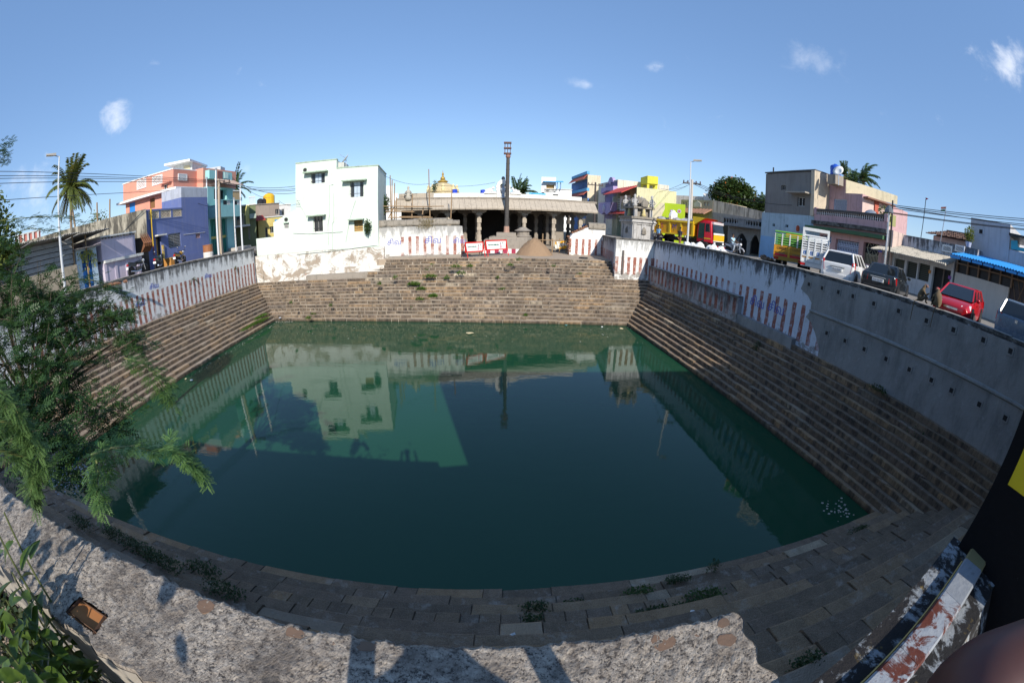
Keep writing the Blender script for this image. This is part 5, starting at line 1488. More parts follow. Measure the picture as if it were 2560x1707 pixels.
# beige house with tiled canopy, its long stained side wall
BE = paint((.45, .38, .27), .3, .4, (.12, .1, .07))
P_ = Plane(tuple(at_d(*K5(240, 560), 50).xy), tuple(at_d(*K5(556, 560), 46).xy))
t = thing('beige_house', 'beige house with brown tiled canopy and a long rain stained side wall', 'house', tuple(P_.pt(4, 5.4, -3)))
d_ = (P_.uv(K5(243, 560))[0], P_.uv(K5(556, 560))[0], 5.3, (P_.uv(K5(243, 470))[1] + P_.uv(K5(556, 472))[1]) / 2)
gh = P_.rect(K5(290, 660), K5(575, 780))
gh = (gh[0], min(gh[1], d_[1] - .3), 5.4, gh[3])
hs = [P_.rect(K5(a, 490), K5(b, 528)) for a, b in ((266, 282), (290, 306), (472, 495), (502, 524))]
part('wall', block(MB(), P_, *d_, 6, [gh] + hs, .3), BE, t)
for h in hs:
 part('vent_slot', MB().fbox(P_, *h, -.2, -.15), plain((.55, .5, .42), .8), t)
part('shop_opening', MB().fbox(P_, *gh, -.4, -.3), DARK, t)
part('niche_panel', MB().prism([P_.pt(*P_.uv(K5(x, y)), .0) for x, y in ((375, 540), (443, 540), (443, 505), (410, 480), (375, 505))], Vector((P_.n.x, P_.n.y, 0)) * .08), paint((.6, .57, .5), .2, .2), t)
part('tiled_canopy', MB().sheet(P_, P_.uv(K5(215, 600))[0], P_.uv(K5(548, 600))[0], P_.uv(K5(380, 606))[1], P_.uv(K5(380, 556))[1], 1.3, .0, .1, .06, 22), paint((.38, .2, .13), .5, .3), t)
part('lavender_pier', MB().fbox(P_, P_.uv(K5(275, 680))[0], P_.uv(K5(300, 680))[0], 5.4, P_.uv(K5(290, 620))[1], .0, .12), LAV, t)
co = P_.pt(d_[1], 0)
SDB = Plane((co.x + .02, co.y), tuple(at_d(*K5(1062, 600), 42).xy))
STW = NT('rain_stained_wall')
c_ = STW.mix(STW.noise(1.5, detail=6), (.48, .41, .33), (.58, .51, .43))
c_ = STW.mix(STW.step(STW.noise(1, STW.vmul(STW.pos, (3, 3, .35)), detail=8, rough=.72), .42, .6, 0, .8), c_, (.12, .1, .085))
STAIN = STW.out(c_, .9, STW.noise(5, detail=8), .02)
za, zb = SDB.uv(K5(558, 472))[1], SDB.uv(K5(1055, 590))[1]
part('side_wall', MB().prism([SDB.pt(0, 5.3, -.3), SDB.pt(SDB.L, 5.3, -.3), SDB.pt(SDB.L, zb, -.3), SDB.pt(0, za, -.3)], Vector((SDB.n.x, SDB.n.y, 0)) * .3), STAIN, t)
part('grey_band', MB().prism([SDB.pt(.02, 5.3, 0), SDB.pt(SDB.L, 5.3, 0), SDB.pt(SDB.L, SDB.uv(K5(1055, 668))[1], 0), SDB.pt(.02, SDB.uv(K5(558, 590))[1], 0)], Vector((SDB.n.x, SDB.n.y, 0)) * .03), paint((.26, .25, .25), .4, .5), t)
w = SDB.rect(K5(630, 688), K5(708, 760))
part('door', MB().fbox(SDB, w[0], w[1], 5.4, w[3], .03, .06), DARK, t)
h = pp(K5(460, 430), 58, K5(560, 430), 58)
quick_house('white_house', 'small white roof block behind the utility pole on the right', h, K5(465, 402), K5(562, 470), 5, WHITE, [(K5(540, 420), K5(552, 450))], cap=None)
h = pp(K5(200, 440), 60, K5(460, 450), 58)
quick_house('white_house', 'low white stained house behind the lime green shop roof', h, K5(200, 425), K5(462, 500), 5, paint((.62, .58, .52), .4, .6), [], cap=None)
# grey arched building with the dark balcony
GA = paint((.30, .29, .28), .5, .5)
P_ = Plane(tuple(at_d(*K5(728, 800), 39).xy), tuple(at_d(*K5(1052, 800), 38).xy))
t = thing('arched_house', 'grey stained house with dark arched gateways under a black balustrade', 'house', tuple(P_.pt(3, 5.4, -2)))
zb0, zb1, zt_ = P_.uv(K5(890, 735))[1], P_.uv(K5(890, 720))[1], P_.uv(K5(890, 665))[1]
part('balcony_slab', MB().fbox(P_, -.4, P_.L + .1, zb0 - .1, zb1, -4, 1.2), GA, t)
part('balcony_rail', MB().fbox(P_, -.4, P_.L + .1, zt_ - .1, zt_, .95, 1.2), GA, t)
for k in range(13):
 u = -.2 + (P_.L + .1) * (k + .5) / 13
 if k == 6:
  part('round_panel', MB().fbox(P_, u - .4, u + .4, zb1, zt_ - .1, .97, 1.17), GA, t)
 else:
  part('baluster', MB().lathe(P_.pt(u, zb1, 1.08), [(.12, 0), (.05, .15), (.13, .4), (.05, zt_ - zb1 - .25), (.12, zt_ - zb1 - .1)], 6), GA, t)
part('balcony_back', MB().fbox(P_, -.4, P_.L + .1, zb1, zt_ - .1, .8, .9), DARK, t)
ar = MB()
arches = [(P_.uv(K5(778, 900))[0], P_.uv(K5(890, 900))[0]), (P_.uv(K5(925, 900))[0], P_.uv(K5(1012, 900))[0])]
zsp, zap = P_.uv(K5(840, 870))[1], P_.uv(K5(840, 795))[1]
edges = [-.2] + [x for a in arches for x in a] + [P_.L]
for k in range(0, len(edges), 2):
 ar.fbox(P_, edges[k], edges[k + 1], 5.3, zb0 - .1, -.4, 0)
for a, b in arches:
 n = 8
 for k in range(n):
  x0, x1 = a + (b - a) * k / n, a + (b - a) * (k + 1) / n
  f = lambda x: zsp + (zap - zsp) * (1 - abs((x - (a + b) / 2) / ((b - a) / 2)) ** 1.6)
  ar.hexa([P_.pt(x0, f(x0), 0), P_.pt(x1, f(x1), 0), P_.pt(x1, f(x1), -.4), P_.pt(x0, f(x0), -.4)], [P_.pt(x0, zb0 - .1, 0), P_.pt(x1, zb0 - .1, 0), P_.pt(x1, zb0 - .1, -.4), P_.pt(x0, zb0 - .1, -.4)])
part('arcade', ar, paint((.42, .38, .33), .4, .4), t)
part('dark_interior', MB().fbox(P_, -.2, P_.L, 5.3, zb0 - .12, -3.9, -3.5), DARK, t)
part('side_wall', MB().fbox(P_, P_.L - .02, P_.L + .2, 5.3, zb0 - .1, -4, 0.05), GA, t)
part('gate_pillar', MB().fbox(P_, P_.L + .02, P_.L + .5, 5.4, P_.uv(K5(1020, 815))[1], .1, .6), paint((.3, .18, .12), .5, .3), t)
# ------------------------------------------------------------------ house fronts along the right bank
RH = Plane((19.6, 33.5), (22.3, 8.0))
def ru(p):
 return RH.uv(p)
CEM = NT('raw_cement')
c_ = CEM.mix(CEM.noise(.8, detail=7), (.17, .165, .16), (.245, .235, .225))
c_ = CEM.mix(CEM.step(CEM.noise(1, CEM.vmul(CEM.pos, (3, 3, .4)), detail=7, rough=.7), .5, .7, 0, .5), c_, (.09, .085, .08))
RAWC = CEM.out(c_, .92, CEM.noise(8, detail=8), .02)
t = thing('grey_house', 'tall bare cement house with one small window above a pale blue lower wall', 'house', tuple(RH.pt(4, 5.4, -4)))
u0, u1 = ru(K6(132, 400))[0], ru(K6(590, 400))[0]
zt = (ru(K6(137, 212))[1] + ru(K6(590, 198))[1]) / 2
zmid = ru(K6(300, 605))[1]
ws = [RH.rect(K6(287, 330), K6(331, 372)), RH.rect(K6(447, 440), K6(515, 535))]
lws = [RH.rect(K6(203, 702), K6(225, 730)), RH.rect(K6(330, 712), K6(356, 740))]
part('wall', block(MB(), RH, u0, u1, zmid, zt, 7, ws, .2), RAWC, t)
part('lower_wall', block(MB(), RH, u0 - .3, u1 + 1.0, 5.3, zmid - .002, 7, lws, .2, .02), paint((.38, .50, .58), .35, .5, (.05, .06, .06)), t)
part('blue_panel', MB().fbox(RH, ru(K6(85, 900))[0], ru(K6(240, 900))[0], 5.4, ru(K6(160, 828))[1], .021, .08), paint((.25, .45, .68), .15, .1), t)
part('cream_edge', MB().fbox(RH, u1, u1 + .35, zmid, zt + .05, -7, .15), paint((.55, .47, .36), .4, .4), t)
part('roof_edge', MB().fbox(RH, u0 - .03, u1 + .36, zt + .052, zt + .14, -7, .1), paint((.12, .12, .12), .3, .3), t)
for w in ws:
 window(t, RH, w, WHITE, DARK, 1, 0, .2, hbars=4)
awning(t, RH, ru(K6(388, 415))[0], ru(K6(580, 420))[0], ws[1][3] + .3, .7, .1, paint((.35, .32, .28), .4, .4))
for w in lws:
 part('vent_hole', MB().fbox(RH, *w, -.2, -.15), DARK, t)
part('roof_stub', MB().tube([RH.pt(u0 + .5, zt + .14, -.4), RH.pt(u0 + .5, zt + .6, -.4)], .06, 6), BLACK, t)
part('hanging_lamp', MB().lathe(RH.pt(*ru(K6(472, 785)), .3), [(.05, 0), (.14, .05), (.14, .35), (.05, .45)], 8), plain((.35, .06, .02), .5), t)
PNK = paint((.52, .34, .35), .3, .5, (.08, .06, .06), name='dusty_pink_paint')
t = thing('pink_house', 'dusty pink house with a black topped balustrade balcony and green stripe', 'house', tuple(RH.pt(13, 5.4, -4)))
u0, u1 = u1 + .37, ru(K6(1335, 800))[0]
ut = ru(K6(955, 450))[0]
zT = ru(K6(780, 360))[1]
zT2 = ru(K6(700, 225))[1]
lw = RH.rect(K6(672, 420), K6(797, 560))
zbal = ru(K6(900, 690))[1]
part('upper_wall', block(MB(), RH, u0, ut, zbal, zT, 7, [lw], .2, -1.6), PNK, t)
part('roof_cabin', block(MB(), RH, u0, ru(K6(785, 300))[0], zT + .002, zT2, 5, [], .1, -1.6), PNK, t)
part('cabin_side', MB().hexa([RH.pt(ru(K6(785, 300))[0], zT, -1.62), RH.pt(ru(K6(785, 300))[0] + .05, zT, -1.62), RH.pt(ut + 1, zT, -5), RH.pt(ut + .9, zT, -5)], [RH.pt(ru(K6(785, 300))[0], zT2, -1.62), RH.pt(ru(K6(785, 300))[0] + .05, zT2, -1.62), RH.pt(ut + 1, zT + .6, -5), RH.pt(ut + .9, zT + .6, -5)]), CREAM, t)
lattice(t, RH, lw, plain((.45, .52, .66), .7), plain((.05, .07, .12), .6), -1.72, 8, 9, 'pierced_window')
zr0, zr1 = ru(K6(900, 640))[1], ru(K6(900, 585))[1]
zslab = ru(K6(900, 705))[1]
uR = ru(K6(1345, 650))[0]
part('balcony_wall', MB().fbox(RH, u0 + .1, uR, zslab, zr0, 0, .18), PNK, t)
balusters(t, RH, u0 + .25, uR - .2, zr0 + .001, zr1 - .1, 34, paint((.72, .66, .64), .3, .3), .12)
part('shade_sheet', MB().fbox(RH, u0 + .2, uR - .15, zr0, zr1 - .1, -.06, -.02), DARK, t)  # black sheet behind the balusters, painted in as their shade
part('balcony_rail', MB().fbox(RH, u0 + .1, uR, zr1 - .1, zr1 + .05, -.05, .22), paint((.09, .08, .075), .4, .2), t)
part('balcony_floor', MB().fbox(RH, u0, uR + .05, zslab - .25, zslab - .002, -1.7, .35), COPE, t)
for u in (u0 + .1, uR - .25):
 part('balcony_post', MB().fbox(RH, u, u + .24, zr0 + .002, zr1 + .12, .23 - .25, .228), PNK, t)
zg0, zg1 = ru(K6(900, 800))[1], ru(K6(900, 765))[1]
part('middle_wall', MB().fbox(RH, u0, u1, zg1, zslab - .252, -1.7, .1), PNK, t)
part('green_stripe', MB().fbox(RH, u0 - .5, u1 - .1, zg0, zg1 - .002, -1.7, .5), paint((.06, .14, .07), .4, .5), t)
lows = [RH.rect(K6(672, 810), K6(775, 900)), RH.rect(K6(822, 850), K6(1037, 1020)), RH.rect(K6(1095, 880), K6(1228, 1120))]
part('lower_wall', block(MB(), RH, u0, u1, 5.3, zg0 - .002, 7, lows, .35), paint((.60, .36, .33), .2, .3), t)
for k, w in enumerate(lows[:2]):
 s = part('pierced_screen', MB().fbox(RH, *w, -.34, -.3), plain((.06, .08, .14), .6), t)
 nb = 14 if k else 8
 g_ = MB()
 for row in (0, .5):
  for i in range(nb):
   u = w[0] + (w[1] - w[0]) * (i + .5) / nb
   hh = (w[3] - w[2]) * .5
   g_.lathe(RH.pt(u, w[2] + (w[3] - w[2]) * row, -.25), [(.03, .02), (.07, hh * .3), (.03, hh * .6), (.07, hh * .9)], 5)
 g_.fbox(RH, w[0], w[1], w[2] + (w[3] - w[2]) * .48, w[2] + (w[3] - w[2]) * .55, -.29, -.2)
 part('baluster_screen', g_, plain((.5, .55, .68), .7), s)
w = lows[2]
dd = part('iron_gate', MB().fbox(RH, *w, -.34, -.3), DARK, t)
gm = MB()
for k in range(11):
 u = w[0] + (w[1] - w[0]) * (k + .5) / 11
 gm.fbox(RH, u - .02, u + .02, w[2], w[2] + (w[3] - w[2]) * .52, -.26, -.22)
zc_ = w[2] + (w[3] - w[2]) * .76
um = (w[0] + w[1]) / 2
rr = (w[1] - w[0]) * .36
for k in range(8):
 a0, a1 = 2 * PI * k / 8, 2 * PI * (k + 1) / 8
 gm.tube([RH.pt(um + math.cos(a0) * rr, zc_ + math.sin(a0) * rr, -.24), RH.pt(um + math.cos(a1) * rr, zc_ + math.sin(a1) * rr, -.24)], .03, 4)
 gm.tube([RH.pt(um + math.cos(a0) * rr * .4, zc_ + math.sin(a0) * rr * .4, -.24), RH.pt(um + math.cos(a0) * rr * 1.4, zc_ + math.sin(a0) * rr * 1.4, -.24)], .02, 4)
part('gate_bars', gm, plain((.45, .42, .3), .4, .4), dd)
h = RH.rect(K6(1238, 958), K6(1275, 985))
sg = part('blue_plaque', MB().fbox(RH, *h, 0, .03), plain((.02, .08, .5), .5), t)
part('cream_end', MB().fbox(RH, u1 + .002, u1 + .5, 5.3, ru(K6(1345, 765))[1], -2, .2), paint((.62, .48, .42), .3, .3), t)
# rear part of the pink house with small gable and painted porch
RP2 = Plane(tuple(RH.pt(ut + .02, 0, -1.6).xy), tuple(RH.pt(ut + .7, 0, -4.6).xy))
part('rear_wall', MB().fbox(RP2, 0, RP2.L, zbal, zT - .25, -.2, 0), paint((.66, .5, .45), .2, .2), t)
part('rear_roof', MB().fbox(RP2, .1, RP2.L, zT - .24, zT - .14, -.3, .45), plain((.2, .1, .07), .7), t)
part('rear_pier', MB().fbox(RP2, 1.2, 1.6, zbal, zT - .25, 0.002, .1), plain((.45, .1, .06), .7), t)
part('rear_window', MB().fbox(RP2, 2.2, 3.6, zbal + .6, zT - .8, 0.002, .08), plain((.3, .3, .12), .6), t)
q = at_d(*K6(1180, 530), 33)
P_ = pp(K6(1090, 540), 36, K6(1258, 560), 37)
quick_house('stained_annex', 'cream stained annexe wall beyond the pink balcony', P_, K6(1090, 470), K6(1258, 640), 4, paint((.55, .47, .37), .4, .5), [], cap=None)
# blue tank and dish on the roof
q = at_d(*K6(818, 242), 31.0)
t = thing('water_tank', 'blue plastic roof tank with a white dish beside it on the pink house', 'water tank', tuple(q))
t.scale = (.72, .72, .68)
part('tank_body', MB().lathe((0, 0, .1), [(.55, 0), (.58, .1), (.55, .2), (.58, .35), (.55, .5), (.58, .65), (.56, .95), (.45, 1.05), (.2, 1.12), (.18, 1.2), (.02, 1.22)], 16), plain((.02, .09, .5), .35), t, True, True)
part('tank_base', MB().box(-.6, .6, -.6, .6, -.9, .1), GREYSTONE, t, True)
q2 = at_d(*K6(850, 235), 30.2)
t = thing('satellite_dish', 'white satellite dish in front of the blue roof tank', 'satellite dish', (q2.x, q2.y, q2.z - .35))
Md = Matrix.Rotation(rad(-70), 3, 'Z') @ Matrix.Rotation(rad(58), 3, 'X')
part('dish', MB().lathe((0, 0, .62), [(.05, 0), (.25, .04), (.42, .13), (.43, .15), (.2, .06), (.03, .03)], 16, M=Md), WHITE, t, True, True)
part('mast', MB().tube([(0, 0, -.3), (0, 0, .62)], .03, 6), STEEL, t, True)
q2 = RH.pt(ru(K6(1100, 580))[0], zr0 - .3, -.8)
t = thing('satellite_dish', 'grey satellite dish low behind the pink balcony rail', 'satellite dish', tuple(q2))
part('dish', MB().lathe((0, 0, .55), [(.05, 0), (.3, .05), (.5, .15), (.51, .17), (.25, .07), (.03, .03)], 16, M=Md), STEEL, t, True, True)
part('mast', MB().tube([(0, 0, -.4), (0, 0, .55)], .03, 6), STEEL, t, True)
# low white house with asbestos lean-to
MOLD = m_limewash((20, 30), (23, 8), 0, 0, 1, .5, .85, ru(K7(450, 560))[1] + .1, wash=(.62, .63, .66))
t = thing('low_white_house', 'low mouldy white house with shutters under a grey corrugated lean-to', 'house', tuple(RH.pt(20, 5.4, -3)))
u0, u1 = ru(K7(215, 900))[0], ru(K7(880, 900))[0]
ztp = ru(K7(480, 575))[1]
part('upper_wall', block(MB(), RH, ru(K7(262, 600))[0], u1 + 1.0, ru(K7(500, 740))[1], ztp, 5, [], .1, -1.2), MOLD, t)
for a, b in ((702, 795), (830, 920)):
 lattice(t, RH, RH.rect(K7(a, 640), K7(b, 730)), WHITE, DARK, -1.15, 4, 3, 'pierced_panel')
ws = [RH.rect(K7(a, y0), K7(b, y1)) for a, b, y0, y1 in ((188, 270, 785, 880), (302, 390, 805, 915), (422, 505, 830, 1010), (538, 628, 850, 1040))]
dr = RH.rect(K7(680, 885), K7(828, 1110))
dr = (dr[0], dr[1], 5.4, dr[3])
part('wall', block(MB(), RH, u0 - .4, u1, 5.3, ru(K7(500, 745))[1], 4, ws + [dr], .3), paint((.66, .67, .68), .25, .35), t)
for w in ws:
 sh_ = part('shutter', MB().fbox(RH, *w, -.3, -.24), plain((.03, .035, .03), .6), t)
 sl = MB()
 for k in range(9):
  z = w[2] + (w[3] - w[2]) * (k + .5) / 9
  sl.fbox(RH, w[0] + .03, w[1] - .03, z - .03, z + .015, -.24, -.2)
 part('slats', sl, plain((.09, .10, .08), .6), sh_)
part('doorway', MB().fbox(RH, *dr, -.35, -.3), DARK, t)
part('door_leaf', MB().fbox(RH, dr[0] + (dr[1] - dr[0]) * .5, dr[0] + (dr[1] - dr[0]) * .58, dr[2], dr[3], -.3, -.22), plain((.16, .13, .11), .7), t)
for (x0, x1, y0, y1, cl) in ((636, 655, 920, 958, (.6, .25, .04)), (828, 852, 975, 1015, (.25, .08, .35))):
 part('wall_plaque', MB().fbox(RH, *RH.rect(K7(x0, y0), K7(x1, y1)), 0, .03), plain(cl, .5), t)
a0, a1 = ru(K7(165, 760))[0], ru(K7(885, 870))[0]
ze = (ru(K7(180, 750))[1] + ru(K7(870, 890))[1]) / 2
zh = (ru(K7(245, 675))[1] + ru(K7(880, 780))[1]) / 2
ASB = NT('asbestos_sheet')
c_ = ASB.mix(ASB.noise(2.5, detail=7), (.34, .31, .26), (.44, .41, .35))
c_ = ASB.mix(ASB.step(ASB.noise(3.5, detail=8, rough=.75), .5, .6, 0, .6), c_, (.08, .08, .08))
ASBM = ASB.out(c_, .9, ASB.noise(20), .01)
nsh = 8
for k in range(nsh):
 a, b = a0 + (a1 - a0) * k / nsh, a0 + (a1 - a0) * (k + 1) / nsh
 part('roof_sheet', MB().sheet(RH, a, b - .015, ze + R.uniform(-.02, .02), zh + R.uniform(-.02, .03), 1.35 + R.uniform(-.06, .06), -1.1, .025, .09, 10), ASBM, t)
# potted plant on it
q = RH.pt(ru(K7(945, 640))[0], ztp + .05, -1.4)
# tiled roof behind, grey block, blue awning house
P_ = pp(K7(630, 560), 35, K7(1045, 640), 33)
h = P_.rect(K7(625, 545), K7(1045, 640))
t = thing('tiled_house', 'old brown clay tiled roof behind the low white house', 'house', tuple(P_.pt((h[0] + h[1]) / 2, 5.4, -3)))
TILE = paint((.17, .10, .07), .5, .2, (.05, .04, .035))
zr0, zr1 = (P_.uv(K7(640, 560))[1] + P_.uv(K7(1040, 655))[1]) / 2, (P_.uv(K7(700, 478))[1] + P_.uv(K7(1045, 540))[1]) / 2
part('wall', block(MB(), P_, h[0] + .3, h[1] + 3, 5.3, zr0, 6, [], .1, -.5), OFFW, t)
nr, nc = 9, 26
for j in range(nr):
 f0, f1 = j / nr, (j + 1) / nr
 z0_, z1_ = zr0 + (zr1 - zr0) * f0, zr0 + (zr1 - zr0) * f1
 for i in range(nc):
  a, b = h[0] + (h[1] + 1.5 - h[0]) * i / nc, h[0] + (h[1] + 1.5 - h[0]) * (i + 1) / nc
  o0, o1 = .3 - 3.5 * f0, .3 - 3.5 * f1
  jz = R.uniform(-.02, .03)
  m = MB().hexa([P_.pt(a + .01, z0_ + jz, o0 + .04), P_.pt(b - .01, z0_ + jz, o0 + .04), P_.pt(b - .01, z1_, o1), P_.pt(a + .01, z1_, o1)],
                      [P_.pt(a + .03, z0_ + .07 + jz, o0 + .04), P_.pt(b - .03, z0_ + .07 + jz, o0 + .04), P_.pt(b - .03, z1_ + .05, o1), P_.pt(a + .03, z1_ + .05, o1)])
  part('roof_tile', m, TILE, t)
part('ridge', MB().tube([P_.pt(h[0], zr1 + .05, -3.3), P_.pt(h[1] + 1.5, zr1 + .05, -3.3)], .12, 6), TILE, t)
part('rear_slope', MB().sheet(P_, h[0], h[1] + 1.5, zr0, zr1, -6.6, -3.3, .06), TILE, t)
part('gable_end', MB().prism([P_.pt(h[0] + .25, zr0, -.5), P_.pt(h[0] + .25, zr1 - .1, -3.3), P_.pt(h[0] + .25, zr0, -6)], Vector((P_.d.x, P_.d.y, 0)) * .1), DARK, t)
GB = paint((.47, .47, .49), .15, .25)
GP = Plane(tuple(RH.pt(ru(K7(1035, 700))[0], 0, -2.2).xy), tuple(RH.pt(ru(K7(1700, 900))[0] + 6, 0, -2.2).xy))
t = thing('grey_block_house', 'plain pale grey tall block house with a small square vent', 'house', tuple(GP.pt(3, 5.4, -3)))
a, b = GP.uv(K7(1045, 500))[0], GP.uv(K7(1432, 560))[0]
zt = (GP.uv(K7(1062, 412))[1] + GP.uv(K7(1440, 475))[1]) / 2
zl_ = GP.uv(K7(1500, 735))[1]
part('wall', block(MB(), GP, a, b, 5.3, zt, 6, [], .1), GB, t)
part('lower_wall', block(MB(), GP, b + .002, GP.L, 5.3, zl_, 6, [], .1, -.05), GB, t)
part('teal_parapet', MB().prism([GP.pt(*GP.uv(K7(x, y)), .0) for x, y in ((1440, 715), (1440, 632), (1500, 632), (1505, 695), (1600, 712), (1600, 745))], Vector((GP.n.x, GP.n.y, 0)) * -.3), plain((.05, .34, .40), .6), t)
v = part('vent', MB().fbox(GP, *GP.rect(K7(1128, 525), K7(1166, 565)), 0, .03), WHITE, t)
hv = GP.rect(K7(1128, 525), K7(1166, 565))
for i in (0, 1):
 for j in (0, 1, 2):
  uu, zz = hv[0] + (hv[1] - hv[0]) * (.28 + .44 * i), hv[2] + (hv[3] - hv[2]) * (.2 + .3 * j)
  part('vent_hole', MB().fbox(GP, uu - .06, uu + .06, zz - .05, zz + .05, .03, .036), DARK, v)
part('roof_overhang', MB().fbox(GP, b, b + 1.6, GP.uv(K7(1480, 600))[1], GP.uv(K7(1480, 575))[1], -3, .3), BLACK, t)
t = thing('awning_house', 'house with a bright blue corrugated awning over dark grilled windows', 'house', tuple(RH.pt(25, 5.4, -2)))
u0, u1 = ru(K7(880, 1000))[0], ru(K7(1700, 1150))[0] + 3
zs = (ru(K7(890, 950))[1] + ru(K7(1425, 1080))[1]) / 2
ztw = (ru(K7(890, 800))[1] + ru(K7(1568, 945))[1]) / 2
uw = ru(K7(1420, 1100))[0]
gt = (uw + .02, u1 - .1, 5.35, ztw - .3)
part('low_wall', block(MB(), RH, u0 + .05, uw, 5.3, zs, 2.4, [], .1), paint((.6, .56, .5), .12, .15), t)
part('window_back', MB().fbox(RH, u0 + .05, u1, zs, ztw, -2.4, -.25), plain((.025, .02, .018), .35), t)
part('gate_back', MB().fbox(RH, uw + .01, u1, 5.3, zs, -2.4, -.25), plain((.06, .04, .035), .5), t)
FRB = plain((.20, .13, .08), .6)
for k in range(6):
 u = u0 + (uw - u0) * k / 5
 part('window_post', MB().fbox(RH, u + .03, u + .12, zs, ztw, -.24, -.05), FRB, t)
part('window_rail', MB().fbox(RH, u0, u1, ztw - .35, ztw - .28, -.24, -.04), FRB, t)
gg = MB()
for k in range(14):
 u = uw + .05 + (u1 - uw) * k / 14
 gg.tube([RH.pt(u, 5.4, -.15), RH.pt(u + .9, zs + .6, -.15)], .02, 4)
 gg.tube([RH.pt(u + .9, 5.4, -.17), RH.pt(u, zs + .6, -.17)], .02, 4)
part('lattice_gate', gg, FRB, t)
for k in range(12):
 a, b = u0 + (u1 - u0) * k / 12, u0 + (u1 - u0) * (k + 1) / 12
 part('awning_sheet', MB().sheet(RH, a, b - .01, ztw - .02, ztw + .42, 1.0, -2.2, .025, .07, 8), plain((.03, .25, .62), .4), t)
 part('awning_fringe', MB().fbox(RH, a + .02, b - .05, ztw - .17, ztw - .05, .98, 1.02), plain((.04, .28, .66), .5), t)
# ------------------------------------------------------------------ small shrine on the corner of the right bank
c0 = at_d(*K4(1108, 760), 34.5)
t = thing('shrine', 'small weathered stucco shrine with tiered roof and corner figures above the white pier', 'shrine', (c0.x, c0.y, 5.45), rad(6))
def sz(y):
 return at_d(*K4(1110, y), 34.5).z - 5.45
W_, D_ = 1.95, 2.6
SHW = paint((.44, .43, .42), .55, .7, (.07, .065, .06))
SHG = paint((.25, .225, .19), .65, .6, (.04, .035, .03))
part('body', MB().box(0, W_, 0, D_, 0, sz(705)), SHW, t, True)
for a, b in ((0, .3), (W_ - .3, W_), (W_ * .5 - .2, W_ * .5 + .2)):
 part('pilaster', MB().box(a, b, -.07, -.002, 0, sz(705)), SHW, t, True)
for a, b in ((0, .35), (D_ - .35, D_)):
 part('pilaster', MB().box(-.07, -.002, a, b, 0, sz(705)), SHW, t, True)
zlev = [sz(y) for y in (705, 685, 672, 650, 628)]
for k, (e, za, zb) in enumerate([(.1, zlev[0], zlev[1]), (.22, zlev[1] + .002, zlev[2]), (.16, zlev[2] + .002, zlev[3]), (.3, zlev[3] + .002, zlev[4])]):
 part('cornice', MB().box(-e, W_ + e, -e, D_ + e, za, zb), SHW if k != 3 else SHG, t, True)
zn0, zn1 = sz(628), sz(548)
part('upper_core', MB().box(.35, W_ - .35, .4, D_ - .4, zn0, zn1), SHG, t, True)
for x in (.12, W_ - .4, W_ * .5 - .1):
 for y in (.1, D_ - .4):
  part('corner_pillar', MB().box(x, x + .26, y, y + .26, zn0, zn1), SHW, t, True)
part('upper_slab', MB().box(-.02, W_ + .02, -.02, D_ + .02, zn1 + .002, zn1 + .16), SHG, t, True)
for x, y in ((W_ * .5, .12), (.12, D_ * .5)):
 part('niche_figure', MB().lathe((x, y, zn0), [(.2, 0), (.22, .2), (.13, .3), (.16, .48), (.07, .56), (.1, .66), (.03, .74)], 8), paint((.5, .42, .2), .4, .3), t, True, True)
 part('belly_niche', MB().lathe((x - (.12 if x < .2 else 0), y - (.24 if y < .2 else 0), sz(800)), [(.2, 0), (.24, .06), (.2, .12), (.2, .35), (.12, .5), (.03, .62)], 8, 1, .5), SHG, t, True)
zd0, zd1 = zn1 + .162, sz(455)
part('dome', MB().lathe((W_ * .5, D_ * .5, zd0), [(.62, 0), (.78, .12), (.85, .35), (.8, .6), (.6, .82), (.28, zd1 - zd0), (.2, zd1 - zd0 + .06), (.1, zd1 - zd0 + .1), (.14, zd1 - zd0 + .2), (.03, zd1 - zd0 + .42)], 8), SHG, t, True)
for k in range(8):
 a = 2 * PI * (k + .5) / 8
 part('dome_boss', MB().ball((W_ * .5 + .78 * math.cos(a), D_ * .5 + .78 * math.sin(a), zd0 + .42), .15, .15, .2, 6, 4), SHG, t, True)
for (x, y) in ((.15, .2), (W_ - .2, .2), (.15, D_ - .25), (W_ - .2, D_ - .25)):
 m = MB().lathe((x, y, zd0), [(.2, 0), (.24, .15), (.16, .35), (.2, .6), (.08, .72), (.13, .85), (.11, .98), (.02, 1.05)], 8)
 for s_ in (-1, 1):
  m.tube([(x + s_ * .18, y, zd0 + .58), (x + s_ * .28, y - .1, zd0 + .35), (x + s_ * .1, y - .2, zd0 + .25)], .05, 5)
 part('corner_figure', m, SHW, t, True, True)
for x in (W_ * .5 + .0,):
 part('gable_niche', MB().lathe((x, -.05, zd0), [(.3, 0), (.34, .2), (.3, .45), (.12, .62), (.02, .7)], 8, 1, .5), SHG, t, True)
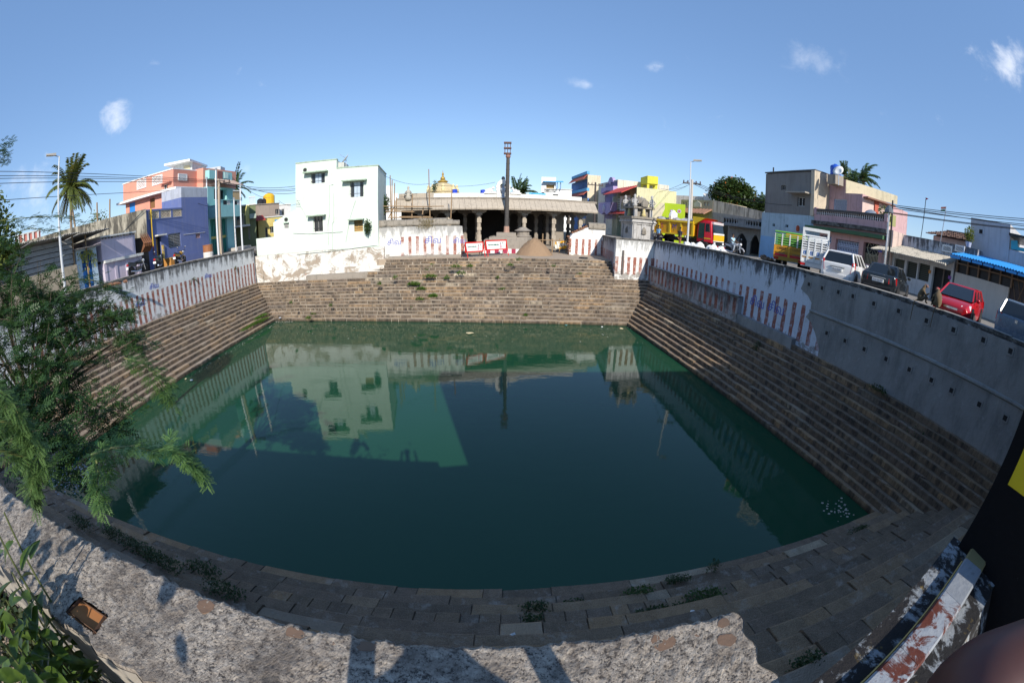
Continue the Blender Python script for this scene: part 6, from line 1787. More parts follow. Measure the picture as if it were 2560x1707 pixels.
# ------------------------------------------------------------------ cars and trucks (own axes: +x is the nose, z = 0 the ground)
TYRE = plain((.014, .014, .015), .8)
RIM = plain((.45, .46, .48), .35, .8)
CHROME = plain((.7, .7, .72), .15, 1.0)
LAMPR = plain((.45, .01, .01), .2)
LAMPW = plain((.7, .72, .75), .1)
CARGLASS = plain((.012, .015, .017), .03, spec=.8)
def bevel(o, w=.04, seg=3):
 md = o.modifiers.new('bevel', 'BEVEL')
 md.width, md.segments, md.limit_method, md.angle_limit = w, seg, 'ANGLE', rad(25)
 for p in o.data.polygons:
  p.use_smooth = True
 return o
def wheel(t, x, y, r=.31, w=.2):
 M = Matrix.Rotation(rad(90), 3, 'X')
 tw = part('wheel', MB().lathe((x, y, r), [(r * .62, -w / 2), (r * .94, -w / 2), (r, -w * .3), (r, w * .3), (r * .94, w / 2), (r * .62, w / 2)], 20, M=M), TYRE, t, True, True)
 part('rim', MB().lathe((x, y, r), [(r * .1, -w * .52), (r * .3, -w * .48), (r * .6, -w * .42), (r * .62, w * .42), (r * .3, w * .48), (r * .1, w * .52)], 10, M=M), RIM, tw, True)
def loft(mb, st):
 vs = []
 for x, a, b, c, z0, z1, z2 in st:
  vs += [(x, -a, z0), (x, -b, z1), (x, -c, z2), (x, c, z2), (x, b, z1), (x, a, z0)]
 n = len(st)
 fs = [(i * 6 + k, (i + 1) * 6 + k, (i + 1) * 6 + (k + 1) % 6, i * 6 + (k + 1) % 6) for i in range(n - 1) for k in range(6)]
 fs += [tuple(range(6)), tuple(range((n - 1) * 6, n * 6))[::-1]]
 return mb.add(vs, fs)
def car(name, label, loc, rz, col, L=3.9, Wd=1.68, Hh=1.5, kind='hatch', plate=None, rough=.22):
 t = thing(name, label, 'car', loc, rz, 'cars parked along the right tank wall')
 t.scale = (.95, .95, .93)
 body = plain(col, rough, .0, .04, .6)
 h, w = L / 2, Wd / 2
 zb = .22
 belt = .92 if kind != 'mpv' else 1.0
 if kind == 'sedan':
  st = [(-h, .62 * w, .72 * w, .7 * w, .36, .6, belt + .02), (-h + .06, .9 * w, .97 * w, .88 * w, .26, .6, belt + .07), (-h + .75, w, w, .9 * w, zb, .62, belt + .06), (0, w, w, .9 * w, zb, .62, belt), (h - 1.15, w, w, .9 * w, zb, .62, belt - .02), (h - .25, .95 * w, .96 * w, .82 * w, .24, .56, .74), (h, .6 * w, .68 * w, .6 * w, .32, .52, .64)]
  cab = [(-h + .55, -h + 1.15, h - 1.75, h - .95)]
 elif kind == 'mpv':
  st = [(-h, .75 * w, .86 * w, .84 * w, .34, .62, belt - .02), (-h + .07, .95 * w, .99 * w, .94 * w, .26, .62, belt + .02), (0, w, w, .94 * w, zb, .65, belt), (h - 1.0, w, w, .93 * w, zb, .62, belt - .05), (h - .2, .94 * w, .95 * w, .82 * w, .24, .56, .78), (h, .6 * w, .7 * w, .6 * w, .32, .5, .66)]
  cab = [(-h + .04, -h + .28, h - 1.5, h - .72)]
 else:
  st = [(-h, .7 * w, .82 * w, .8 * w, .34, .6, belt - .02), (-h + .06, .93 * w, .98 * w, .92 * w, .26, .6, belt + .02), (0, w, w, .92 * w, zb, .62, belt), (h - 1.0, w, w, .9 * w, zb, .6, belt - .03), (h - .3, .96 * w, .97 * w, .82 * w, .24, .55, .76), (h - .06, .78 * w, .86 * w, .74 * w, .26, .52, .66), (h, .55 * w, .64 * w, .58 * w, .32, .5, .6)]
  cab = [(-h + .06, -h + .48, h - 1.6, h - .78)]
 b = bevel(part('body', loft(MB(), st), body, t, True), .05)
 x0, x1, x2, x3 = cab[0]
 wb, wt = (.93 if kind == 'mpv' else .89) * w, .72 * w
 zt = Hh - .05
 g = belt - .03
 part('windows', MB().hexa([(x0, -wb, g), (x3, -wb, g), (x3, wb, g), (x0, wb, g)], [(x1, -wt, zt), (x2, -wt, zt), (x2, wt, zt), (x1, wt, zt)]), CARGLASS, t, True)
 rm = bevel(part('roof', MB().hexa([(x1 - .04, -wt - .02, zt - .03), (x2 + .05, -wt - .02, zt - .03), (x2 + .05, wt + .02, zt - .03), (x1 - .04, wt + .02, zt - .03)], [(x1 + .12, -wt + .1, Hh), (x2 - .1, -wt + .1, Hh), (x2 - .1, wt - .1, Hh), (x1 + .12, wt - .1, Hh)]), body, t, True), .03)
 for s in (-1, 1):
  pl = MB()
  pl.tube([(x0, s * wb, g), (x1, s * wt, zt)], .055 if kind != 'sedan' else .05, 6)
  pl.tube([(x3, s * wb, g), (x2, s * wt, zt)], .04, 6)
  for f in (.36, .66) if kind != 'sedan' else (.5,):
   pl.tube([(x0 + (x3 - x0) * f, s * (wb + .004), g), (x1 + (x2 - x1) * f, s * (wt + .004), zt)], .032, 6)
  pl.tube([(x1, s * wt, zt), (x2, s * wt, zt)], .04, 6)
  part('pillars', pl, body, t, True)
 for sx in (-h + .72, h - .75):
  for s in (-1, 1):
   Mw = Matrix.Rotation(rad(90), 3, 'X')
   part('wheel_arch', MB().lathe((sx, s * (w - .012), .31), [(.05, -.02), (.385, -.02), (.385, .02), (.05, .02)], 18, M=Mw), BLACK, t, True)
   wheel(t, sx, s * (w - .08), .29, .18)
 for s in (-1, 1):
  if kind == 'mpv':
   part('tail_lamp', MB().hexa([(-h - .01, s * .76 * w, .62), (-h + .2, s * 1.005 * w, .6), (-h + .2, s * .9 * w, .6), (-h + .02, s * .7 * w, .62)], [(-h + .0, s * .86 * w, 1.12), (-h + .16, s * 1.0 * w, 1.14), (-h + .2, s * .9 * w, 1.12), (-h + .04, s * .8 * w, 1.12)]), LAMPR, t, True)
  elif kind == 'sedan':
   part('tail_lamp', MB().hexa([(-h - .02, s * .58 * w, .66), (-h + .18, s * 1.0 * w, .66), (-h + .2, s * .85 * w, .66), (-h + .05, s * .55 * w, .66)], [(-h + .0, s * .58 * w, .9), (-h + .2, s * .97 * w, .93), (-h + .22, s * .85 * w, .9), (-h + .05, s * .55 * w, .9)]), LAMPR, t, True)
  else:
   part('tail_lamp', MB().hexa([(-h - .01, s * .7 * w, .7), (-h + .16, s * 1.0 * w, .7), (-h + .18, s * .85 * w, .7), (-h + .04, s * .65 * w, .7)], [(-h + .02, s * .74 * w, .95), (-h + .18, s * .98 * w, .97), (-h + .2, s * .85 * w, .95), (-h + .05, s * .7 * w, .95)]), LAMPR, t, True)
  part('headlight', MB().hexa([(h - .02, s * .5 * w, .56), (h - .34, s * .95 * w, .6), (h - .36, s * .8 * w, .58), (h - .1, s * .5 * w, .56)], [(h - .08, s * .5 * w, .68), (h - .42, s * .94 * w, .76), (h - .44, s * .8 * w, .77), (h - .14, s * .5 * w, .7)]), LAMPW, t, True)
  part('mirror', MB().ball((x3 - .3, s * (w + .08), belt + .06), .07, .1, .075, 8, 5), body, t, True, True)
  for f in (.42, .68):
   part('door_handle', MB().box(x0 + (x3 - x0) * f, x0 + (x3 - x0) * f + .16, s * w - .01, s * w + .012, .76, .79), body if kind != 'sedan' else CHROME, t, True)
 part('rear_bumper', MB().hexa([(-h - .05, -.72 * w, .28), (-h + .1, -.9 * w, .28), (-h + .1, .9 * w, .28), (-h - .05, .72 * w, .28)], [(-h - .06, -.74 * w, .5), (-h + .1, -.93 * w, .52), (-h + .1, .93 * w, .52), (-h - .06, .74 * w, .5)]), body, t, True)
 part('front_bumper', MB().hexa([(h - .1, -.88 * w, .26), (h + .03, -.6 * w, .26), (h + .03, .6 * w, .26), (h - .1, .88 * w, .26)], [(h - .1, -.9 * w, .46), (h + .04, -.62 * w, .46), (h + .04, .62 * w, .46), (h - .1, .9 * w, .46)]), body, t, True)
 part('grille', MB().box(h + .0, h + .02, -.36 * w, .36 * w, .5, .57), CHROME if kind != 'sedan' else BLACK, t, True)
 if plate:
  zp = .72 if kind != 'hatch' else .62
  pr = part('number_plate', MB().box(-h - .075, -h - .005, -.26, .26, zp - .065, zp + .065), PRINT, t, True)
  part('lettering', place_text(plate, .1, (-h - .078, 0, zp), (0, -1, 0), (0, 0, 1), .46), plain((.05, .05, .1), .6), pr, True)
  part('plate_trim', MB().box(-h - .05, -h + .02, -.36, .36, zp + .1, zp + .135), CHROME, t, True)
 return t
RZ = 5.64
NOSE_T = rad(45)
def near_wall(px, py, x):
 d = ray(px, py)
 k = x / d.x
 return d.x * k, d.y * k
def park(px, py, x, L, az):
 a, b = near_wall(px, py, x)
 return (a + math.sin(az) * L / 2, b + math.cos(az) * L / 2, RZ)
car('parked_car', 'white people carrier parked tail first against the wall beside the white truck', park(*K6(832, 1130), 13.4, 4.2, rad(59)), rad(31), (.74, .74, .73), 4.2, 1.74, 1.56, 'mpv', 'TN 23 B 2337')
car('parked_car', 'black sedan with a long plate parked between the white carrier and the monkeys', park(*K6(1230, 1250), 13.45, 4.2, rad(65)), rad(25), (.018, .022, .026), 4.2, 1.7, 1.40, 'sedan', 'TN 07 AW 9990', .12)
car('parked_car', 'red hatchback facing the tank wall right of the two monkeys', park(*K7(850, 1230), 13.6, 3.9, rad(75)), rad(15) + PI, (.42, .012, .02), 3.9, 1.65, 1.36, 'hatch', None, .15)
bl = car('parked_car', 'blue grey hatchback cut by the right edge of the picture', park(*K7(1500, 1370), 13.6, 3.7, rad(79)), rad(11), (.13, .17, .22), 3.7, 1.65, 1.42, 'hatch', None, .25)
part('badge', MB().box(-1.86, -1.85, -.05, .05, .78, .88), CHROME, bl, True)
def goods_truck(name, label, loc, col_panel, col_slat, Wd, zbed, zpan, ztop, L=4.6, style='orange'):
 t = thing(name, label, 'truck', loc, NOSE_T, 'goods trucks backed up to the right wall')
 w = Wd / 2
 P = plain(col_panel, .45)
 S = plain(col_slat, .4)
 x0 = -L / 2
 xb = L / 2 - 1.5
 part('bed_floor', MB().box(x0, xb, -w, w, zbed, zbed + .12), P, t, True)
 part('chassis', MB().box(x0 + .1, L / 2 - .2, -.4, .4, .55, zbed - .002), BLACK, t, True)
 for s in (-1, 1):
  wheel(t, x0 + .9, s * (w - .2), .38, .28)
  wheel(t, L / 2 - .7, s * (w - .2), .38, .24)
  part('side_panel', MB().box(x0 + .06, xb, s * w - .03, s * w + .03, zbed + .121, zpan), P, t, True)
 tail = part('tailgate', MB().box(x0 - .03, x0 + .05, -w, w, zbed, zpan), P, t, True)
 npan = 2 if style == 'orange' else 4
 for k in range(npan + 1):
  y = -w + 2 * w * k / npan
  part('tailgate_rib', MB().box(x0 - .08, x0 - .031, max(y - .05, -w), min(y + .05, w), zbed, zpan), plain(c3(col_panel, 1.15) if style == 'orange' else (.6, .62, .62), .45), t, True)
 part('tailgate_rib', MB().box(x0 - .075, x0 - .032, -w, w, (zbed + zpan) / 2 - .03, (zbed + zpan) / 2 + .03), plain(c3(col_panel, .8), .45), t, True)
 ns = 5
 for k in range(ns):
  z = zpan + (ztop - zpan) * (k + .55) / ns
  hw = (ztop - zpan) / ns * .27
  for y0, y1 in [(-w, w)]:
   part('slat', MB().box(x0 - .03, x0 + .03, y0, y1, z - hw, z + hw), S, t, True)
  for s in (-1, 1):
   part('side_slat', MB().box(x0 + .05, xb, s * w - .02, s * w + .02, z - hw, z + hw), S, t, True)
 for k in range(npan * (2 if style == 'orange' else 1) + 1):
  y = -w + 2 * w * k / (npan * (2 if style == 'orange' else 1))
  part('upright', MB().box(x0 - .05, x0 - .031, max(y - .035, -w), min(y + .035, w), zpan - .02, ztop + (.25 if k == 0 else 0)), S if style != 'orange' else OFFW, t, True)
 part('shade_box', MB().box(x0 + .35, xb - .1, -w + .12, w - .12, zbed + .13, ztop - .12), plain((.03, .035, .04), .8), t, True)  # dark box added in the bed, standing in for shade behind the slats
 part('top_bar', MB().tube([(x0, -w, ztop + .08), (x0, w, ztop + .08)], .05, 6), S, t, True)
 cb = bevel(part('cab', MB().hexa([(xb + .15, -w * .9, .5), (L / 2, -w * .9, .5), (L / 2, w * .9, .5), (xb + .15, w * .9, .5)], [(xb + .15, -w * .82, 1.95), (L / 2 - .45, -w * .82, 1.95), (L / 2 - .45, w * .82, 1.95), (xb + .15, w * .82, 1.95)]), P if style == 'orange' else WHITE, t, True), .08)
 part('cab_window', MB().hexa([(xb + .35, -w * .9 - .01, 1.35), (L / 2 - .15, -w * .9 - .01, 1.35), (L / 2 - .15, w * .9 + .01, 1.35), (xb + .35, w * .9 + .01, 1.2)], [(xb + .4, -w * .82 - .02, 1.8), (L / 2 - .4, -w * .82 - .02, 1.8), (L / 2 - .4, w * .82 + .02, 1.8), (xb + .4, w * .82 + .02, 1.8)]), CARGLASS, t, True)
 part('rear_bumper', MB().box(x0 - .1, x0 + .0, -w * .95, w * .95, .5, .68), plain((.35, .2, .03), .6) if style == 'orange' else STEEL, t, True)
 for s in (-1, 1):
  part('tail_lamp', MB().box(x0 - .12, x0 - .1, s * w * .8 - .12, s * w * .8 + .12, .54, .64), LAMPR, t, True)
 return t, x0, w
def gz(x, y, d):
 return at_d(*K6(x, y), d).z - RZ
lo = park(*K6(360, 1010), 13.5, 4.6, rad(45))
dd = math.hypot(lo[0], lo[1]) - 1.6
ot, x0, w = goods_truck('goods_truck', 'orange goods truck tailgate with bright green slats and painted lettering', lo, (.52, .26, .02), (.15, .40, .07), 1.62, gz(340, 1050, dd), gz(360, 925, dd), gz(360, 812, dd))
zb_, zp_ = gz(340, 1050, dd), gz(360, 925, dd)
for s in (-1, 1):
 part('red_strip', MB().box(x0 - .05, x0 - .0305, s * w * .5 - w * .42, s * w * .5 + w * .42, zb_ + .12, zb_ + .24), plain((.45, .02, .03), .5), ot, True)
 part('lettering', place_text('GOODS', .2, (x0 - .034, s * w * .5, zb_ + (zp_ - zb_) * .35), (0, -1, 0), (0, 0, 1), w * .5), plain((.03, .1, .3), .5), ot, True)
 part('lettering', place_text('CARRIER', .2, (x0 - .034, s * w * .5, zb_ + (zp_ - zb_) * .78), (0, -1, 0), (0, 0, 1), w * .6), plain((.2, .08, .02), .5), ot, True)
part('green_sheet', MB().box(x0 + .1, x0 + 2.4, -w + .1, -w + .16, zp_, zp_ + .7), plain((.01, .2, .09), .5), ot, True)
lo = park(*K6(610, 1030), 13.35, 4.4, rad(45))
dd = math.hypot(lo[0], lo[1]) - 1.6
wt_, x0, w = goods_truck('goods_truck', 'white slatted goods truck with orange stripe standing beside the orange truck', lo, (.72, .73, .72), (.74, .75, .75), 1.3, gz(600, 1085, dd), gz(600, 965, dd), gz(610, 850, dd), 4.4, 'white')
zb_, zp_ = gz(600, 1085, dd), gz(600, 965, dd)
for k in range(4):
 y = -w + 2 * w * (k + .5) / 4
 part('orange_stripe', MB().box(x0 - .05, x0 - .0305, y - w * .2, y + w * .2, zb_ + (zp_ - zb_) * .36, zb_ + (zp_ - zb_) * .45), plain((.7, .3, .01), .5), wt_, True)
 part('blue_emblem', place_text('8', .26, (x0 - .033, y, zb_ + (zp_ - zb_) * .74), (0, -1, 0), (0, 0, 1), w * .22), plain((.03, .12, .4), .5), wt_, True)
hbz = gz(610, 850, dd)
hb_ = MB()
for y0, y1, z0, z1 in ((-w, w, hbz + .3, hbz + .44), (-w, -w + .1, hbz, hbz + .3), (w - .1, w, hbz, hbz + .3)):
 hb_.box(x0 - .06, x0 + .02, y0, y1, z0, z1)
part('top_frame', hb_, WHITE, wt_, True)
# tipper truck
TZ = 5.52
tl = thing('tipper_truck', 'yellow tipper truck with red cab parked beyond the right wall corner', 'truck', (14.35, 31.6, TZ), math.atan2(-6, 3.8))
tt = tl
tl.scale = (.93, .93, .9)
TY = plain((.60, .30, .015), .45)
TY2 = plain((.62, .42, .02), .45)
TR = plain((.42, .01, .03), .35)
part('chassis', MB().box(-3.5, 3.2, -.45, .45, .6, .95), BLACK, tt, True)
part('bed', MB().hexa([(-3.6, -1.15, 1.2), (1.45, -1.15, 1.2), (1.45, 1.15, 1.2), (-3.6, 1.15, 1.2)], [(-3.7, -1.22, 2.45), (1.45, -1.22, 2.45), (1.45, 1.22, 2.45), (-3.7, 1.22, 2.45)]), TY, tt, True)
for s in (-1, 1):
 for k in range(5):
  x = -3.55 + 4.95 * k / 4
  part('bed_rib', MB().hexa([(x - .09, s * 1.152, 1.2), (x + .09, s * 1.152, 1.2), (x + .09, s * 1.24, 1.2), (x - .09, s * 1.24, 1.2)], [(x - .09, s * 1.21, 2.4), (x + .09, s * 1.21, 2.4), (x + .09, s * 1.29, 2.4), (x - .09, s * 1.29, 2.4)]), TY2, tt, True)
 part('bed_rail', MB().box(-3.72, 1.47, s * 1.27 - .06, s * 1.27 + .06, 2.3, 2.48), TY2, tt, True)
 part('bed_rail', MB().box(-3.62, 1.47, s * 1.2 - .05, s * 1.2 + .05, 1.15, 1.28), TY2, tt, True)
part('canopy', MB().hexa([(1.35, -1.2, 2.2), (1.46, -1.2, 2.2), (1.46, 1.2, 2.2), (1.35, 1.2, 2.2)], [(1.35, -1.22, 2.95), (2.6, -1.22, 2.88), (2.6, 1.22, 2.88), (1.35, 1.22, 2.95)]), TY2, tt, True)
cbm = bevel(part('cab', MB().hexa([(1.75, -1.1, .75), (3.35, -1.1, .75), (3.35, 1.1, .75), (1.75, 1.1, .75)], [(1.75, -1.02, 2.72), (3.12, -1.02, 2.66), (3.12, 1.02, 2.66), (1.75, 1.02, 2.72)]), TR, tt, True), .1)
part('windscreen', MB().hexa([(3.3, -.95, 1.65), (3.34, -.95, 1.65), (3.34, .95, 1.65), (3.3, .95, 1.65)], [(3.15, -.88, 2.5), (3.2, -.88, 2.5), (3.2, .88, 2.5), (3.15, .88, 2.5)]), CARGLASS, tt, True)
part('sun_visor', MB().box(3.1, 3.3, -.9, .9, 2.4, 2.62), plain((.55, .5, .5), .5), tt, True)
part('front_panel', MB().box(3.36, 3.41, -.95, .95, 1.0, 1.5), plain((.65, .40, .01), .4), tt, True)
part('white_band', MB().box(3.355, 3.4, -.95, .95, 1.52, 1.66), WHITE, tt, True)
part('white_band', MB().box(3.355, 3.4, -.95, .95, .93, .99), WHITE, tt, True)
part('grille', MB().box(3.35, 3.4, -.9, .9, .55, .92), BLACK, tt, True)
part('bumper', MB().box(3.3, 3.5, -1.1, 1.1, .38, .56), plain((.35, .02, .03), .5), tt, True)
np_ = part('number_plate', MB().box(3.5, 3.52, -.2, .3, .3, .46), plain((.7, .55, .02), .5), tt, True)
for s in (-1, 1):
 part('headlight', MB().box(3.4, 3.44, s * .78 - .13, s * .78 + .13, .66, .86), LAMPW, tt, True)
 part('door', MB().hexa([(2.55, s * 1.11, .85), (3.2, s * 1.11, .85), (3.2, s * 1.13, .85), (2.55, s * 1.13, .85)], [(2.55, s * 1.06, 2.5), (3.05, s * 1.06, 2.5), (3.05, s * 1.09, 2.5), (2.55, s * 1.09, 2.5)]), plain((.5, .015, .03), .35), tt, True)
 part('door_window', MB().hexa([(2.62, s * 1.1, 1.7), (3.12, s * 1.1, 1.7), (3.12, s * 1.115, 1.7), (2.62, s * 1.115, 1.7)], [(2.62, s * 1.07, 2.42), (3.0, s * 1.07, 2.42), (3.0, s * 1.1, 2.42), (2.62, s * 1.1, 2.42)]), CARGLASS, tt, True)
 part('sleeper_window', MB().hexa([(1.9, s * 1.09, 1.1), (2.5, s * 1.09, 1.1), (2.5, s * 1.12, 1.1), (1.9, s * 1.12, 1.1)], [(1.95, s * 1.03, 2.45), (2.5, s * 1.03, 2.45), (2.5, s * 1.07, 2.45), (1.95, s * 1.07, 2.45)]), plain((.015, .04, .035), .1), tt, True)
 part('door_stripe', MB().box(2.56, 3.19, s * 1.135 - .01, s * 1.135 + .01, 1.08, 1.17), TY2, tt, True)
 for x in (-2.6, 2.5):
  wheel(tt, x, s * .95, .5, .34)
 part('mudguard', MB().hexa([(-3.3, s * 1.0 - .18, .75), (-1.9, s * 1.0 - .18, .75), (-1.9, s * 1.0 + .18, .75), (-3.3, s * 1.0 + .18, .75)], [(-3.0, s * 1.0 - .18, 1.12), (-2.2, s * 1.0 - .18, 1.12), (-2.2, s * 1.0 + .18, 1.12), (-3.0, s * 1.0 + .18, 1.12)]), STEEL, tt, True)
for x, ch in ((-1.95, 'S'), (-.55, 'M')):
 part('lettering', place_text(ch, .62, (x, -1.235, 1.85), (1, 0, 0), (0, .05, 1)), plain((.05, .03, .2) if ch == 'M' else (.3, .03, .1), .5), tt, True)
lo_ = MB()
for k in range(9):
 lo_.ball((-2.9 + k * .45 + R.uniform(-.1, .1), R.uniform(-.6, .6), 2.42), .5, .6, .32, 7, 4, .2)
part('load', lo_, plain((.3, .3, .33), .8), tt, True, kind='stuff')
sk = MB()
sk.ball((-1.5, -.2, 2.85), .42, .4, .55, 9, 6, .15)
single_ = tag(part('white_sack', sk, WHITE), 'white sack standing on the load of the tipper truck', 'sack')
single_.location = tl.location
single_.rotation_euler = tl.rotation_euler
single_.scale = tl.scale
# white sacks along the wall top
nsack = 0
KT = crop(1640, 540, 10.69)
for (x, y, s) in [(640, 725, .8), (740, 680, 1.15), (780, 735, .9), (890, 705, 1.1), (960, 760, .9), (1065, 715, 1.2), (1110, 770, 1.0), (1160, 800, .9), (1280, 800, .8), (1345, 770, 1.1), (1450, 770, 1.2), (1400, 830, .9), (1540, 830, .9), (1620, 815, 1.15), (1680, 860, .9), (1760, 890, .8)]:
 a, b = near_wall(*KT(x, y), 12.0 + R.uniform(-.1, .5))
 if b > 30.4:
  a, b = a, 30.3
 zz = at_d(*KT(x, y + 20), math.hypot(a, b)).z
 m = MB().ball((0, 0, 0), .27 * s, .22 * s, .24 * s, 8, 6, .22)
 ob = single('cement_sack', m, WHITE, 'lumpy white sack in the row behind the right wall under the tipper truck', 'sack', 'white sacks along the right wall')
 ob.location = (a + .3, b, max(zz - .2, 5.52 + .1))
for (x, y) in ((1040, 1000),):
 pass
hp_ = MB()
for k in range(60):
 a, b = near_wall(*K5(R.gauss(1075, 30), 1015), 13.2)
 r_ = R.uniform(.08, .2)
 hp_.ball((a + R.uniform(-.2, .5), b + R.uniform(-.4, .4), 5.5 + R.uniform(0, .6)), r_, r_, r_ * .7, 6, 4, .25)
single('debris_heap', hp_, paint((.2, .13, .08), .5, .1), 'brown debris heap beside the orange truck behind the wall', 'rubble', kind='stuff')
# ------------------------------------------------------------------ motorcycles
def motorcycle(label, loc, rz, col, group):
 t = thing('motorcycle', label, 'motorcycle', loc, rz, group)
 body = plain(col, .25, .0, .05, .6)
 M = Matrix.Rotation(rad(90), 3, 'X')
 for x in (-.64, .66):
  wv = part('wheel', MB().lathe((x, 0, .3), [(.23, -.05), (.28, -.055), (.3, -.02), (.3, .02), (.28, .055), (.23, .05)], 20, M=M), TYRE, t, True, True)
  sp = MB()
  for k in range(6):
   a = PI * k / 3
   sp.tube([(x, 0, .3), (x + .24 * math.cos(a), 0, .3 + .24 * math.sin(a))], .014, 4)
  part('spokes', sp, RIM, wv, True)
  part('mudguard', MB().tube([(x + .33 * math.cos(a), 0, .3 + .33 * math.sin(a)) for a in [rad(20 + 14 * k) for k in range(10)]], .045, 6), body if x > 0 else BLACK, t, True)
 part('frame', MB().tube([(.5, 0, .85), (.1, 0, .4), (-.3, 0, .38), (-.64, 0, .3)], .03, 6).tube([(.5, 0, .85), (-.1, 0, .72), (-.75, 0, .74)], .03, 6), BLACK, t, True)
 part('engine', MB().box(-.12, .22, -.14, .14, .28, .58).lathe((.1, .0, .4), [(.12, -.16), (.14, 0), (.12, .16)], 10, M=M), plain((.08, .08, .085), .4, .5), t, True)
 part('fuel_tank', MB().ball((.18, 0, .84), .3, .15, .14, 12, 7), body, t, True, True)
 part('seat', MB().tube([(-.02, 0, .83), (-.3, 0, .8), (-.55, 0, .84), (-.82, 0, .9)], .11, 8, .08), BLACK, t, True, True)
 part('tail_panel', MB().hexa([(-.85, -.09, .72), (-.2, -.11, .6), (-.2, .11, .6), (-.85, .09, .72)], [(-.92, -.07, .86), (-.2, -.1, .78), (-.2, .1, .78), (-.92, .07, .86)]), body, t, True)
 part('tail_lamp', MB().box(-.97, -.9, -.08, .08, .74, .84), LAMPR, t, True)
 part('number_plate', MB().box(-.99, -.97, -.11, .11, .52, .66), PRINT, t, True)
 fk = MB()
 for s in (-1, 1):
  fk.tube([(.66, s * .08, .3), (.46, s * .08, .95)], .026, 6)
 part('fork', fk, STEEL, t, True)
 part('handlebar', MB().tube([(.3, -.36, 1.02), (.42, -.2, 1.03), (.45, 0, .98), (.42, .2, 1.03), (.3, .36, 1.02)], .018, 6), BLACK, t, True)
 part('headlight', MB().ball((.58, 0, .9), .1, .1, .1, 10, 6), LAMPW, t, True, True)
 part('exhaust', MB().tube([(.2, -.14, .34), (-.2, -.18, .28), (-.8, -.2, .38)], .05, 8), CHROME, t, True)
 for s in (-1, 1):
  mr = part('mirror_stalk', MB().tube([(.38, s * .24, 1.03), (.34, s * .34, 1.25)], .012, 5), BLACK, t, True)
  part('mirror', MB().ball((.33, s * .36, 1.28), .03, .075, .055, 8, 5), CHROME, mr, True)
 return t
G_ = 'motorcycles parked on the left bank'
zb_ = 5.45
for (x, y, d, az, cl, lab) in ((252, 1200, 29.6, -3, (.02, .025, .03), 'black motorcycle parked before the lavender wall, nearest to the gate'),
                               (455, 1150, 31.0, -33, (.02, .06, .05), 'dark green motorcycle standing at the blue house door'),
                               (665, 1090, 32.5, -20, (.50, .26, .02), 'motorcycle with a yellow orange tank under the shuttered blue house window')):
 p = at_d(*K1(x, y), d)
 motorcycle(lab, (p.x, p.y, zb_), rad(90 - az), cl, G_)
p = near_wall(*K5(770, 930), 16.2)
mb4 = motorcycle('motorcycle ridden by the man in light blue beside the tipper truck', (p[0], p[1], 5.52), rad(-70), (.5, .5, .52), None)
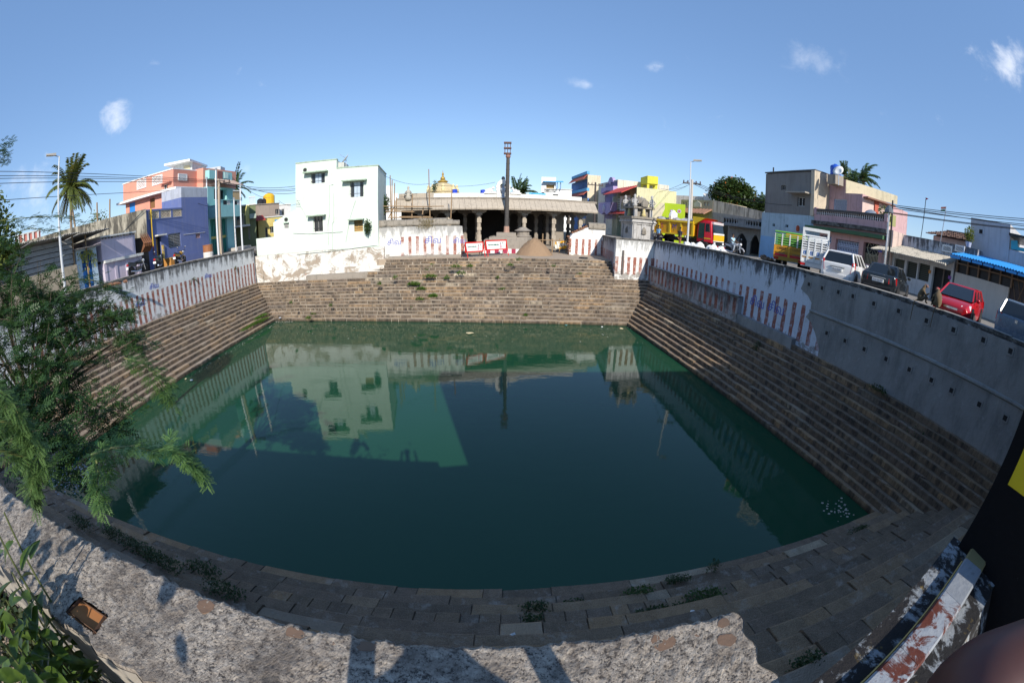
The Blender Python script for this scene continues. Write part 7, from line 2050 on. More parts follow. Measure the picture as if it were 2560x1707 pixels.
# ------------------------------------------------------------------ people and monkeys
def skin(name, verts, edges, radii, mat, parent, root=0, sub=1):
 me = bpy.data.meshes.new(name)
 me.from_pydata(verts, edges, [])
 ob = bpy.data.objects.new(name, me)
 COL.objects.link(ob)
 ob.parent = parent
 md = ob.modifiers.new('skin', 'SKIN')
 md.use_smooth_shade = True
 for i, v in enumerate(me.skin_vertices[0].data):
  v.radius = (radii[i], radii[i]) if not hasattr(radii[i], '__len__') else radii[i]
  v.use_root = (i == root)
 ob.modifiers.new('sub', 'SUBSURF').levels = sub
 ob.modifiers['sub'].render_levels = sub
 me.materials.append(mat)
 return ob
SKINM = plain((.16, .085, .05), .55, name='brown_skin')
HAIR = plain((.012, .01, .01), .5)
def person(label, loc, rz, top, legs, stride=.18, sit=False, arms=((.05, -.1), (-.1, .1)), sari=False, Hh=1.66):
 t = thing('person', label, 'person', loc, rz)
 k = Hh / 1.7
 hip = .92 * k
 V = [(0, 0, hip), (0, 0, hip + .22 * k), (.01, 0, hip + .45 * k), (.02, 0, hip + .56 * k), (.035, 0, hip + .64 * k), (.045, 0, hip + .74 * k)]
 E = [(0, 1), (1, 2), (2, 3), (3, 4), (4, 5)]
 Rr = [(.13, .15), (.12, .14), (.12, .16), (.05, .05), (.075, .07), (.06, .055)]
 legv, armv = [], []
 for s in (-1, 1):
  b = len(V)
  if sit:
   L = [(0, s * .1, hip - .02), (.4, s * .2, hip - .05), (.28, s * .2, hip - .5), (.42, s * .2, hip - .53)]
  else:
   L = [(0, s * .09, hip - .06), (s * stride * .55 + .03, s * .09, hip * .52), (s * stride - (.08 if s < 0 else 0), s * .09, .08), (s * stride + .13, s * .09, .035)]
  V += L
  E += [(0, b), (b, b + 1), (b + 1, b + 2), (b + 2, b + 3)]
  Rr += [.085, .06, .042, .035]
  legv.append(L)
  b = len(V)
  f, up = arms[0 if s < 0 else 1]
  A = [(.01, s * .19, hip + .43 * k), (f * .6, s * .24, hip + .16 * k + max(up, 0) * .6), (f * 1.6 + .06, s * .22, hip - .06 + up * 1.4), (f * 2.0 + .1, s * .21, hip - .14 + up * 1.8)]
  V += A
  E += [(2, b), (b, b + 1), (b + 1, b + 2), (b + 2, b + 3)]
  Rr += [.055, .042, .033, .03]
  armv.append(A)
 skin('body', V, E, Rr, SKINM, t)
 part('hair', MB().ball((.02, 0, hip + .76 * k), .085, .082, .075, 10, 6), HAIR, t, True, True)
 tv, te, tr = [V[0], V[1], V[2], (V[3][0], 0, V[3][2] - .04)], [(0, 1), (1, 2), (2, 3)], [(.15, .17), (.14, .16), (.14, .18), (.07, .08)]
 for A in armv:
  b = len(tv)
  tv += [A[0], tuple((A[0][i] + A[1][i]) / 2 for i in range(3))]
  te += [(2, b), (b, b + 1)]
  tr += [.075, .065]
 skin('shirt', tv, te, tr, top, t)
 if sari:
  part('sari_skirt', MB().lathe((0, 0, 0), [(.26, .03), (.24, .3), (.2, .65), (.17, hip)], 14), legs, t, True, True)
  part('sari_drape', MB().tube([(.12, -.12, hip), (.15, 0, hip + .25), (.05, .17, hip + .47), (-.12, .16, hip + .2), (-.15, .12, hip - .3)], .06, 6), legs, t, True, True)
 else:
  tv, te, tr = [(0, 0, hip + .05)], [], [(.14, .16)]
  for L in legv:
   b = len(tv)
   tv += list(L[:3])
   te += [(0, b), (b, b + 1), (b + 1, b + 2)]
   tr += [.1, .08, .065]
  skin('trousers', tv, te, tr, legs, t)
 return t
p = near_wall(*K5(22, 870), 11.9)
p = at_d(*K5(22, 860), 34.6)
person('man in a light blue shirt walking left of the tipper truck', (p.x, p.y, 5.5), rad(-160), plain((.25, .5, .75), .8), plain((.03, .03, .05), .8), .2)
p = at_d(*K5(232, 860), 33.2)
person('person in dark clothes standing at the tipper truck side', (p.x, p.y, 5.5), rad(20), plain((.02, .022, .04), .8), plain((.22, .1, .05), .8), .14, arms=((.1, .3), (.12, .35)))
p = at_d(*K1(1192, 1010), 47)
person('woman in a magenta sari by the turquoise house steps', (p.x, p.y, 5.45), rad(-60), plain((.4, .02, .2), .8), plain((.45, .03, .25), .8), .05, sari=True, Hh=1.55)
bx, by = mb4.location.x, mb4.location.y
person('rider in a light blue shirt sitting on the silver motorcycle', (bx - .1, by + .2, 5.52 - .05), rad(-70), plain((.35, .55, .68), .8), plain((.3, .35, .42), .8), 0, True, ((.28, .14), (.28, .14)))
MFUR = plain((.13, .095, .055), .95, name='brown_fur')
MFACE = plain((.28, .15, .11), .7)
def monkey(label, u, o, face, tailu, group):
 base = RW.pt(u, ZR + .02, o)
 t = thing('brown_macaque', label, 'monkey', tuple(base), face, group)
 V = [(-.05, 0, .1), (-.03, 0, .26), (.02, 0, .42), (.07, 0, .5), (.11, 0, .58)]
 E = [(0, 1), (1, 2), (2, 3), (3, 4)]
 Rr = [.13, .125, .1, .06, .075]
 for s in (-1, 1):
  b = len(V)
  V += [(.04, s * .11, .12), (.2, s * .13, .24), (.2, s * .11, .06), (.28, s * .11, .03)]
  E += [(0, b), (b, b + 1), (b + 1, b + 2), (b + 2, b + 3)]
  Rr += [.075, .055, .03, .022]
  b = len(V)
  V += [(.06, s * .12, .4), (.17, s * .13, .27), (.25, s * .08, .32 if s > 0 else .2), (.3, s * .06, .36 if s > 0 else .17)]
  E += [(2, b), (b, b + 1), (b + 1, b + 2), (b + 2, b + 3)]
  Rr += [.05, .036, .026, .02]
 b = len(V)
 dn = Matrix.Rotation(-face, 3, 'Z') @ Vector((RW.n.x, RW.n.y, 0))
 T = [(-.12, 0, .05)] + [tuple(dn * k + Vector((-.1 + tailu * k, 0, z))) for k, z in ((.22, .04), (.36, -.02), (.4, -.3), (.42, -.62))]
 V += T
 E += [(0, b)] + [(b + i, b + i + 1) for i in range(4)]
 Rr += [.03, .022, .02, .017, .012]
 skin('body', V, E, Rr, MFUR, t)
 h = part('face', MB().ball((.17, 0, .565), .05, .05, .052, 8, 6).ball((.205, 0, .545), .03, .03, .025, 7, 5), MFACE, t, True, True)
 for s in (-1, 1):
  part('ear', MB().ball((.1, s * .078, .6), .02, .012, .026, 6, 4), MFACE, h, True)
  part('eye', MB().ball((.207, s * .024, .585), .008, n=6), BLACK, h, True)
um1, um2 = RW.uv(K7(550, 1150))[0], RW.uv(K7(645, 1180))[0]
base_o = -.12
monkey('crouching brown monkey on the wall, left one of the pair', um1, base_o, rad(-60), .1, 'monkeys on the right wall')
monkey('upright brown monkey on the wall beside the red car', um2 + .3, base_o, rad(60), -.1, 'monkeys on the right wall')
# ------------------------------------------------------------------ lamp posts, poles, wires
def lamp_post(label, x, y, z0, ztop, arm):
 t = thing('street_lamp', label, 'street lamp', (x, y, z0), 0, 'street lamps round the tank')
 h = ztop - z0
 part('post', MB().tube([(0, 0, 0), (0, 0, h * .5)], .09, 10, .075).tube([(0, 0, h * .5), (0, 0, h)], .065, 10, .045), plain((.62, .64, .66), .4, .3), t, True)
 part('base_collar', MB().lathe((0, 0, 0), [(.16, 0), (.16, .05), (.11, .1), (.11, .6)], 10), STEEL, t, True)
 a = Vector((arm[0], arm[1], 0))
 part('arm', MB().tube([Vector((0, 0, h - .02)), a * .35 + Vector((0, 0, h + .08))], .03, 6), STEEL, t, True)
 sd = Vector((-a.y, a.x, 0)).normalized() * .13
 q0, q1 = a * .25 + Vector((0, 0, h + .06)), a + Vector((0, 0, h + .12))
 hd = part('lamp_head', MB().hexa([q0 - sd * .7, q1 - sd, q1 + sd, q0 + sd * .7], [q0 - sd * .5 + Vector((0, 0, .14)), q1 - sd * .7 + Vector((0, 0, .08)), q1 + sd * .7 + Vector((0, 0, .08)), q0 + sd * .5 + Vector((0, 0, .14))]), plain((.35, .33, .3), .5), t, True)
 part('lens', MB().hexa([q0 + (q1 - q0) * .35 - sd * .6 - Vector((0, 0, .02)), q1 - sd * .8 - Vector((0, 0, .02)), q1 + sd * .8 - Vector((0, 0, .02)), q0 + (q1 - q0) * .35 + sd * .6 - Vector((0, 0, .02))], [q0 + (q1 - q0) * .35 - sd * .6 + Vector((0, 0, .01)), q1 - sd * .8, q1 + sd * .8, q0 + (q1 - q0) * .35 + sd * .6 + Vector((0, 0, .01))]), plain((.6, .5, .3), .3), hd, True)
 return t
p = at_d(*K0(625, 1400), 25.3)
lamp_post('tall white street lamp on the left bank before the tin shed', p.x, p.y, 5.45, at_d(*K0(552, 205), 25.3).z, (-.35, -.75))
p = at_d(*K5(307, 890), 31.5)
lamp_post('white street lamp rising in front of the tipper truck', p.x + .0, p.y, 5.5, at_d(*K5(312, 95), 31.5).z, (.75, -.4))
def util_pole(label, x, y, z0, ztop, cross, mat, r=.14, name='utility_pole', arms=1):
 t = thing(name, label, 'utility pole', (x, y, z0))
 h = ztop - z0
 part('post', MB().tube([(0, 0, 0), (0, 0, h)], r, 8, r * .7), mat, t, True)
 for k in range(arms):
  cr = Vector((cross[0], cross[1], 0))
  z = h - .35 - .55 * k
  ca_ = part('crossarm', MB().tube([Vector((0, 0, z)) - cr, Vector((0, 0, z)) + cr], .06, 4), plain((.12, .1, .09), .7), t, True)
  for f in (-.9, -.45, .45, .9):
   part('insulator', MB().lathe(Vector((0, 0, z + .05)) + cr * f, [(.03, 0), (.07, .05), (.05, .12), (.07, .16), (.02, .22)], 7), plain((.1, .06, .05), .3), ca_, True)
 return t
p = at_d(*K1(1076, 1080), 36)
pl_z = at_d(*K1(1033, 352), 36).z
util_pole('weathered concrete utility pole with a crossarm by the left street corner', p.x, p.y, 5.4, pl_z, (.95, .45), paint((.42, .34, .26), .3, .4), .17)
PL = Vector((p.x, p.y, pl_z - .3))
for (x0, y0, x1, y1, d, lab, sp) in ((1000, 255, 1046, 1085, 35, 'white metal pole standing just left of the utility pole', 1), (1273, 395, 1281, 1040, 37, 'slim white pole near the low white wall of the mint house', 1), (938, 340, 950, 1000, 39, 'white corner pole between the blue and turquoise houses', 0), (1188, 545, 1216, 1025, 42, 'thin white post before the turquoise house steps', 0)):
 p = at_d(*K1(x1, y1), d)
 tp_ = at_d(*K1(x0, y0), d).z
 t = thing('metal_pole', lab, 'pole', (p.x, p.y, 5.4))
 part('post', MB().tube([(0, 0, 0), (0, 0, tp_ - 5.4)], .085, 8, .06), plain((.68, .7, .72), .4, .2), t, True)
 part('cap', MB().lathe((0, 0, tp_ - 5.4), [(.1, 0), (.12, .06), (.05, .16)], 8), STEEL, t, True)
p = at_d(*K5(335, 720), 36)
up2 = at_d(*K5(352, 272), 36).z
util_pole('concrete utility pole with crossarm behind the white street lamp', p.x, p.y, 5.4, up2, (.75, -.3), paint((.5, .47, .43), .3, .3), .16)
PR = Vector((p.x, p.y, up2 - .3))
p = at_d(*K4(728, 690), 50)
up3 = at_d(*K4(733, 298), 50).z
util_pole('dark slim utility pole between the blue and lilac houses', p.x, p.y, 5.4, up3, (1.0, .2), plain((.06, .05, .05), .6), .15, arms=1)
PM = Vector((p.x, p.y, up3 - .3))
p = at_d(*K7(268, 500), 19.0)
t = thing('metal_pole', 'thin dark pole at the corner of the pink balcony', 'pole', (p.x, p.y, 5.5))
zt_ = at_d(*K7(280, 240), 19.0).z
part('post', MB().tube([(0, 0, 0), (0, 0, zt_ - 5.5)], .06, 6, .04), BLACK, t, True)
PK = Vector((p.x, p.y, zt_ - .4))
p = at_d(*K7(238, 480), 18.6)
zt_ = at_d(*K7(240, 335), 18.6).z
t = thing('balcony_lamp', 'hooded lamp on a grey pipe at the end of the pink balcony', 'lamp', (p.x, p.y, 5.5))
part('post', MB().tube([(0, 0, 0), (0, 0, zt_ - 5.5)], .05, 6), STEEL, t, True)
part('lamp_shade', MB().lathe((0, 0, zt_ - 5.6), [(.03, .3), (.1, .25), (.2, .1), (.22, 0), (.1, .02)], 10), plain((.1, .12, .14), .5), t, True)
def wires(label, spans, sag=.5, r=.018):
 t = thing('power_lines', label, 'wires', tuple(spans[0][0]))
 for a, b in spans:
  a, b = Vector(a), Vector(b)
  pts = [a.lerp(b, k / 14) - Vector((0, 0, sag * 4 * (k / 14) * (1 - k / 14))) for k in range(15)]
  part('wire', MB().tube(pts, r, 4), BLACK, t)
def wp(px, py, d):
 return at_d(px, py, d)
spans = []
for k, (y0, y1) in enumerate(((428, 436), (441, 445), (449, 450), (464, 452))):
 spans.append((wp(-120, y0 + 1, 27), PL + Vector((.5 - .3 * k, .2, .12))))
wires('black power lines crossing the sky at far left to the utility pole', spans, .25)
wires('single sagging cable from the far left over the pink house', [(wp(-80, 508, 27), wp(*K1(560, 455), 38)), (wp(*K1(560, 455), 38), wp(*K1(990, 620), 38))], .2)
wires('power lines from the left utility pole towards the mint house', [(PL + Vector((.4, 0, .1)), wp(*K2(465, 415), 33)), (PL + Vector((0, 0, .1)), wp(*K2(465, 440), 33)), (PL + Vector((.2, 0, .0)), wp(*K2(465, 455), 33)), (wp(*K1(1275, 400), 37), wp(*K2(220, 530), 50)), (wp(*K1(1275, 400), 37), wp(*K2(466, 480), 33)), (wp(*K2(470, 590), 50), wp(*K2(300, 555), 50))], .35)
wires('faint red festoon cable from the mint house to the temple roof niche', [(wp(*K2(1335, 310), 36), wp(*K3(430, 470), 38)), (wp(*K3(430, 470), 38), wp(*K3(1090, 455), 40))], .35, .014)
wires('power lines from the yellow water cabin to the right utility pole', [(PR + Vector((-.4, .1, .1)), wp(*K4(1180, 395), 60)), (PR + Vector((.3, 0, .1)), wp(*K4(1345, 345), 60)), (PR, wp(*K4(1360, 375), 60))], .5)
wires('power lines sagging from the right utility pole to the grey house', [(PR + Vector((.4, 0, .1)), RH.pt(ru(K6(400, 520))[0], ru(K6(400, 525))[1], .1)), (PR + Vector((.1, 0, .1)), RH.pt(ru(K6(140, 470))[0], ru(K6(140, 470))[1], .1)), (PR, RH.pt(ru(K6(140, 490))[0], ru(K6(140, 490))[1], .1))], .5)
spans = []
for y0, y1 in ((285, 405), (300, 425), (318, 460), (300, 480), (360, 505), (368, 515)):
 spans.append((wp(*K7(282, y0), 19.0), wp(*K7(1640, y1 + 20), 21)))
wires('bundle of power lines running right from the pole at the pink balcony', spans, .12, .014)
# bulb string drops
t = thing('flag_mast', 'thin mast with a tiny red pennant on the low white house', 'flag', tuple(RH.pt(ru(K7(478, 500))[0], ztp, -1.3)))
a, b = RH.uv(K7(475, 500)), RH.uv(K7(520, 165))
part('mast', MB().tube([RH.pt(a[0], ztp, -1.3), RH.pt(b[0], b[1], -1.3)], .025, 5), BLACK, t)
part('pennant', MB().prism([RH.pt(b[0], b[1], -1.3), RH.pt(b[0] + .2, b[1] - .05, -1.3), RH.pt(b[0], b[1] - .14, -1.3)], (0, .01, 0)), plain((.5, .02, .05), .7), t)
t = thing('flag_mast', 'mast with a small saffron white and green flag on the low white house', 'flag', tuple(RH.pt(ru(K7(680, 620))[0], ztp - .2, -1.1)))
a, b = RH.uv(K7(665, 690)), RH.uv(K7(738, 262))
part('mast', MB().tube([RH.pt(a[0], a[1], -1.1), RH.pt(b[0], b[1], -1.1)], .025, 5), STEEL, t)
hs = b[1] - RH.uv(K7(738, 308))[1]
for k, cl in enumerate(((.65, .12, .04), (.75, .75, .72), (.02, .22, .06))):
 z1 = b[1] - hs * k / 3
 part('flag_band', MB().prism([RH.pt(b[0] - .02 - .06 * k / 3, z1, -1.1), RH.pt(b[0] - .32, z1 - .06, -1.02), RH.pt(b[0] - .34, z1 - .06 - hs / 3, -1.02), RH.pt(b[0] - .04 - .06 * k / 3, z1 - hs / 3, -1.1)], (0, .008, 0)), plain(cl, .8), t)
# ------------------------------------------------------------------ vegetation
RN = np.random.default_rng(5)
def leaf_mat(name, a, b, tr=.25, rough=.5):
 t = NT(name)
 c = t.mix(t.noise(3.0, detail=3), a, b)
 c = t.mix(t.step(t.noise(27.0, detail=1), .4, .62), c3(a, .75), c)
 t.put(t.b.inputs['Base Color'], c)
 t.put(t.b.inputs['Roughness'], rough)
 t.put(t.b.inputs['Specular IOR Level'], .35)
 tl_ = t.n('BsdfTranslucent', {'Color': c3(b, 1.3)})
 ms = t.n('MixShader', {0: tr, 1: t.b.outputs[0], 2: tl_.outputs[0]})
 t.nt.links.new(ms.outputs[0], t.o.inputs[0])
 return t.m
def cloud(name, tmpl_v, tmpl_f, P, Xd, Zd, S, mat, parent=None, kind=None):
 P, Xd, Zd, S = np.asarray(P, float), np.asarray(Xd, float), np.asarray(Zd, float), np.asarray(S, float)
 X = Xd / np.linalg.norm(Xd, axis=1, keepdims=True)
 Y = np.cross(Zd, X)
 Y /= np.linalg.norm(Y, axis=1, keepdims=True) + 1e-9
 Z = np.cross(X, Y)
 tv, tf = np.asarray(tmpl_v, float), np.asarray(tmpl_f, int)
 n, m = len(P), len(tv)
 V = P[:, None, :] + S[:, None, None] * (tv[None, :, 0:1] * X[:, None, :] + tv[None, :, 1:2] * Y[:, None, :] + tv[None, :, 2:3] * Z[:, None, :])
 if parent is not None:
  V = V - np.array(origin_of(parent))
 V = V.reshape(-1, 3)
 F = (tf[None] + (np.arange(n) * m)[:, None, None]).reshape(-1, tf.shape[1])
 me = bpy.data.meshes.new(name)
 me.vertices.add(len(V))
 me.vertices.foreach_set('co', V.astype(np.float32).ravel())
 k = F.shape[1]
 me.loops.add(F.size)
 me.loops.foreach_set('vertex_index', F.astype(np.int32).ravel())
 me.polygons.add(len(F))
 me.polygons.foreach_set('loop_start', np.arange(0, F.size, k, dtype=np.int32))
 me.update(calc_edges=True)
 me.materials.append(mat)
 ob = bpy.data.objects.new(name, me)
 COL.objects.link(ob)
 if parent is not None:
  ob.parent = parent
 if kind:
  ob['kind'] = kind
 return ob
def unit(n):
 v = RN.normal(size=(n, 3))
 return v / np.linalg.norm(v, axis=1, keepdims=True)
def pinna(pairs=6, lw=.17, ll=.3, droop=.1):
 v, f = [], []
 for k in range(pairs):
  x = .12 + .88 * k / pairs
  L = ll * (1 - .45 * abs(k / (pairs - 1) - .35))
  for s in (-1, 1):
   b = len(v)
   z = -droop * x * x
   v += [(x - lw * .12, s * .015, z), (x + lw * .45, s * L * .5, z + .03), (x + lw * .25 + .06, s * L, z), (x + lw * -.25, s * L * .5, z + .02)]
   f.append((b, b + 1, b + 2, b + 3))
 return v, f
LEAF4 = ([(0, 0, 0), (.5, .28, .06), (1, 0, -.05), (.5, -.28, .06)], [(0, 1, 2, 3)])
PIN, PINF, PINB = pinna(7), pinna(4, .26, .34), pinna(7, .17, .2)
OVAL = pinna(7, .17, .27)
MESQ = leaf_mat('mesquite_leaf', (.03, .075, .02), (.062, .125, .033))
MESQL = leaf_mat('sun_painted_mesquite_leaf', (.12, .23, .07), (.19, .32, .11), .4)  # brighter leaf copy with sunlight painted into its colour
BARK = paint((.12, .09, .065), .5, .3, (.03, .025, .02), name='bark')
# the mesquite tree overhanging the near left corner
root = Vector((-7.6, 1.2, 2.6))
tree = thing('mesquite_tree', 'big feathery mesquite tree overhanging the near left corner of the tank', 'tree', tuple(root))
clumps = []
for (x, y, d, r, n) in [(20, 670, 7.3, .55, 200), (100, 720, 7.0, .5, 190), (180, 745, 6.9, .36, 120), (20, 740, 6.6, .7, 280), (110, 780, 6.5, .65, 280), (200, 800, 6.4, .5, 220), (255, 765, 6.6, .25, 70), (300, 790, 6.5, .22, 60),
      (30, 800, 6.0, .7, 260), (120, 830, 6.0, .65, 260), (215, 850, 5.8, .5, 190), (290, 800, 6.0, .3, 80), (310, 840, 5.8, .25, 60),
      (20, 900, 5.2, .65, 250), (110, 920, 5.2, .6, 230), (180, 900, 5.2, .45, 150), (335, 850, 5.4, .2, 40),
      (20, 1000, 4.6, .5, 200), (90, 1040, 4.4, .45, 170), (170, 1050, 4.4, .4, 140), (240, 1040, 4.4, .34, 100), (300, 1040, 4.4, .22, 60),
      (100, 1120, 3.8, .38, 140), (170, 1120, 3.8, .33, 110), (30, 1090, 3.8, .4, 140), (-40, 560, 8.5, .6, 130), (-60, 640, 7.5, .7, 220), (-60, 750, 6.5, .9, 260), (-60, 900, 5.5, .8, 220), (-60, 1050, 4.5, .6, 160)]:
 clumps.append((at_d(x, y, d), r, n))
P, X, Z, S = [], [], [], []
hub = Vector((-6.6, 2.1, 5.2))
br = MB().tube([root, root + Vector((.3, .5, 1.3)), hub], .17, 8, .11)
for c, r, n in clumps:
 mid = hub.lerp(c, .55) + Vector((R.uniform(-.2, .2), R.uniform(-.2, .2), R.uniform(0, .35)))
 br.tube([hub, mid, c], .032, 5, .006)
 n = int(n * 2.0)
 for q in range(7):
  br.tube([c, c + Vector(tuple(unit(1)[0])) * r * .8], .005, 4, .002)
 # twigs with feathers hanging along them
 tw = max(6, n // 16)
 for q in range(tw):
  a = np.array(c) + unit(1)[0] * r * RN.uniform(.1, .9) * np.array([1, 1, .8])
  dirv = unit(1)[0] * np.array([1, 1, .5]) + np.array([.25, .1, -.15])
  dirv /= np.linalg.norm(dirv)
  L = RN.uniform(.25, .5)
  for k in range(16):
   p = a + dirv * L * k / 16 + RN.normal(size=3) * .012
   side = np.cross(dirv, [0, 0, 1]) * (1 if k % 2 else -1)
   P.append(p)
   X.append(side + dirv * .5 + RN.normal(size=3) * .3)
   Z.append(np.array([0, 0, 1]) + RN.normal(size=3) * .5)
   S.append(RN.uniform(.09, .15))
part('trunk', br, BARK, tree)
cloud('foliage', *PINF, P, X, Z, S, MESQ, tree, kind='stuff')
def spray(name, pix, per, size, mat, tmpl, parent, width=.14, droop=.3, dense=1):
 pts = [at_d(*p) for p in pix]
 P, X, Z, S = [], [], [], []
 st = MB().tube(pts, .008, 5, .003)
 for a, b in zip(pts, pts[1:]):
  d = (b - a).normalized()
  for k in range(per):
   q = a.lerp(b, k / per)
   for s in (-1, 1):
    side = d.cross(Vector((0, 0, 1))).normalized() * s
    base = np.array(q)
    lf = np.array(side) + np.array(d) * .55 + RN.normal(size=3) * .22 + np.array([0, 0, RN.uniform(-droop, .25)])
    lf /= np.linalg.norm(lf)
    L = width * RN.uniform(.6, 1.1)
    for j in range(4 * dense):
     P.append(base + lf * L * (j + .6) / (4 * dense))
     sd = np.cross(lf, [0, 0, 1]) * (1 if j % 2 else -1)
     X.append(sd + lf * .6 + RN.normal(size=3) * .12)
     Z.append(np.array([0, 0, 1]) + RN.normal(size=3) * .3)
     S.append(size * RN.uniform(.8, 1.15))
    P.append(base + lf * L)
    X.append(lf)
    Z.append(np.array([0, 0, 1]) + RN.normal(size=3) * .3)
    S.append(size)
 b_ = part('branch', st, plain((.16, .17, .06), .6), parent)
 cloud('leaves', *tmpl, P, X, Z, S, mat, b_, kind='stuff')
KL = crop(0, 560, 2.45)
KM = crop(0, 1067, 2.45)
D = 2.35
spray('branch', [(*KM(560, 170), 2.5), (*KM(680, 130), 2.4), (*KM(820, 115), D), (*KM(950, 150), D), (*KM(1060, 130), D), (*KM(1130, 190), D), (*KM(1190, 230), D), (*KM(1250, 310), D)], 7, .066, MESQL, OVAL, tree, .09)
spray('branch', [(*KM(590, 200), 2.4), (*KM(600, 280), 2.35), (*KM(590, 380), 2.3), (*KM(605, 480), 2.3)], 4, .085, MESQL, OVAL, tree, .09, .6)
spray('branch', [(*KL(760, 820), 4.8), (*KL(870, 850), 4.7), (*KL(950, 910), 4.6), (*KL(1000, 1000), 4.5), (*KL(1030, 1070), 4.5)], 6, .11, leaf_mat('mid_mesquite_leaf', (.07, .135, .035), (.11, .2, .055)), OVAL, tree, .17, .5)
spray('branch', [(*KL(640, 560), 6.3), (*KL(740, 640), 6.2), (*KL(830, 720), 6.2), (*KL(880, 780), 6.2)], 6, .1, MESQ, PIN, tree, .25, .5)
spray('branch', [(*KL(430, 330), 7.2), (*KL(600, 350), 7.0), (*KL(720, 400), 7.0), (*KL(780, 450), 7.0)], 6, .11, MESQ, PIN, tree, .28, .5)
spray('branch', [(*KL(200, 480), 6.8), (*KL(420, 480), 6.7), (*KL(560, 470), 6.6), (*KL(680, 500), 6.5)], 6, .11, leaf_mat('lit_mesquite_leaf', (.07, .13, .03), (.11, .17, .04)), PIN, tree, .3, .5)  # paler copy of the leaf, sun on the branch mixed into the colour
spray('branch', [(*KL(250, 620), 6.3), (*KL(430, 560), 6.2), (*KL(560, 600), 6.2), (*KL(690, 560), 6.2)], 6, .11, leaf_mat('lit_mesquite_leaf', (.07, .13, .03), (.11, .17, .04)), PIN, tree, .3, .5)  # same leaf colour with sunlight painted in
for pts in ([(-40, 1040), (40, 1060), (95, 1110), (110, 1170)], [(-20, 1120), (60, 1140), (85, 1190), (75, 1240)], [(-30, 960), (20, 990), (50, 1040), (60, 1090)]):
 spray('branch', [(x, y, 2.0) for x, y in pts], 7, .06, leaf_mat('sunlit_mesquite_leaf', (.09, .17, .05), (.15, .24, .08), .3), OVAL, tree, .1, .5)  # nearest fronds carry painted sunlight in their leaf colour
for pts in ([(-80, 395, 8.5), (-10, 385, 8.5), (22, 368, 8.5)], [(-80, 420, 8.5), (-10, 408, 8.5), (16, 394, 8.5)], [(-60, 560, 8), (60, 545, 8), (150, 540, 8), (220, 560, 8)], [(-20, 600, 8), (80, 570, 8), (160, 585, 8)]):
 spray('branch', pts, 6, .11, MESQ, PIN, tree, .3, .4)
# ------------------------------------------------------------------ palms
PALM = leaf_mat('palm_leaf', (.07, .12, .025), (.24, .22, .05), .2)
PALMD = leaf_mat('dark_palm_leaf', (.035, .075, .02), (.07, .11, .03), .15)
def palm(name, label, base, ztop, rf, nf, mat, lean=(0, 0), drop=1.0, trunk2=None, wind=(0, 0), r=.18, dry=True):
 t = thing(name, label, 'palm tree', tuple(base))
 b = Vector(base)
 top = Vector((b.x + lean[0], b.y + lean[1], ztop))
 part('trunk', MB().tube([b, b.lerp(top, .4) + Vector((lean[0] * -.1, 0, 0)), top], r, 8, r * .7), paint((.28, .22, .16), .4, .3), t)
 if trunk2:
  part('trunk', MB().tube([b + Vector((trunk2, 0, 0)), b.lerp(top, .6) + Vector((trunk2 * .8, 0, 0)), top - Vector((0, 0, 1))], r * .7, 8, r * .5), paint((.28, .22, .16), .4, .3), t)
 for k in range(nf):
  az = 2 * PI * k / nf * 2.4 + R.uniform(-.2, .2)
  el = rad(R.uniform(-48, 78)) if k > 2 else rad(82 - 8 * k)
  L = rf * R.uniform(.8, 1.1)
  n = 14
  pts = []
  d0 = Vector((math.cos(az) * math.cos(el), math.sin(az) * math.cos(el), math.sin(el)))
  p = top.copy()
  for i in range(n + 1):
   pts.append(p.copy())
   g = Vector((wind[0], wind[1], -.19 * drop * (i / n + .3)))
   d0 = (d0 + g * .35).normalized()
   p = p + d0 * L / n
  m = MB().tube(pts, .03, 4, .008, caps=False)
  for i in range(1, n + 1):
   for hf in (0, .5):
    q = pts[i - 1].lerp(pts[i], hf)
    dd = (pts[i] - pts[i - 1]).normalized()
    sd = dd.cross(Vector((0, 0, 1)))
    if sd.length < .05:
     sd = Vector((math.sin(az), -math.cos(az), 0))
    sd.normalize()
    ll = L * .24 * (1 - .55 * abs(i / n - .4))
    for s in (-1, 1):
     tip = q + (sd * s * .75 + dd * .55 + Vector((wind[0], wind[1], -.55)) * R.uniform(.5, 1.1)).normalized() * ll
     w = dd * .06 * rf / 2.4
     mid = q.lerp(tip, .45)
     m.quad(q, mid - w, tip, mid + w)
  part('frond', m, mat, t)
 nuts = MB()
 for k in range(7):
  a = 2 * PI * k / 7
  nuts.ball(top + Vector((math.cos(a) * .3, math.sin(a) * .3, -.35 - .1 * (k % 2))), .14, n=7, m=5)
 part('coconuts', nuts, plain((.2, .17, .04), .6), t)
 return t
p = at_d(*K0(690, 880), 42)
palm('coconut_palm', 'tall coconut palm with yellowing fronds behind the stained compound wall', (p.x, p.y, 5.0), at_d(*K0(700, 500), 42).z, 3.0, 40, PALM, (.3, 0), 2.0, 1.0)
p = at_d(*K6(1085, 400), 40)
palm('coconut_palm', 'windblown coconut palm right of the blue roof tank', (p.x, p.y, 5.5), at_d(*K6(1085, 235), 40).z, 2.0, 20, PALMD, (.1, 0), 1.2, None, (.22, -.05))
p = at_d(*K6(980, 330), 39)
palm('coconut_palm', 'bushy low palm crown close behind the blue roof tank', (p.x, p.y, 5.5), at_d(*K6(990, 310), 39).z, 1.6, 20, PALMD, (0, 0), 1.0, None, (.05, 0))
p = at_d(*K6(910, 260), 39)
palm('areca_palm', 'thin small palm tuft between the blue tank and the palms', (p.x, p.y, 5.5), at_d(*K6(908, 220), 39).z, 1.3, 9, PALMD, (0, 0), .9)
p = at_d(*K1(1200, 420), 66)
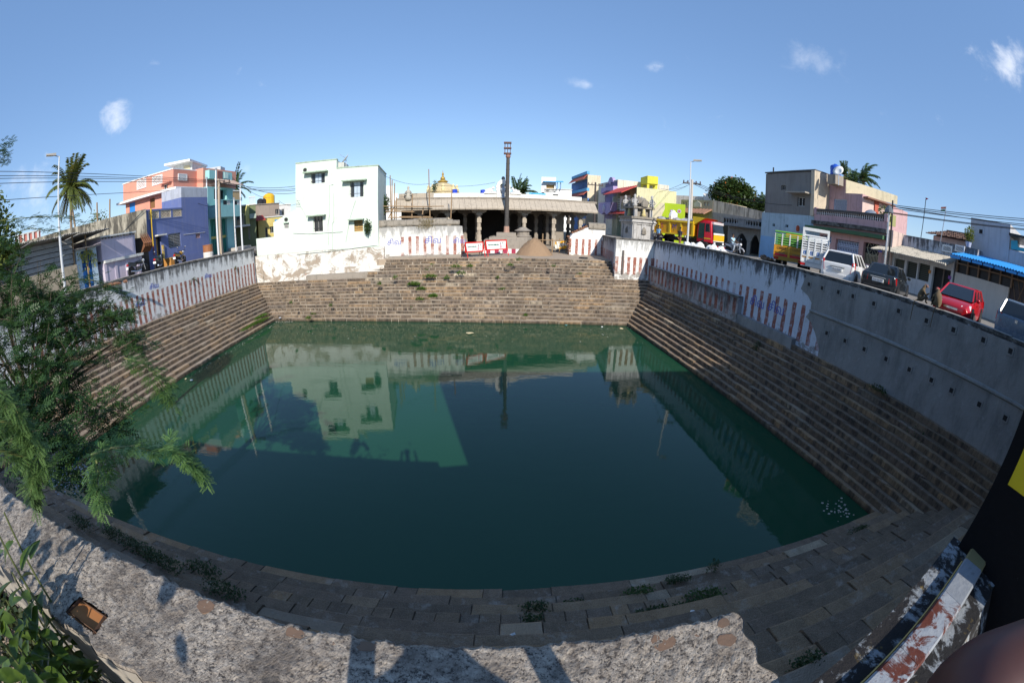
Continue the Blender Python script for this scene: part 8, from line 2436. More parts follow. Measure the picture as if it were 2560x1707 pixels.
palm('coconut_palm', 'far palm behind the yellow tank on the brown house', (p.x, p.y, 5.0), at_d(*K1(1215, 410), 66).z, 3.4, 16, PALMD, (0, 0), 1.3)
for (x, y, lab) in ((1300, 545, 'small palm clump behind the temple roof, left one'), (1365, 545, 'small palm clump behind the temple roof, nearest the blue board')):
 p = at_d(*K3(x, y + 10), 60)
 palm('far_palm', lab, (p.x, p.y, 5.0), at_d(*K3(x, y), 60).z, 2.6, 16, PALMD, (0, 0), 1.2)
# ------------------------------------------------------------------ broadleaf crowns
def crown(name, label, base, blobs, leaf, mat, density=300, trunk=.2, cat='tree', flowers=None, fn=0):
 t = thing(name, label, cat, tuple(base))
 P, S = [], []
 tr = MB()
 b = Vector(base)
 cs = [Vector(c) for c, r in blobs]
 hub = sum(cs, Vector()) / len(cs)
 hub.z = b.z + (min(c.z for c in cs) - b.z) * .8
 tr.tube([b, hub], trunk, 8, trunk * .7)
 for c, r in blobs:
  tr.tube([hub, Vector(c)], trunk * .5, 6, .03)
  rr = r if hasattr(r, '__len__') else (r, r, r)
  n = int(density * rr[0] * rr[2])
  u = unit(n) * (RN.uniform(.55, 1.05, size=(n, 1)))
  P.append(np.array(c) + u * np.array(rr))
 P = np.concatenate(P)
 n = len(P)
 part('trunk', tr, BARK, t)
 cloud('crown', *LEAF4, P, unit(n) * [1, 1, .6], unit(n) * .7 + [0, -.3, .9], RN.uniform(.7, 1.3, n) * leaf, mat, t, kind='stuff')
 if flowers:
  ids = RN.choice(n, fn)
  up = P[ids] + [0, -.1, .15]
  cloud('flowers', *LEAF4, up, unit(fn), unit(fn) + [0, 0, 1], RN.uniform(.2, .4, fn), flowers, t, kind='stuff')
 return t
BROAD = leaf_mat('broad_leaf', (.03, .065, .014), (.075, .115, .025))
bl_ = []
for (x, y, r) in ((620, 400, 1.5), (700, 350, 1.8), (780, 350, 1.8), (690, 420, 2.0), (790, 430, 2.0), (860, 410, 1.7), (880, 470, 1.6), (930, 510, 1.4), (990, 540, 1.1), (760, 500, 1.6), (840, 530, 1.3), (640, 450, 1.2)):
 bl_.append((tuple(at_d(*K5(x, y), 55)), (r, r, r * .75)))
p = at_d(*K5(780, 560), 55)
crown('flowering_tree', 'round dark green tree with orange blossoms behind the stained side wall', (p.x, p.y, 5.4), bl_, .42, BROAD, 420, .3, flowers=plain((.45, .10, .02), .7), fn=260)
p = at_d(*K5(1045, 560), 47)
crown('leafy_tree', 'small green tree squeezed against the tall grey house', (p.x, p.y, 5.4), [(tuple(at_d(*K5(1050, 480), 47)), .8), (tuple(at_d(*K5(1010, 520), 47)), .8), (tuple(at_d(*K5(1060, 530), 47)), .8)], .35, BROAD, 420, .15)
LITE = leaf_mat('yellow_green_leaf', (.11, .15, .025), (.19, .22, .04), .3)
bl_ = [(tuple(at_d(x, y, 13)), r) for x, y, r in ((-30, 560, .8), (10, 600, .55), (-20, 640, .8), (15, 640, .45), (-60, 520, .8), (-80, 600, .9))]
p = at_d(-60, 700, 13)
crown('leafy_tree', 'yellow green tree at the far left edge of the picture', (p.x, p.y, 5.4), bl_, .16, LITE, 900, .12)
bl_ = [(tuple(at_d(*K2(1345, y), 38)), r) for y, r in ((560, .45), (600, .4), (640, .4))]
crown('climbing_shrub', 'dark shrub in the gap right of the mint green house', tuple(at_d(*K2(1340, 700), 38)), bl_, .2, BROAD, 900, .05, 'shrub')
bl_ = [(tuple(at_d(*K2(1170, y), 33.0)), r) for y, r in ((775, .25), (800, .3), (830, .3), (860, .22))]
crown('wall_shrub', 'small weed bush rooted between the mint house and the striped wall', tuple(at_d(*K2(1175, 870), 33.3)), bl_, .14, BROAD, 1500, .03, 'shrub')
q = RH.pt(ru(K7(945, 640))[0], ztp + .02, -1.45)
t = crown('potted_plant', 'yellow green potted plant on the corner of the low white house', tuple(q), [((q.x, q.y, q.z + .75), .34), ((q.x + .1, q.y, q.z + .5), .25)], .13, LITE, 2200, .03, 'plant')
part('pot', MB().lathe(q, [(.15, 0), (.2, .25), (.22, .28), (.18, .27)], 10), plain((.4, .45, .6), .5), t)
q = at_d(*K6(1290, 590), 30)
crown('roof_shrub', 'small green shrub showing over the right end of the pink balcony', (q.x, q.y, q.z - .7), [((q.x, q.y, q.z), .45), ((q.x + .3, q.y, q.z - .3), .4)], .18, leaf_mat('shrub_leaf', (.05, .11, .02), (.1, .17, .03)), 900, .04, 'shrub')
q = at_d(*K0(920, 800), 37.5)
crown('garden_shrub', 'thin green plant tops over the stained compound wall', (q.x, q.y, 5.2), [((q.x, q.y, q.z), .5), (tuple(at_d(*K0(1000, 785), 37.5)), .5), (tuple(at_d(*K0(960, 800), 37.5)), .35)], .25, LITE, 200, .04, 'shrub')
q = at_d(*K3(500, 480), 47)
crown('roof_shrub', 'small plant growing beside the golden dome', (q.x, q.y, 9.0), [((q.x, q.y, q.z), (.3, .3, .6))], .22, BROAD, 500, .03, 'shrub')
for (x, yt, yb, lab) in ((1190, 575, 700, 'bare branched young tree before the lime green shop, taller one'), (1120, 600, 700, 'bare branched young tree before the lime green shop, shorter one')):
 q = at_d(*K5(x - 1020, 720), 42)
 t = thing('bare_sapling', lab, 'tree', (q.x, q.y, 5.5))
 zt_ = at_d(*K5(x - 1020, yt), 42).z - 5.5
 m = MB().tube([(0, 0, 0), (0, 0, zt_ * .55)], .05, 5, .03)
 for k in range(9):
  a = R.uniform(0, 6.28)
  m.tube([(0, 0, zt_ * R.uniform(.4, .58)), (math.cos(a) * .35, math.sin(a) * .35, zt_ * .75), (math.cos(a) * .6, math.sin(a) * .6, zt_ * R.uniform(.85, 1.05))], .022, 4, .008)
 part('branches', m, BARK, t, True)
# weeds on the steps
WEED = leaf_mat('weed_leaf', (.08, .17, .02), (.15, .26, .04), .35)
WEEDD = leaf_mat('dark_weed_leaf', (.03, .06, .015), (.065, .10, .025), .2)
def weed(label, c, rx, ry, h, n, mat, leaf=.09, group='weeds on the tank steps', name='weed_patch'):
 c = np.array(c, float)
 n = int(n * 1.5)
 u = RN.uniform(-1, 1, size=(n, 2))
 rr = np.linalg.norm(u, axis=1)
 u = u / np.maximum(rr, 1)[:, None] * (.45 + .55 * RN.uniform(size=n))[:, None]
 P = np.stack([c[0] + u[:, 0] * rx, c[1] + u[:, 1] * ry, c[2] + RN.uniform(0, 1, n) ** 1.3 * h * (1 - .6 * np.linalg.norm(u, axis=1))], 1)
 ob = cloud(name, *LEAF4, P, unit(n) * [1, 1, .5] + [0, 0, .3], unit(n) * .6 + [0, 0, 1], RN.uniform(.7, 1.3, n) * leaf, mat)
 return tag(ob, label, 'weeds', group, 'stuff')
def far_at(px, py, dz=0.0):               # point on the far flight seen at this pixel
 best = None
 for i in range(19):
  z = (i + 1) * RISE
  q = at_z(px, py, z)
  y0, y1 = far_pt(i, .5, 0).y, far_pt(i + 1, .5, 0).y
  if y0 - .06 <= q.y <= y1 + .25:
   best = q
 return best or at_d(px, py, 29.5)
KW = crop(900, 580, 6.27)
for (x, y, w, n, lab) in [(1130, 540, 80, 200, 'bright green weeds high on the far steps left of centre'), (1040, 590, 60, 140, 'green weed tuft under the highest patch on the far steps'), (1100, 700, 130, 260, 'wide green weed strip across the upper far steps'), (840, 820, 130, 340, 'largest green weed patch in the middle of the far steps'), (960, 900, 100, 220, 'green weeds spilling below the largest patch on the far steps'), (1140, 1010, 90, 210, 'rounded green weed clump on the lower middle far steps'), (930, 1060, 90, 170, 'green weeds beside the pale worn strip of the far steps'), (1170, 1300, 70, 130, 'small green weed clump just above the water on the far steps'), (1500, 550, 110, 150, 'scattered green weeds under the red barriers'), (1720, 540, 60, 130, 'upright weed tuft near the top under the right barrier'), (1580, 650, 90, 120, 'thin weed scatter on the upper steps below the barriers'), (300, 815, 40, 80, 'single small weed tuft on the left of the far steps'), (545, 710, 35, 60, 'little weed tuft in a joint of the upper far steps'), (800, 1220, 35, 60, 'weed tuft on the slab course of the far steps'), (1360, 725, 60, 90, 'short weed tuft right of the wide weed strip')]:
 q = far_at(*KW(x, y + 12))
 r_ = w / 6.27 / 1000 * 30
 weed(lab, (q.x, q.y + .12, q.z), r_, .22, .28, n, WEED, .10)
KW = crop(1180, 580, 6.27)
for (x, y, w, n, lab) in [(600, 525, 70, 90, 'low weeds on a step under the sand heap'), (460, 900, 70, 90, 'weed patch in the middle of the far steps below the flag pillar'), (290, 1050, 70, 110, 'green weeds low on the far steps right of centre'), (1290, 1220, 90, 140, 'green weeds on the slab course near the right end'), (1770, 1250, 40, 80, 'leafy tuft on the slab course at the far right'), (840, 1310, 50, 80, 'weed tuft above the water near the middle right'), (165, 1350, 35, 60, 'small weed near the water below the flag pillar'), (740, 435, 60, 60, 'thin grass at the top step edge before the sand heap'), (400, 715, 30, 50, 'tiny weed on the upper far steps under the pillar'), (1280, 535, 40, 50, 'tiny weed below the striped wall stub'), (150, 835, 60, 60, 'yellowish weeds mid flight below the right barrier'), (1690, 660, 50, 40, 'flat weeds on the upper steps near the white pier')]:
 q = far_at(*KW(x, y + 10))
 weed(lab, (q.x, q.y + .1, q.z), w / 6.27 / 1000 * 30, .18, .22, n, WEED, .09)
KW = crop(620, 600, 6.82)
for (x, y, w, n, lab) in [(790, 1200, 45, 70, 'weed tuft on the slab course at the left of the far steps'), (1020, 1340, 60, 110, 'weed tuft just above the water left of centre'), (1120, 1265, 90, 120, 'green weed line on the second course above the water'), (785, 1310, 35, 60, 'small weed near the left water corner'), (720, 1080, 25, 50, 'weed in a joint near the left corner'), (1400, 1120, 30, 50, 'round weed tuft by the white scraps on the far steps')]:
 q = far_at(*KW(x, y + 8))
 weed(lab, (q.x, q.y + .1, q.z), w / 6.82 / 1000 * 30, .16, .2, n, WEED, .09)
for i, s, lab in ((1, .88, 'green weed line along the lowest left steps near the far corner'), (2, .93, 'shorter weed line on the left steps one step above the water')):
 q = left_pt(i, s, (i + 1) * RISE, .4)
 weed(lab, tuple(q), .22, 2.4 if i == 1 else 1.2, .2, 900 if i == 1 else 420, WEED, .08)
for (px, py, z, rx, ry, h, n, lab) in [(2010, 905 - 100, 2.8, .25, .9, .35, 220, 'dark weeds at the foot of the last red stripes on the right wall'), (2080, 860, 2.75, .2, .8, .3, 160, 'dark green weeds along the foot of the cement wall'), (2130, 925, 2.72, .25, .9, .4, 240, 'tall weeds against the cement wall foot'), (2195, 978, 2.72, .2, .6, .25, 120, 'low weeds further along the cement wall foot'), (1893, 875, 1.9, .35, .3, .5, 160, 'single bushy weed on the right steps'), (2320, 1030, 2.6, .3, .6, .3, 120, 'sparse weeds near the top of the right steps'), (2290, 1090, 2.1, .3, .7, .3, 120, 'scattered weeds on the right steps toward the corner'), (2450, 1130, 2.6, .2, .6, .3, 120, 'weeds beside the cement wall near the black pillar'), (2360, 1140, 1.9, .3, .6, .25, 110, 'weeds in the right corner of the steps')]:
 q = at_z(px, py, z)
 weed(lab, tuple(q), rx, ry, h, n, WEEDD, .085)
KN = crop(1280, 1067, 2.45)
def near_at(px, py):
 for i in range(12, -1, -1):
  q = at_z(px, py, (i + 1) * RISE)
  if near_pt(i, .5, 0, -.05).y + .05 >= q.y >= near_pt(i + 1, .5, 0).y - .1:
   return q
 return at_z(px, py, .5)
for (x, y, rx, ry, h, n, lab) in [(775, 1040, .42, .2, .35, 330, 'bushy green weeds on the near steps right of centre'), (880, 1140, .4, .15, .2, 190, 'creeping weeds joining the bushy ones on the near steps'), (1180, 1060, .5, .25, .3, 380, 'leafy creeper on the near steps above the parapet end'), (1060, 1110, .4, .15, .2, 200, 'creeper stems between the two leafy clumps on the near steps'), (1010, 940, .35, .12, .15, 130, 'low weeds near the water edge right of centre'), (1220, 870, .2, .1, .35, 60, 'grassy tuft by the near water edge'), (140, 1110, .3, .15, .2, 130, 'dark weeds in a joint of the near steps'), (130, 1180, .25, .12, .15, 90, 'small weeds just beyond the parapet edge'), (390, 1080, .3, .1, .15, 80, 'thin weeds on the near steps in the middle'), (1450, 940, .3, .12, .2, 90, 'small green weed on the near steps toward the right')]:
 q = near_at(*KN(x, y))
 weed(lab, tuple(q), rx, ry, h, n, WEEDD if x not in (1180, 775) else leaf_mat('creeper_leaf', (.05, .10, .02), (.09, .15, .03)), .055)
KR = crop(1920, 1067, 2.45)
for (x, y, rx, ry, h, n, lab) in [(560, 970, .16, .12, .08, 200, 'mossy green cushion on the near steps at right'), (240, 1480, .35, .25, .3, 320, 'leafy weeds below the striped sill'), (560, 640, .6, .2, .12, 260, 'weed line along a near step by the right water corner'), (430, 1330, .25, .2, .2, 120, 'dry weeds beside the striped sill'), (850, 920, .25, .12, .15, 100, 'tufts on the near steps under the black pillar'), (110, 1190, .25, .15, .15, 120, 'weed patch on a near step by the parapet end'), (90, 830, .3, .1, .15, 120, 'weeds in the joints near the water at right')]:
 q = near_at(*KR(x, y))
 weed(lab, tuple(q), rx, ry, h, n, WEEDD, .05)
for (x, y, rx, n, lab) in ((860, 750, .8, 420, 'long weed bank on the near steps at left'), (1000, 830, .8, 420, 'weed bank on the near steps left of centre'), (1250, 880, .6, 260, 'low weeds on the near steps past the parapet'), (1380, 1010, .6, 260, 'weeds tucked under the parapet edge left of centre'), (700, 660, .7, 320, 'shaded weeds on the near steps under the mesquite'), (500, 590, .7, 300, 'dark weeds by the near left corner')):
 q = near_at(*KM(x, y))
 weed(lab, tuple(q), rx, .22, .22, n, WEEDD, .06)
# ------------------------------------------------------------------ the near parapet, the sill, the black pillar, the bush and the rest of the foreground
def m_rough():
 t = NT('weathered_concrete')
 n1 = t.noise(115, detail=6, rough=.7)
 n3 = t.noise(38, detail=8, rough=.75)
 n2 = t.noise(5, detail=6, rough=.65)
 c = t.mix(t.step(n3, .38, .62), (.20, .17, .14), (.46, .40, .33))
 c = t.mix(t.step(t.noise(60, detail=7, rough=.8), .54, .64, 0, .75), c, (.62, .55, .46))
 c = t.mix(t.step(t.math('ADD', t.math('MULTIPLY', n1, .6), t.math('MULTIPLY', n3, .4)), .43, .485, .92, 0), c, (.045, .04, .038))
 c = t.mix(t.step(n2, .46, .64, 0, .7), c, (.13, .105, .085))
 c = t.mix(t.step(t.noise(2.2, detail=9, rough=.75), .56, .64, 0, .6), c, (.05, .045, .042))
 h = t.math('ADD', n1, n3)
 return t.out(c, .95, h, .012)
ROUGH = m_rough()
BRICKM = NT('exposed_brick')
c_ = BRICKM.mix(BRICKM.noise(30, detail=8, rough=.7), (.12, .06, .035), (.26, .13, .07))
c_ = BRICKM.mix(BRICKM.step(BRICKM.noise(22, detail=8, rough=.75), .58, .66, 0, .7), c_, (.09, .05, .035))
BRICKM = BRICKM.out(c_, .95, BRICKM.noise(70, detail=7, rough=.7), .012)
BRICKD = paint((.13, .075, .05), .4, .1, (.05, .04, .035))
ZPAR = 5.9
def yo(x):
 return .625 + .035 * x + .008 * math.sin(x * 3.1) - (.0 if x > -1.2 else .02 * (x + 1.2) ** 2 * .35)
def yi(x):
 return .19 + .03 * x - (.0 if x > -1.0 else .004 * (x + 1) ** 2)
t = thing('parapet', 'rough grey concrete topped parapet wall in the foreground with exposed bricks', 'wall', (-1.5, .4, 5.0))
x0, x1, nx, ny = -9.0, .735, 820, 54
xs = np.concatenate([np.linspace(x0, -3.2, 180, endpoint=False), np.linspace(-3.2, x1, nx - 180)])
grid = np.zeros((ny, nx, 3))
rng = np.random.default_rng(3)
def smooth_noise(a, b, k):
 z = rng.normal(size=(a // k + 3, b // k + 3))
 ii, jj = np.arange(a) / k, np.arange(b) / k
 i0, j0 = ii.astype(int), jj.astype(int)
 fi, fj = (ii - i0)[:, None], (jj - j0)[None, :]
 return z[i0][:, j0] * (1 - fi) * (1 - fj) + z[i0 + 1][:, j0] * fi * (1 - fj) + z[i0][:, j0 + 1] * (1 - fi) * fj + z[i0 + 1][:, j0 + 1] * fi * fj
hz = smooth_noise(ny, nx, 14) * .003 + smooth_noise(ny, nx, 3) * .0016 + rng.normal(size=(ny, nx)) * .0006
edge = smooth_noise(1, nx, 6)[0] * .005 + smooth_noise(1, nx, 2)[0] * .003
edge2 = smooth_noise(1, nx, 8)[0] * .012
hole_px = [(163, 1545), (200, 1490), (270, 1545), (238, 1590)]
hp = [at_z(*KM(*q), ZPAR) for q in ((400, 1130), (490, 1035), (660, 1150), (580, 1270))]
hx0, hx1 = min(p.x for p in hp) + .01, max(p.x for p in hp) - .01
hy0, hy1 = min(p.y for p in hp) + .01, max(p.y for p in hp) - .01
hc = sum(hp, Vector()) / 4
for j in range(ny):
 f = j / (ny - 1)
 for i in range(nx):
  x = xs[i]
  a, b = yi(x) + edge2[i], yo(x) + edge[i]
  xx = x
  if x > .55:
   xx = x + (.012 * math.sin(f * 9) + .012 * math.sin(f * 23) + .05 - .07 * f) * (x - .55) / .185
  y = a + (b - a) * f
  z = ZPAR + hz[j, i] - .018 * (1 if f in (0, 1) else 0) - .03 * max(0, (f - .93) / .07) ** 2
  grid[j, i] = (xx, y, z)
mb = MB()
V = grid.reshape(-1, 3)
bot = []
def in_hole(p):
 q = [(-1 if ((hp[(k + 1) % 4].x - hp[k].x) * (p[1] - hp[k].y) - (hp[(k + 1) % 4].y - hp[k].y) * (p[0] - hp[k].x)) < 0 else 1) for k in range(4)]
 return abs(sum(q)) == 4
fs = []
for j in range(ny - 1):
 for i in range(nx - 1):
  c_ = (grid[j, i] + grid[j + 1, i + 1]) / 2
  if -2.5 < c_[0] < -.8 and in_hole(c_):
   continue
  o = j * nx + i
  fs.append((o, o + 1, o + nx + 1, o + nx))
mb.v = [tuple(v) for v in V]
mb.f = fs
part('concrete_top', mb, ROUGH, t)
side = MB()
for i in range(0, nx - 4, 4):
 a, b = grid[-1, i], grid[-1, min(i + 4, nx - 1)]
 side.quad((a[0], a[1], 2.2), (b[0], b[1], 2.2), tuple(b + [0, .002, .004]), tuple(a + [0, .002, .004]))
 a, b = grid[0, i], grid[0, min(i + 4, nx - 1)]
 side.quad((b[0], b[1], 4.6), (a[0], a[1], 4.6), tuple(a + [0, -.002, .004]), tuple(b + [0, -.002, .004]))
for j in range(ny - 1):
 a, b = grid[j, -1], grid[j + 1, -1]
 side.quad((a[0] + .02, a[1], 2.2), (b[0] + .02, b[1], 2.2), tuple(b + [.001, 0, .003]), tuple(a + [.001, 0, .003]))
part('wall_face', side, paint((.30, .27, .23), .5, .5, (.06, .055, .05)), t)
part('core', MB().box(-9, .66, .3, .4, 2.2, ZPAR - .2), BRICKD, t)
# recess with the orange brick
bb = MB().hexa([(p.x + (hc.x - p.x) * .02, p.y + (hc.y - p.y) * .02, ZPAR - .12) for p in hp[::-1]], [(p.x + (hc.x - p.x) * .02, p.y + (hc.y - p.y) * .02, ZPAR - .03 + .008 * k) for k, p in enumerate(hp[::-1])])
part('brick', bb, plain((.36, .15, .05), .9, var=.3), t, label='orange brick lying in a broken recess of the concrete')
for a, b in zip(hp, hp[1:] + hp[:1]):
 e = (b - a)
 n = Vector((e.y, -e.x, 0)).normalized() * .012
 part('recess_edge', MB().quad(a + Vector((0, 0, -.16)), b + Vector((0, 0, -.05)), b + Vector((0, 0, .004)) + n, a + Vector((0, 0, .004)) + n), BRICKD, t)
KQ = crop(640, 1067, 2.45)
for (k_, x, y, w, h) in [(k_, x, y, w * .4, h * .45) for k_, x, y, w, h in [(KQ, 450, 1240, .09, .05), (KQ, 260, 1195, .1, .05), (KQ, 690, 1275, .09, .045), (KN, 930, 1315, .11, .08), (KN, 1140, 1240, .09, .06), (KN, 1340, 1185, .06, .05), (KN, 1370, 1290, .1, .075), (KM, 1300, 1030, .1, .07)]]:
 q = at_z(*k_(x, y), ZPAR)
 q.y = min(q.y, yo(q.x) - h * 1.15 - .02)
 q.x = min(q.x, .7 - w)
 n = 9
 pts = [(q.x + math.cos(2 * PI * i / n) * w * R.uniform(.7, 1.1), q.y + math.sin(2 * PI * i / n) * h * R.uniform(.7, 1.1)) for i in range(n)]
 part('brick', MB().prism([(x_, y_, ZPAR - .05) for x_, y_ in pts], (0, 0, .05 + R.uniform(-.003, .001))), paint((.19, .12, .08), .6, .2), t)
SA, SB = Vector((.55, .215)), Vector((1.95, .525))
SP = Plane((SB.x, SB.y), (SA.x, SA.y))     # outward side looks to the tank
SILLW = NT('peeling_white_paint')
c_ = SILLW.mix(SILLW.noise(6, SILLW.vmul(SILLW.pos, (1, 5, 5)), detail=7), (.15, .165, .19), (.28, .30, .33))  # white darkened and blued, the corner's deep shade painted in
c_ = SILLW.mix(SILLW.step(SILLW.noise(9, detail=9, rough=.75), .58, .68, 0, .85), c_, (.04, .04, .045))
SILLWM = SILLW.out(c_, .8, SILLW.noise(20, detail=8), .01)
SILLR = NT('peeling_red_paint')
c_ = SILLR.mix(SILLR.noise(7, detail=6), (.07, .014, .01), (.12, .035, .022))  # red darkened as well, shade put into the paint colour
c_ = SILLR.mix(SILLR.step(SILLR.noise(8, detail=9, rough=.72, dist=.5), .48, .54), c_, (.27, .29, .32))
c_ = SILLR.mix(SILLR.step(SILLR.noise(13, detail=8, rough=.75), .58, .66, 0, .9), c_, (.05, .045, .045))
SILLRM = SILLR.out(c_, .8, SILLR.noise(20, detail=8), .012)
MOTT = NT('mottled_black_lichen')
c_ = MOTT.mix(MOTT.step(MOTT.noise(9, detail=9, rough=.7, dist=.4), .5, .57), (.018, .017, .018), (.26, .28, .30))
c_ = MOTT.mix(MOTT.step(MOTT.noise(14, detail=6), .62, .7, 0, .6), c_, (.22, .15, .04))
MOTTM = MOTT.out(c_, .9, MOTT.noise(30, detail=9, rough=.7), .02)
t = thing('striped_sill', 'low wall sill with a rounded red and white coping at the lower right', 'wall', (1.3, .3, 5.2))
L_ = SP.L
nrm = SP.n
# local: u from pillar end (0) to the near end (L); o towards the tank is positive for n
part('wall', MB().fbox(SP, -.05, L_ + .9, 2.4, 5.95, -.34, .0), MOTTM, t)
prof = [(-.235, 5.95), (-.235, 5.985), (-.225, 5.994), (-.128, 5.996), (-.12, 5.988), (-.12, 5.95)]
for k, (a, b) in enumerate(((.02, .12), (.122, .42), (.422, .82), (.822, L_ + .9))):
 pts = [SP.pt(a, z, o) for o, z in prof]
 part('coping', MB().prism(pts[::-1], Vector((SP.d.x, SP.d.y, 0)) * (b - a)), [paint((.2, .17, .08), .5, .3), SILLWM, SILLRM, SILLRM][k], t)
part('yellow_edge', MB().tube([SP.pt(.1, 5.957, -.116), SP.pt(L_ + .9, 5.957, -.116)], .005, 4), plain((.42, .30, .1), .8), t)
part('inner_slope', MB().hexa([SP.pt(-.05, 5.0, -.5), SP.pt(L_ + .9, 5.0, -.5), SP.pt(L_ + .9, 5.0, -.341), SP.pt(-.05, 5.0, -.341)], [SP.pt(-.05, 5.7, -.5), SP.pt(L_ + .9, 5.7, -.5), SP.pt(L_ + .9, 5.93, -.341), SP.pt(-.05, 5.93, -.341)]), MOTTM, t)
SOOT = NT('soot_black_paint')
c_ = SOOT.mix(SOOT.step(SOOT.noise(16, detail=9, rough=.75), .68, .73, 0, .5), (.006, .006, .007), (.2, .2, .2))
SOOTM = SOOT.out(c_, .85, SOOT.noise(30, detail=8), .01, spec=.15)
t = thing('gate_pillar', 'black painted gate tower wall with a yellow square at the right edge', 'pillar', (3, -1, 5))
px0 = 1.96
part('wall', MB().hexa([(px0, .49, 2.6), (px0, -.42, 2.6), (15, -.42, 2.6), (15, .8, 2.6)], [(px0, .455, 10.7), (px0, -.42, 10.7), (15, -.42, 10.7), (15, .8, 10.7)]), SOOTM, t)  # height, thinness and unseen width shaped to cast the shadow on the water
q = ray(2520, 1210)
yy, zz = q.y / q.x * px0, H + q.z / q.x * px0
part('yellow_square', MB().hexa([(px0 - .004, yy, zz), (px0 - .004, yy - .6, zz + .02), (px0 + .001, yy - .6, zz + .02), (px0 + .001, yy, zz)], [(px0 - .004, yy, zz + .62), (px0 - .004, yy - .6, zz + .64), (px0 + .001, yy - .6, zz + .64), (px0 + .001, yy, zz + .62)]), plain((.55, .42, .01), .6), t)
# broad leaved bush at the lower left, each leaf a piece
BUSH = leaf_mat('glossy_bush_leaf', (.055, .10, .015), (.10, .155, .025), .2, .32)
t = thing('broadleaf_bush', 'glossy broad leaved bush at the lower left behind the parapet', 'bush', (-2.2, -.35, 5.0))
stm = MB()
def leaf_mesh(L, w, curl):
 m = MB()
 n = 5
 for i in range(n + 1):
  f = i / n
  ww = w * math.sin(PI * min(f * .93 + .05, 1)) ** .8
  z = -curl * f * f
  m.v += [(f * L, -ww, z + ww * .35), (f * L, 0, z), (f * L, ww, z + ww * .35)]
 for i in range(n):
  o = i * 3
  m.f += [(o, o + 1, o + 4, o + 3), (o + 1, o + 2, o + 5, o + 4)]
 me = bpy.data.meshes.new('leaf')
 me.from_pydata(m.v, [], m.f)
 me.polygons.foreach_set('use_smooth', [True] * len(me.polygons))
 me.materials.append(BUSH)
 return me
lms = [leaf_mesh(.13, .03, .03), leaf_mesh(.11, .026, .05), leaf_mesh(.145, .033, .02)]
cnt = 0
stems = [(10, 1560, 1.9), (60, 1600, 1.8), (-20, 1640, 1.7), (30, 1500, 2.1), (95, 1640, 1.8), (15, 1690, 1.6), (70, 1700, 1.7), (-40, 1560, 1.8), (10, 1300, 2.0), (-20, 1320, 1.9)]
for (x, y, d) in stems:
 tip = at_d(x, y - 70 if y > 1400 else y - 20, d * .86)
 base = Vector((tip.x * .98 + R.uniform(-.1, .1), tip.y - .15, 5.0))
 stm.tube([base, base.lerp(tip, .6) + Vector((R.uniform(-.05, .05), 0, 0)), tip], .008, 5, .004)
 nl = 24 if y > 1400 else 8
 for k in range(nl):
  f = .35 + .65 * k / nl
  q = base.lerp(tip, f)
  a = k * 2.4 + R.uniform(-.3, .3)
  el = R.uniform(-.35, .5)
  dv = Vector((math.cos(a) * math.cos(el), math.sin(a) * math.cos(el), math.sin(el)))
  up = Vector((R.uniform(-.4, .4), R.uniform(-.6, .2), 1)).normalized()
  yv = up.cross(dv).normalized()
  zv = dv.cross(yv)
  ob = bpy.data.objects.new('leaf', lms[k % 3])
  COL.objects.link(ob)
  ob.parent = t
  o = origin_of(t)
  sc_ = R.uniform(.75, 1.1)
  p = q - o + dv * .02
  ob.matrix_local = Matrix(((dv.x * sc_, yv.x * sc_, zv.x * sc_, p.x), (dv.y * sc_, yv.y * sc_, zv.y * sc_, p.y), (dv.z * sc_, yv.z * sc_, zv.z * sc_, p.z), (0, 0, 0, 1)))
  cnt += 1
part('stem', stm, plain((.10, .12, .04), .7), t)
# undergrowth below the parapet on the land side
P = np.stack([RN.uniform(-3.6, -.4, 5200), RN.uniform(-1.3, .1, 5200), 5.0 + RN.uniform(0, .32, 5200)], 1)
P = P[P[:, 1] < .12 + .03 * P[:, 0]]
n = len(P)
tag(cloud('undergrowth', *LEAF4, P, unit(n), unit(n) * .7 + [0, 0, 1], RN.uniform(.04, .09, n), leaf_mat('undergrowth_leaf', (.025, .045, .012), (.06, .075, .022)), kind='stuff'), 'dark leafy undergrowth along the land side of the parapet', 'undergrowth')
tw = MB()
for (x0_, y0_, x1_, y1_, d) in ((480, 1568, 740, 1540, 1.5), (600, 1500, 680, 1560, 1.5), (300, 1560, 420, 1500, 1.5), (420, 1490, 560, 1500, 1.5)):
 a, b = at_d(*KM(x0_, y0_), .9), at_d(*KM(x1_, y1_), .9)
 tw.tube([Vector((a.x * d, a.y * d - .1, 5.25)), Vector(((a.x + b.x) / 2 * d, (a.y + b.y) / 2 * d - .1, 5.4)), Vector((b.x * d, b.y * d - .1, 5.3))], .006, 5)
single('dry_twigs', tw, plain((.25, .09, .06), .7), 'reddish dry twigs in the undergrowth below the parapet', 'twigs', kind='stuff')
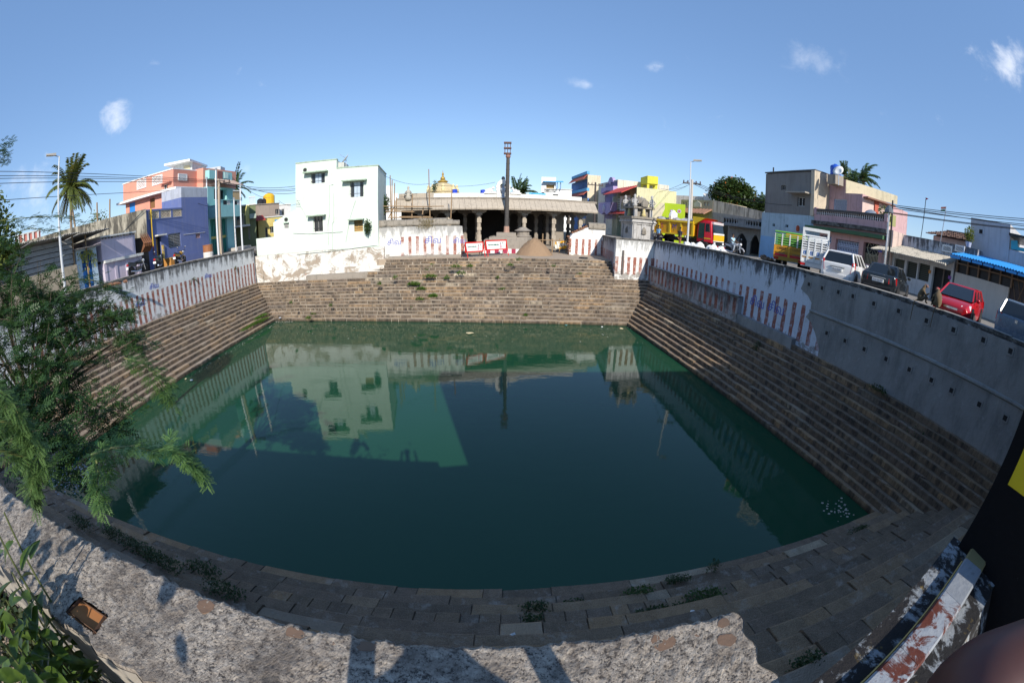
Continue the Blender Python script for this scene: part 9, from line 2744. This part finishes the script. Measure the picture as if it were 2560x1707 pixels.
# the shrub and the photographer behind the camera, known from their shadows on the parapet
t = thing('shade_shrub', 'leafy shrub behind the photographer, known from its shadow on the parapet', 'shrub', (-1.35, -1.6, 5.0))
m = MB()
P, X, Z = [], [], []
for k in range(26):
 tx, tz = RN.normal(-1.35, .33), RN.uniform(6.1, 7.3)
 tip = Vector((tx, -1.5 + R.uniform(-.25, .25), tz))
 m.tube([(-1.35, -1.6, 5.0), ((tx - 1.35) / 2, -1.58, 5.0 + (tz - 5) * .6), tip], .01, 5, .004)
 for j in range(9):
  P.append(np.array(tip) + RN.normal(size=3) * .11)
  X.append(unit(1)[0])
  Z.append(unit(1)[0] + [.3, -.9, .5])
part('stem', m, BARK, t)
cloud('leaves', [(0, 0, 0), (.3, .4, 0), (.8, .4, 0), (1.05, 0, 0), (.8, -.4, 0), (.3, -.4, 0)], [(0, 1, 2, 3, 4, 5)], P, X, Z, RN.uniform(.06, .1, len(P)), BROAD, t, kind='stuff')
t = thing('person', 'photographer standing behind the parapet, fingertip blurred at the lower right corner', 'person', (.14, -.55, 5.0))
V = [(0, 0, .9), (0, -.02, 1.2), (0, 0, 1.5), (0, .02, 1.62), (0, .04, 1.72), (0, .06, 1.86)]
E = [(0, 1), (1, 2), (2, 3), (3, 4), (4, 5)]
Rr = [(.16, .13), (.15, .12), (.17, .12), (.055, .055), (.08, .085), (.075, .08)]
for s in (-1, 1):
 b = len(V)
 V += [(s * .1, 0, .84), (s * .11, .03, .45), (s * .11, 0, .08), (s * .12, .14, .04)]
 E += [(0, b), (b, b + 1), (b + 1, b + 2), (b + 2, b + 3)]
 Rr += [.09, .065, .045, .04]
 b = len(V)
 V += [(s * .21, 0, 1.46), (s * .3, .12, 1.25), (s * .2 - .06, .4, 1.72 if s < 0 else 1.76)]
 E += [(2, b), (b, b + 1), (b + 1, b + 2)]
 Rr += [.06, .045, .034]
skin('body', V, E, Rr, SKINM, t)
part('hair', MB().ball((0, .04, 1.9), .1, .11, .09, 12, 7), HAIR, t, True, True)
skin('shirt', [(0, 0, .85), (0, -.02, 1.2), (0, 0, 1.47), (-.22, 0, 1.44), (.22, 0, 1.44)], [(0, 1), (1, 2), (2, 3), (2, 4)], [(.18, .15), (.17, .14), (.18, .13), .08, .08], plain((.3, .32, .36), .8), t)
skin('trousers', [(0, 0, .92), (-.1, 0, .8), (-.11, .03, .45), (-.11, 0, .1), (.1, 0, .8), (.11, .03, .45), (.11, 0, .1)], [(0, 1), (1, 2), (2, 3), (0, 4), (4, 5), (5, 6)], [(.17, .14), .11, .085, .07, .11, .085, .07], plain((.05, .06, .09), .8), t)
FING = NT('finger_skin')
FINGM = FING.out(FING.mix(FING.noise(60, detail=3), (.075, .034, .03), (.095, .045, .038)), .5)  # skin darkened in place of shade from the hand and head
FINGM.node_tree.nodes['Principled BSDF'].inputs['Subsurface Weight'].default_value = .2
a = ray(2330, 1790) * .085
b = ray(2480, 1720) * .1
c = ray(2700, 1660) * .13
d = Vector((.17, -.12, -.05))
o = CAMP - Vector((.14, -.55, 5.0))
skin('finger', [tuple(a + o), tuple(b + o), tuple(c + o), tuple(d + o)], [(0, 1), (1, 2), (2, 3)], [.0118, .0135, .015, .02], FINGM, t, root=3, sub=2)
# litter
LIT = [plain(c_, .6) for c_ in ((.75, .75, .74), (.6, .65, .7), (.05, .2, .5), (.6, .5, .3), (.1, .35, .35))]
for k, (px, py, z, s, ci, lab) in enumerate([(478, 951, .02, .13, 0, 'white plastic scrap floating by the left steps'), (465, 946 + 2, .02, .1, 3, 'small pale scrap beside the floating white plastic on the left'), (1505, 818, .02, .12, 0, 'white scrap floating near the right end of the far steps'), (1415, 814, .02, .12, 4, 'teal plastic scrap at the foot of the far steps'), (1553, 822, .02, .2, 3, 'yellowish floating scum at the right far corner'), (1713, 838, 1.0, .16, 2, 'blue packet lying on the right steps'), (1175, 833, .02, .3, 3, 'floating stick on the water below the flag pillar'), (700, 795, .3, .18, 1, 'pale blue bag at the left far corner'), (1500, 1533, .6, .1, 0, 'white paper scrap on the near steps'), (1281, 1587, 1.2, .06, 0, 'crumpled white foil on the step below the parapet edge'), (1730, 1533, 1.1, .08, 0, 'small white wrapper among the weeds on the near steps'), (1595, 777 - 3, .9, .25, 0, 'pale plastic strip on the upper right steps near the corner'), (1585, 778, .7, .2, 3, 'red striped cloth scrap at the right corner of the far steps')]):
 q = at_z(px, py, z)
 m = MB()
 n = 7
 m.add([(q.x + math.cos(2 * PI * i / n) * s * R.uniform(.5, 1), q.y + math.sin(2 * PI * i / n) * s * R.uniform(.5, 1), q.z + R.uniform(.005, .05)) for i in range(n)] + [(q.x, q.y, q.z + .07)], [(i, (i + 1) % n, n) for i in range(n)])
 single('litter_scrap', m, LIT[ci], lab, 'litter', 'scraps of litter in the tank')
fl = MB()
for k in range(190):
 if k < 110:
  a = R.random()
  q = (FL + Vector((.3, -.15, 0))).lerp(NL, a * .5) + Vector((abs(R.gauss(0, .25)) + .1, R.uniform(-.1, .1), .012)) if k % 2 else Vector((FL.x + R.uniform(.1, 1.8), FL.y - .1 - abs(R.gauss(0, .2)), .012))
 elif k < 150:
  p = at_z(*KR(R.gauss(430, 50), R.gauss(500, 40)), 0)
  q = Vector((p.x, p.y, .012))
 else:
  q = Vector((R.uniform(-17, 9), R.uniform(22, 26.2), .012))
 s = R.uniform(.02, .07)
 fl.add([(q.x - s, q.y, q.z), (q.x, q.y - s * .6, q.z), (q.x + s, q.y, q.z), (q.x, q.y + s * .7, q.z)], [(0, 1, 2, 3)])
single('floating_debris', fl, plain((.5, .47, .4), .7), 'tiny floating leaves and foam bits along the water edge', 'debris', kind='stuff')
gb = MB()
for k in range(260):
 q = at_z(*KM(R.gauss(420, 70), R.gauss(300, 45)), .25)
 s = R.uniform(.02, .06)
 gb.ball((q.x, q.y, q.z + R.uniform(0, .1)), s, s * .7, s * .6, 5, 3, .3)
single('garbage_pile', gb, plain((.4, .42, .47), .6), 'glinting pile of small rubbish at the near left water corner', 'rubbish', kind='stuff')
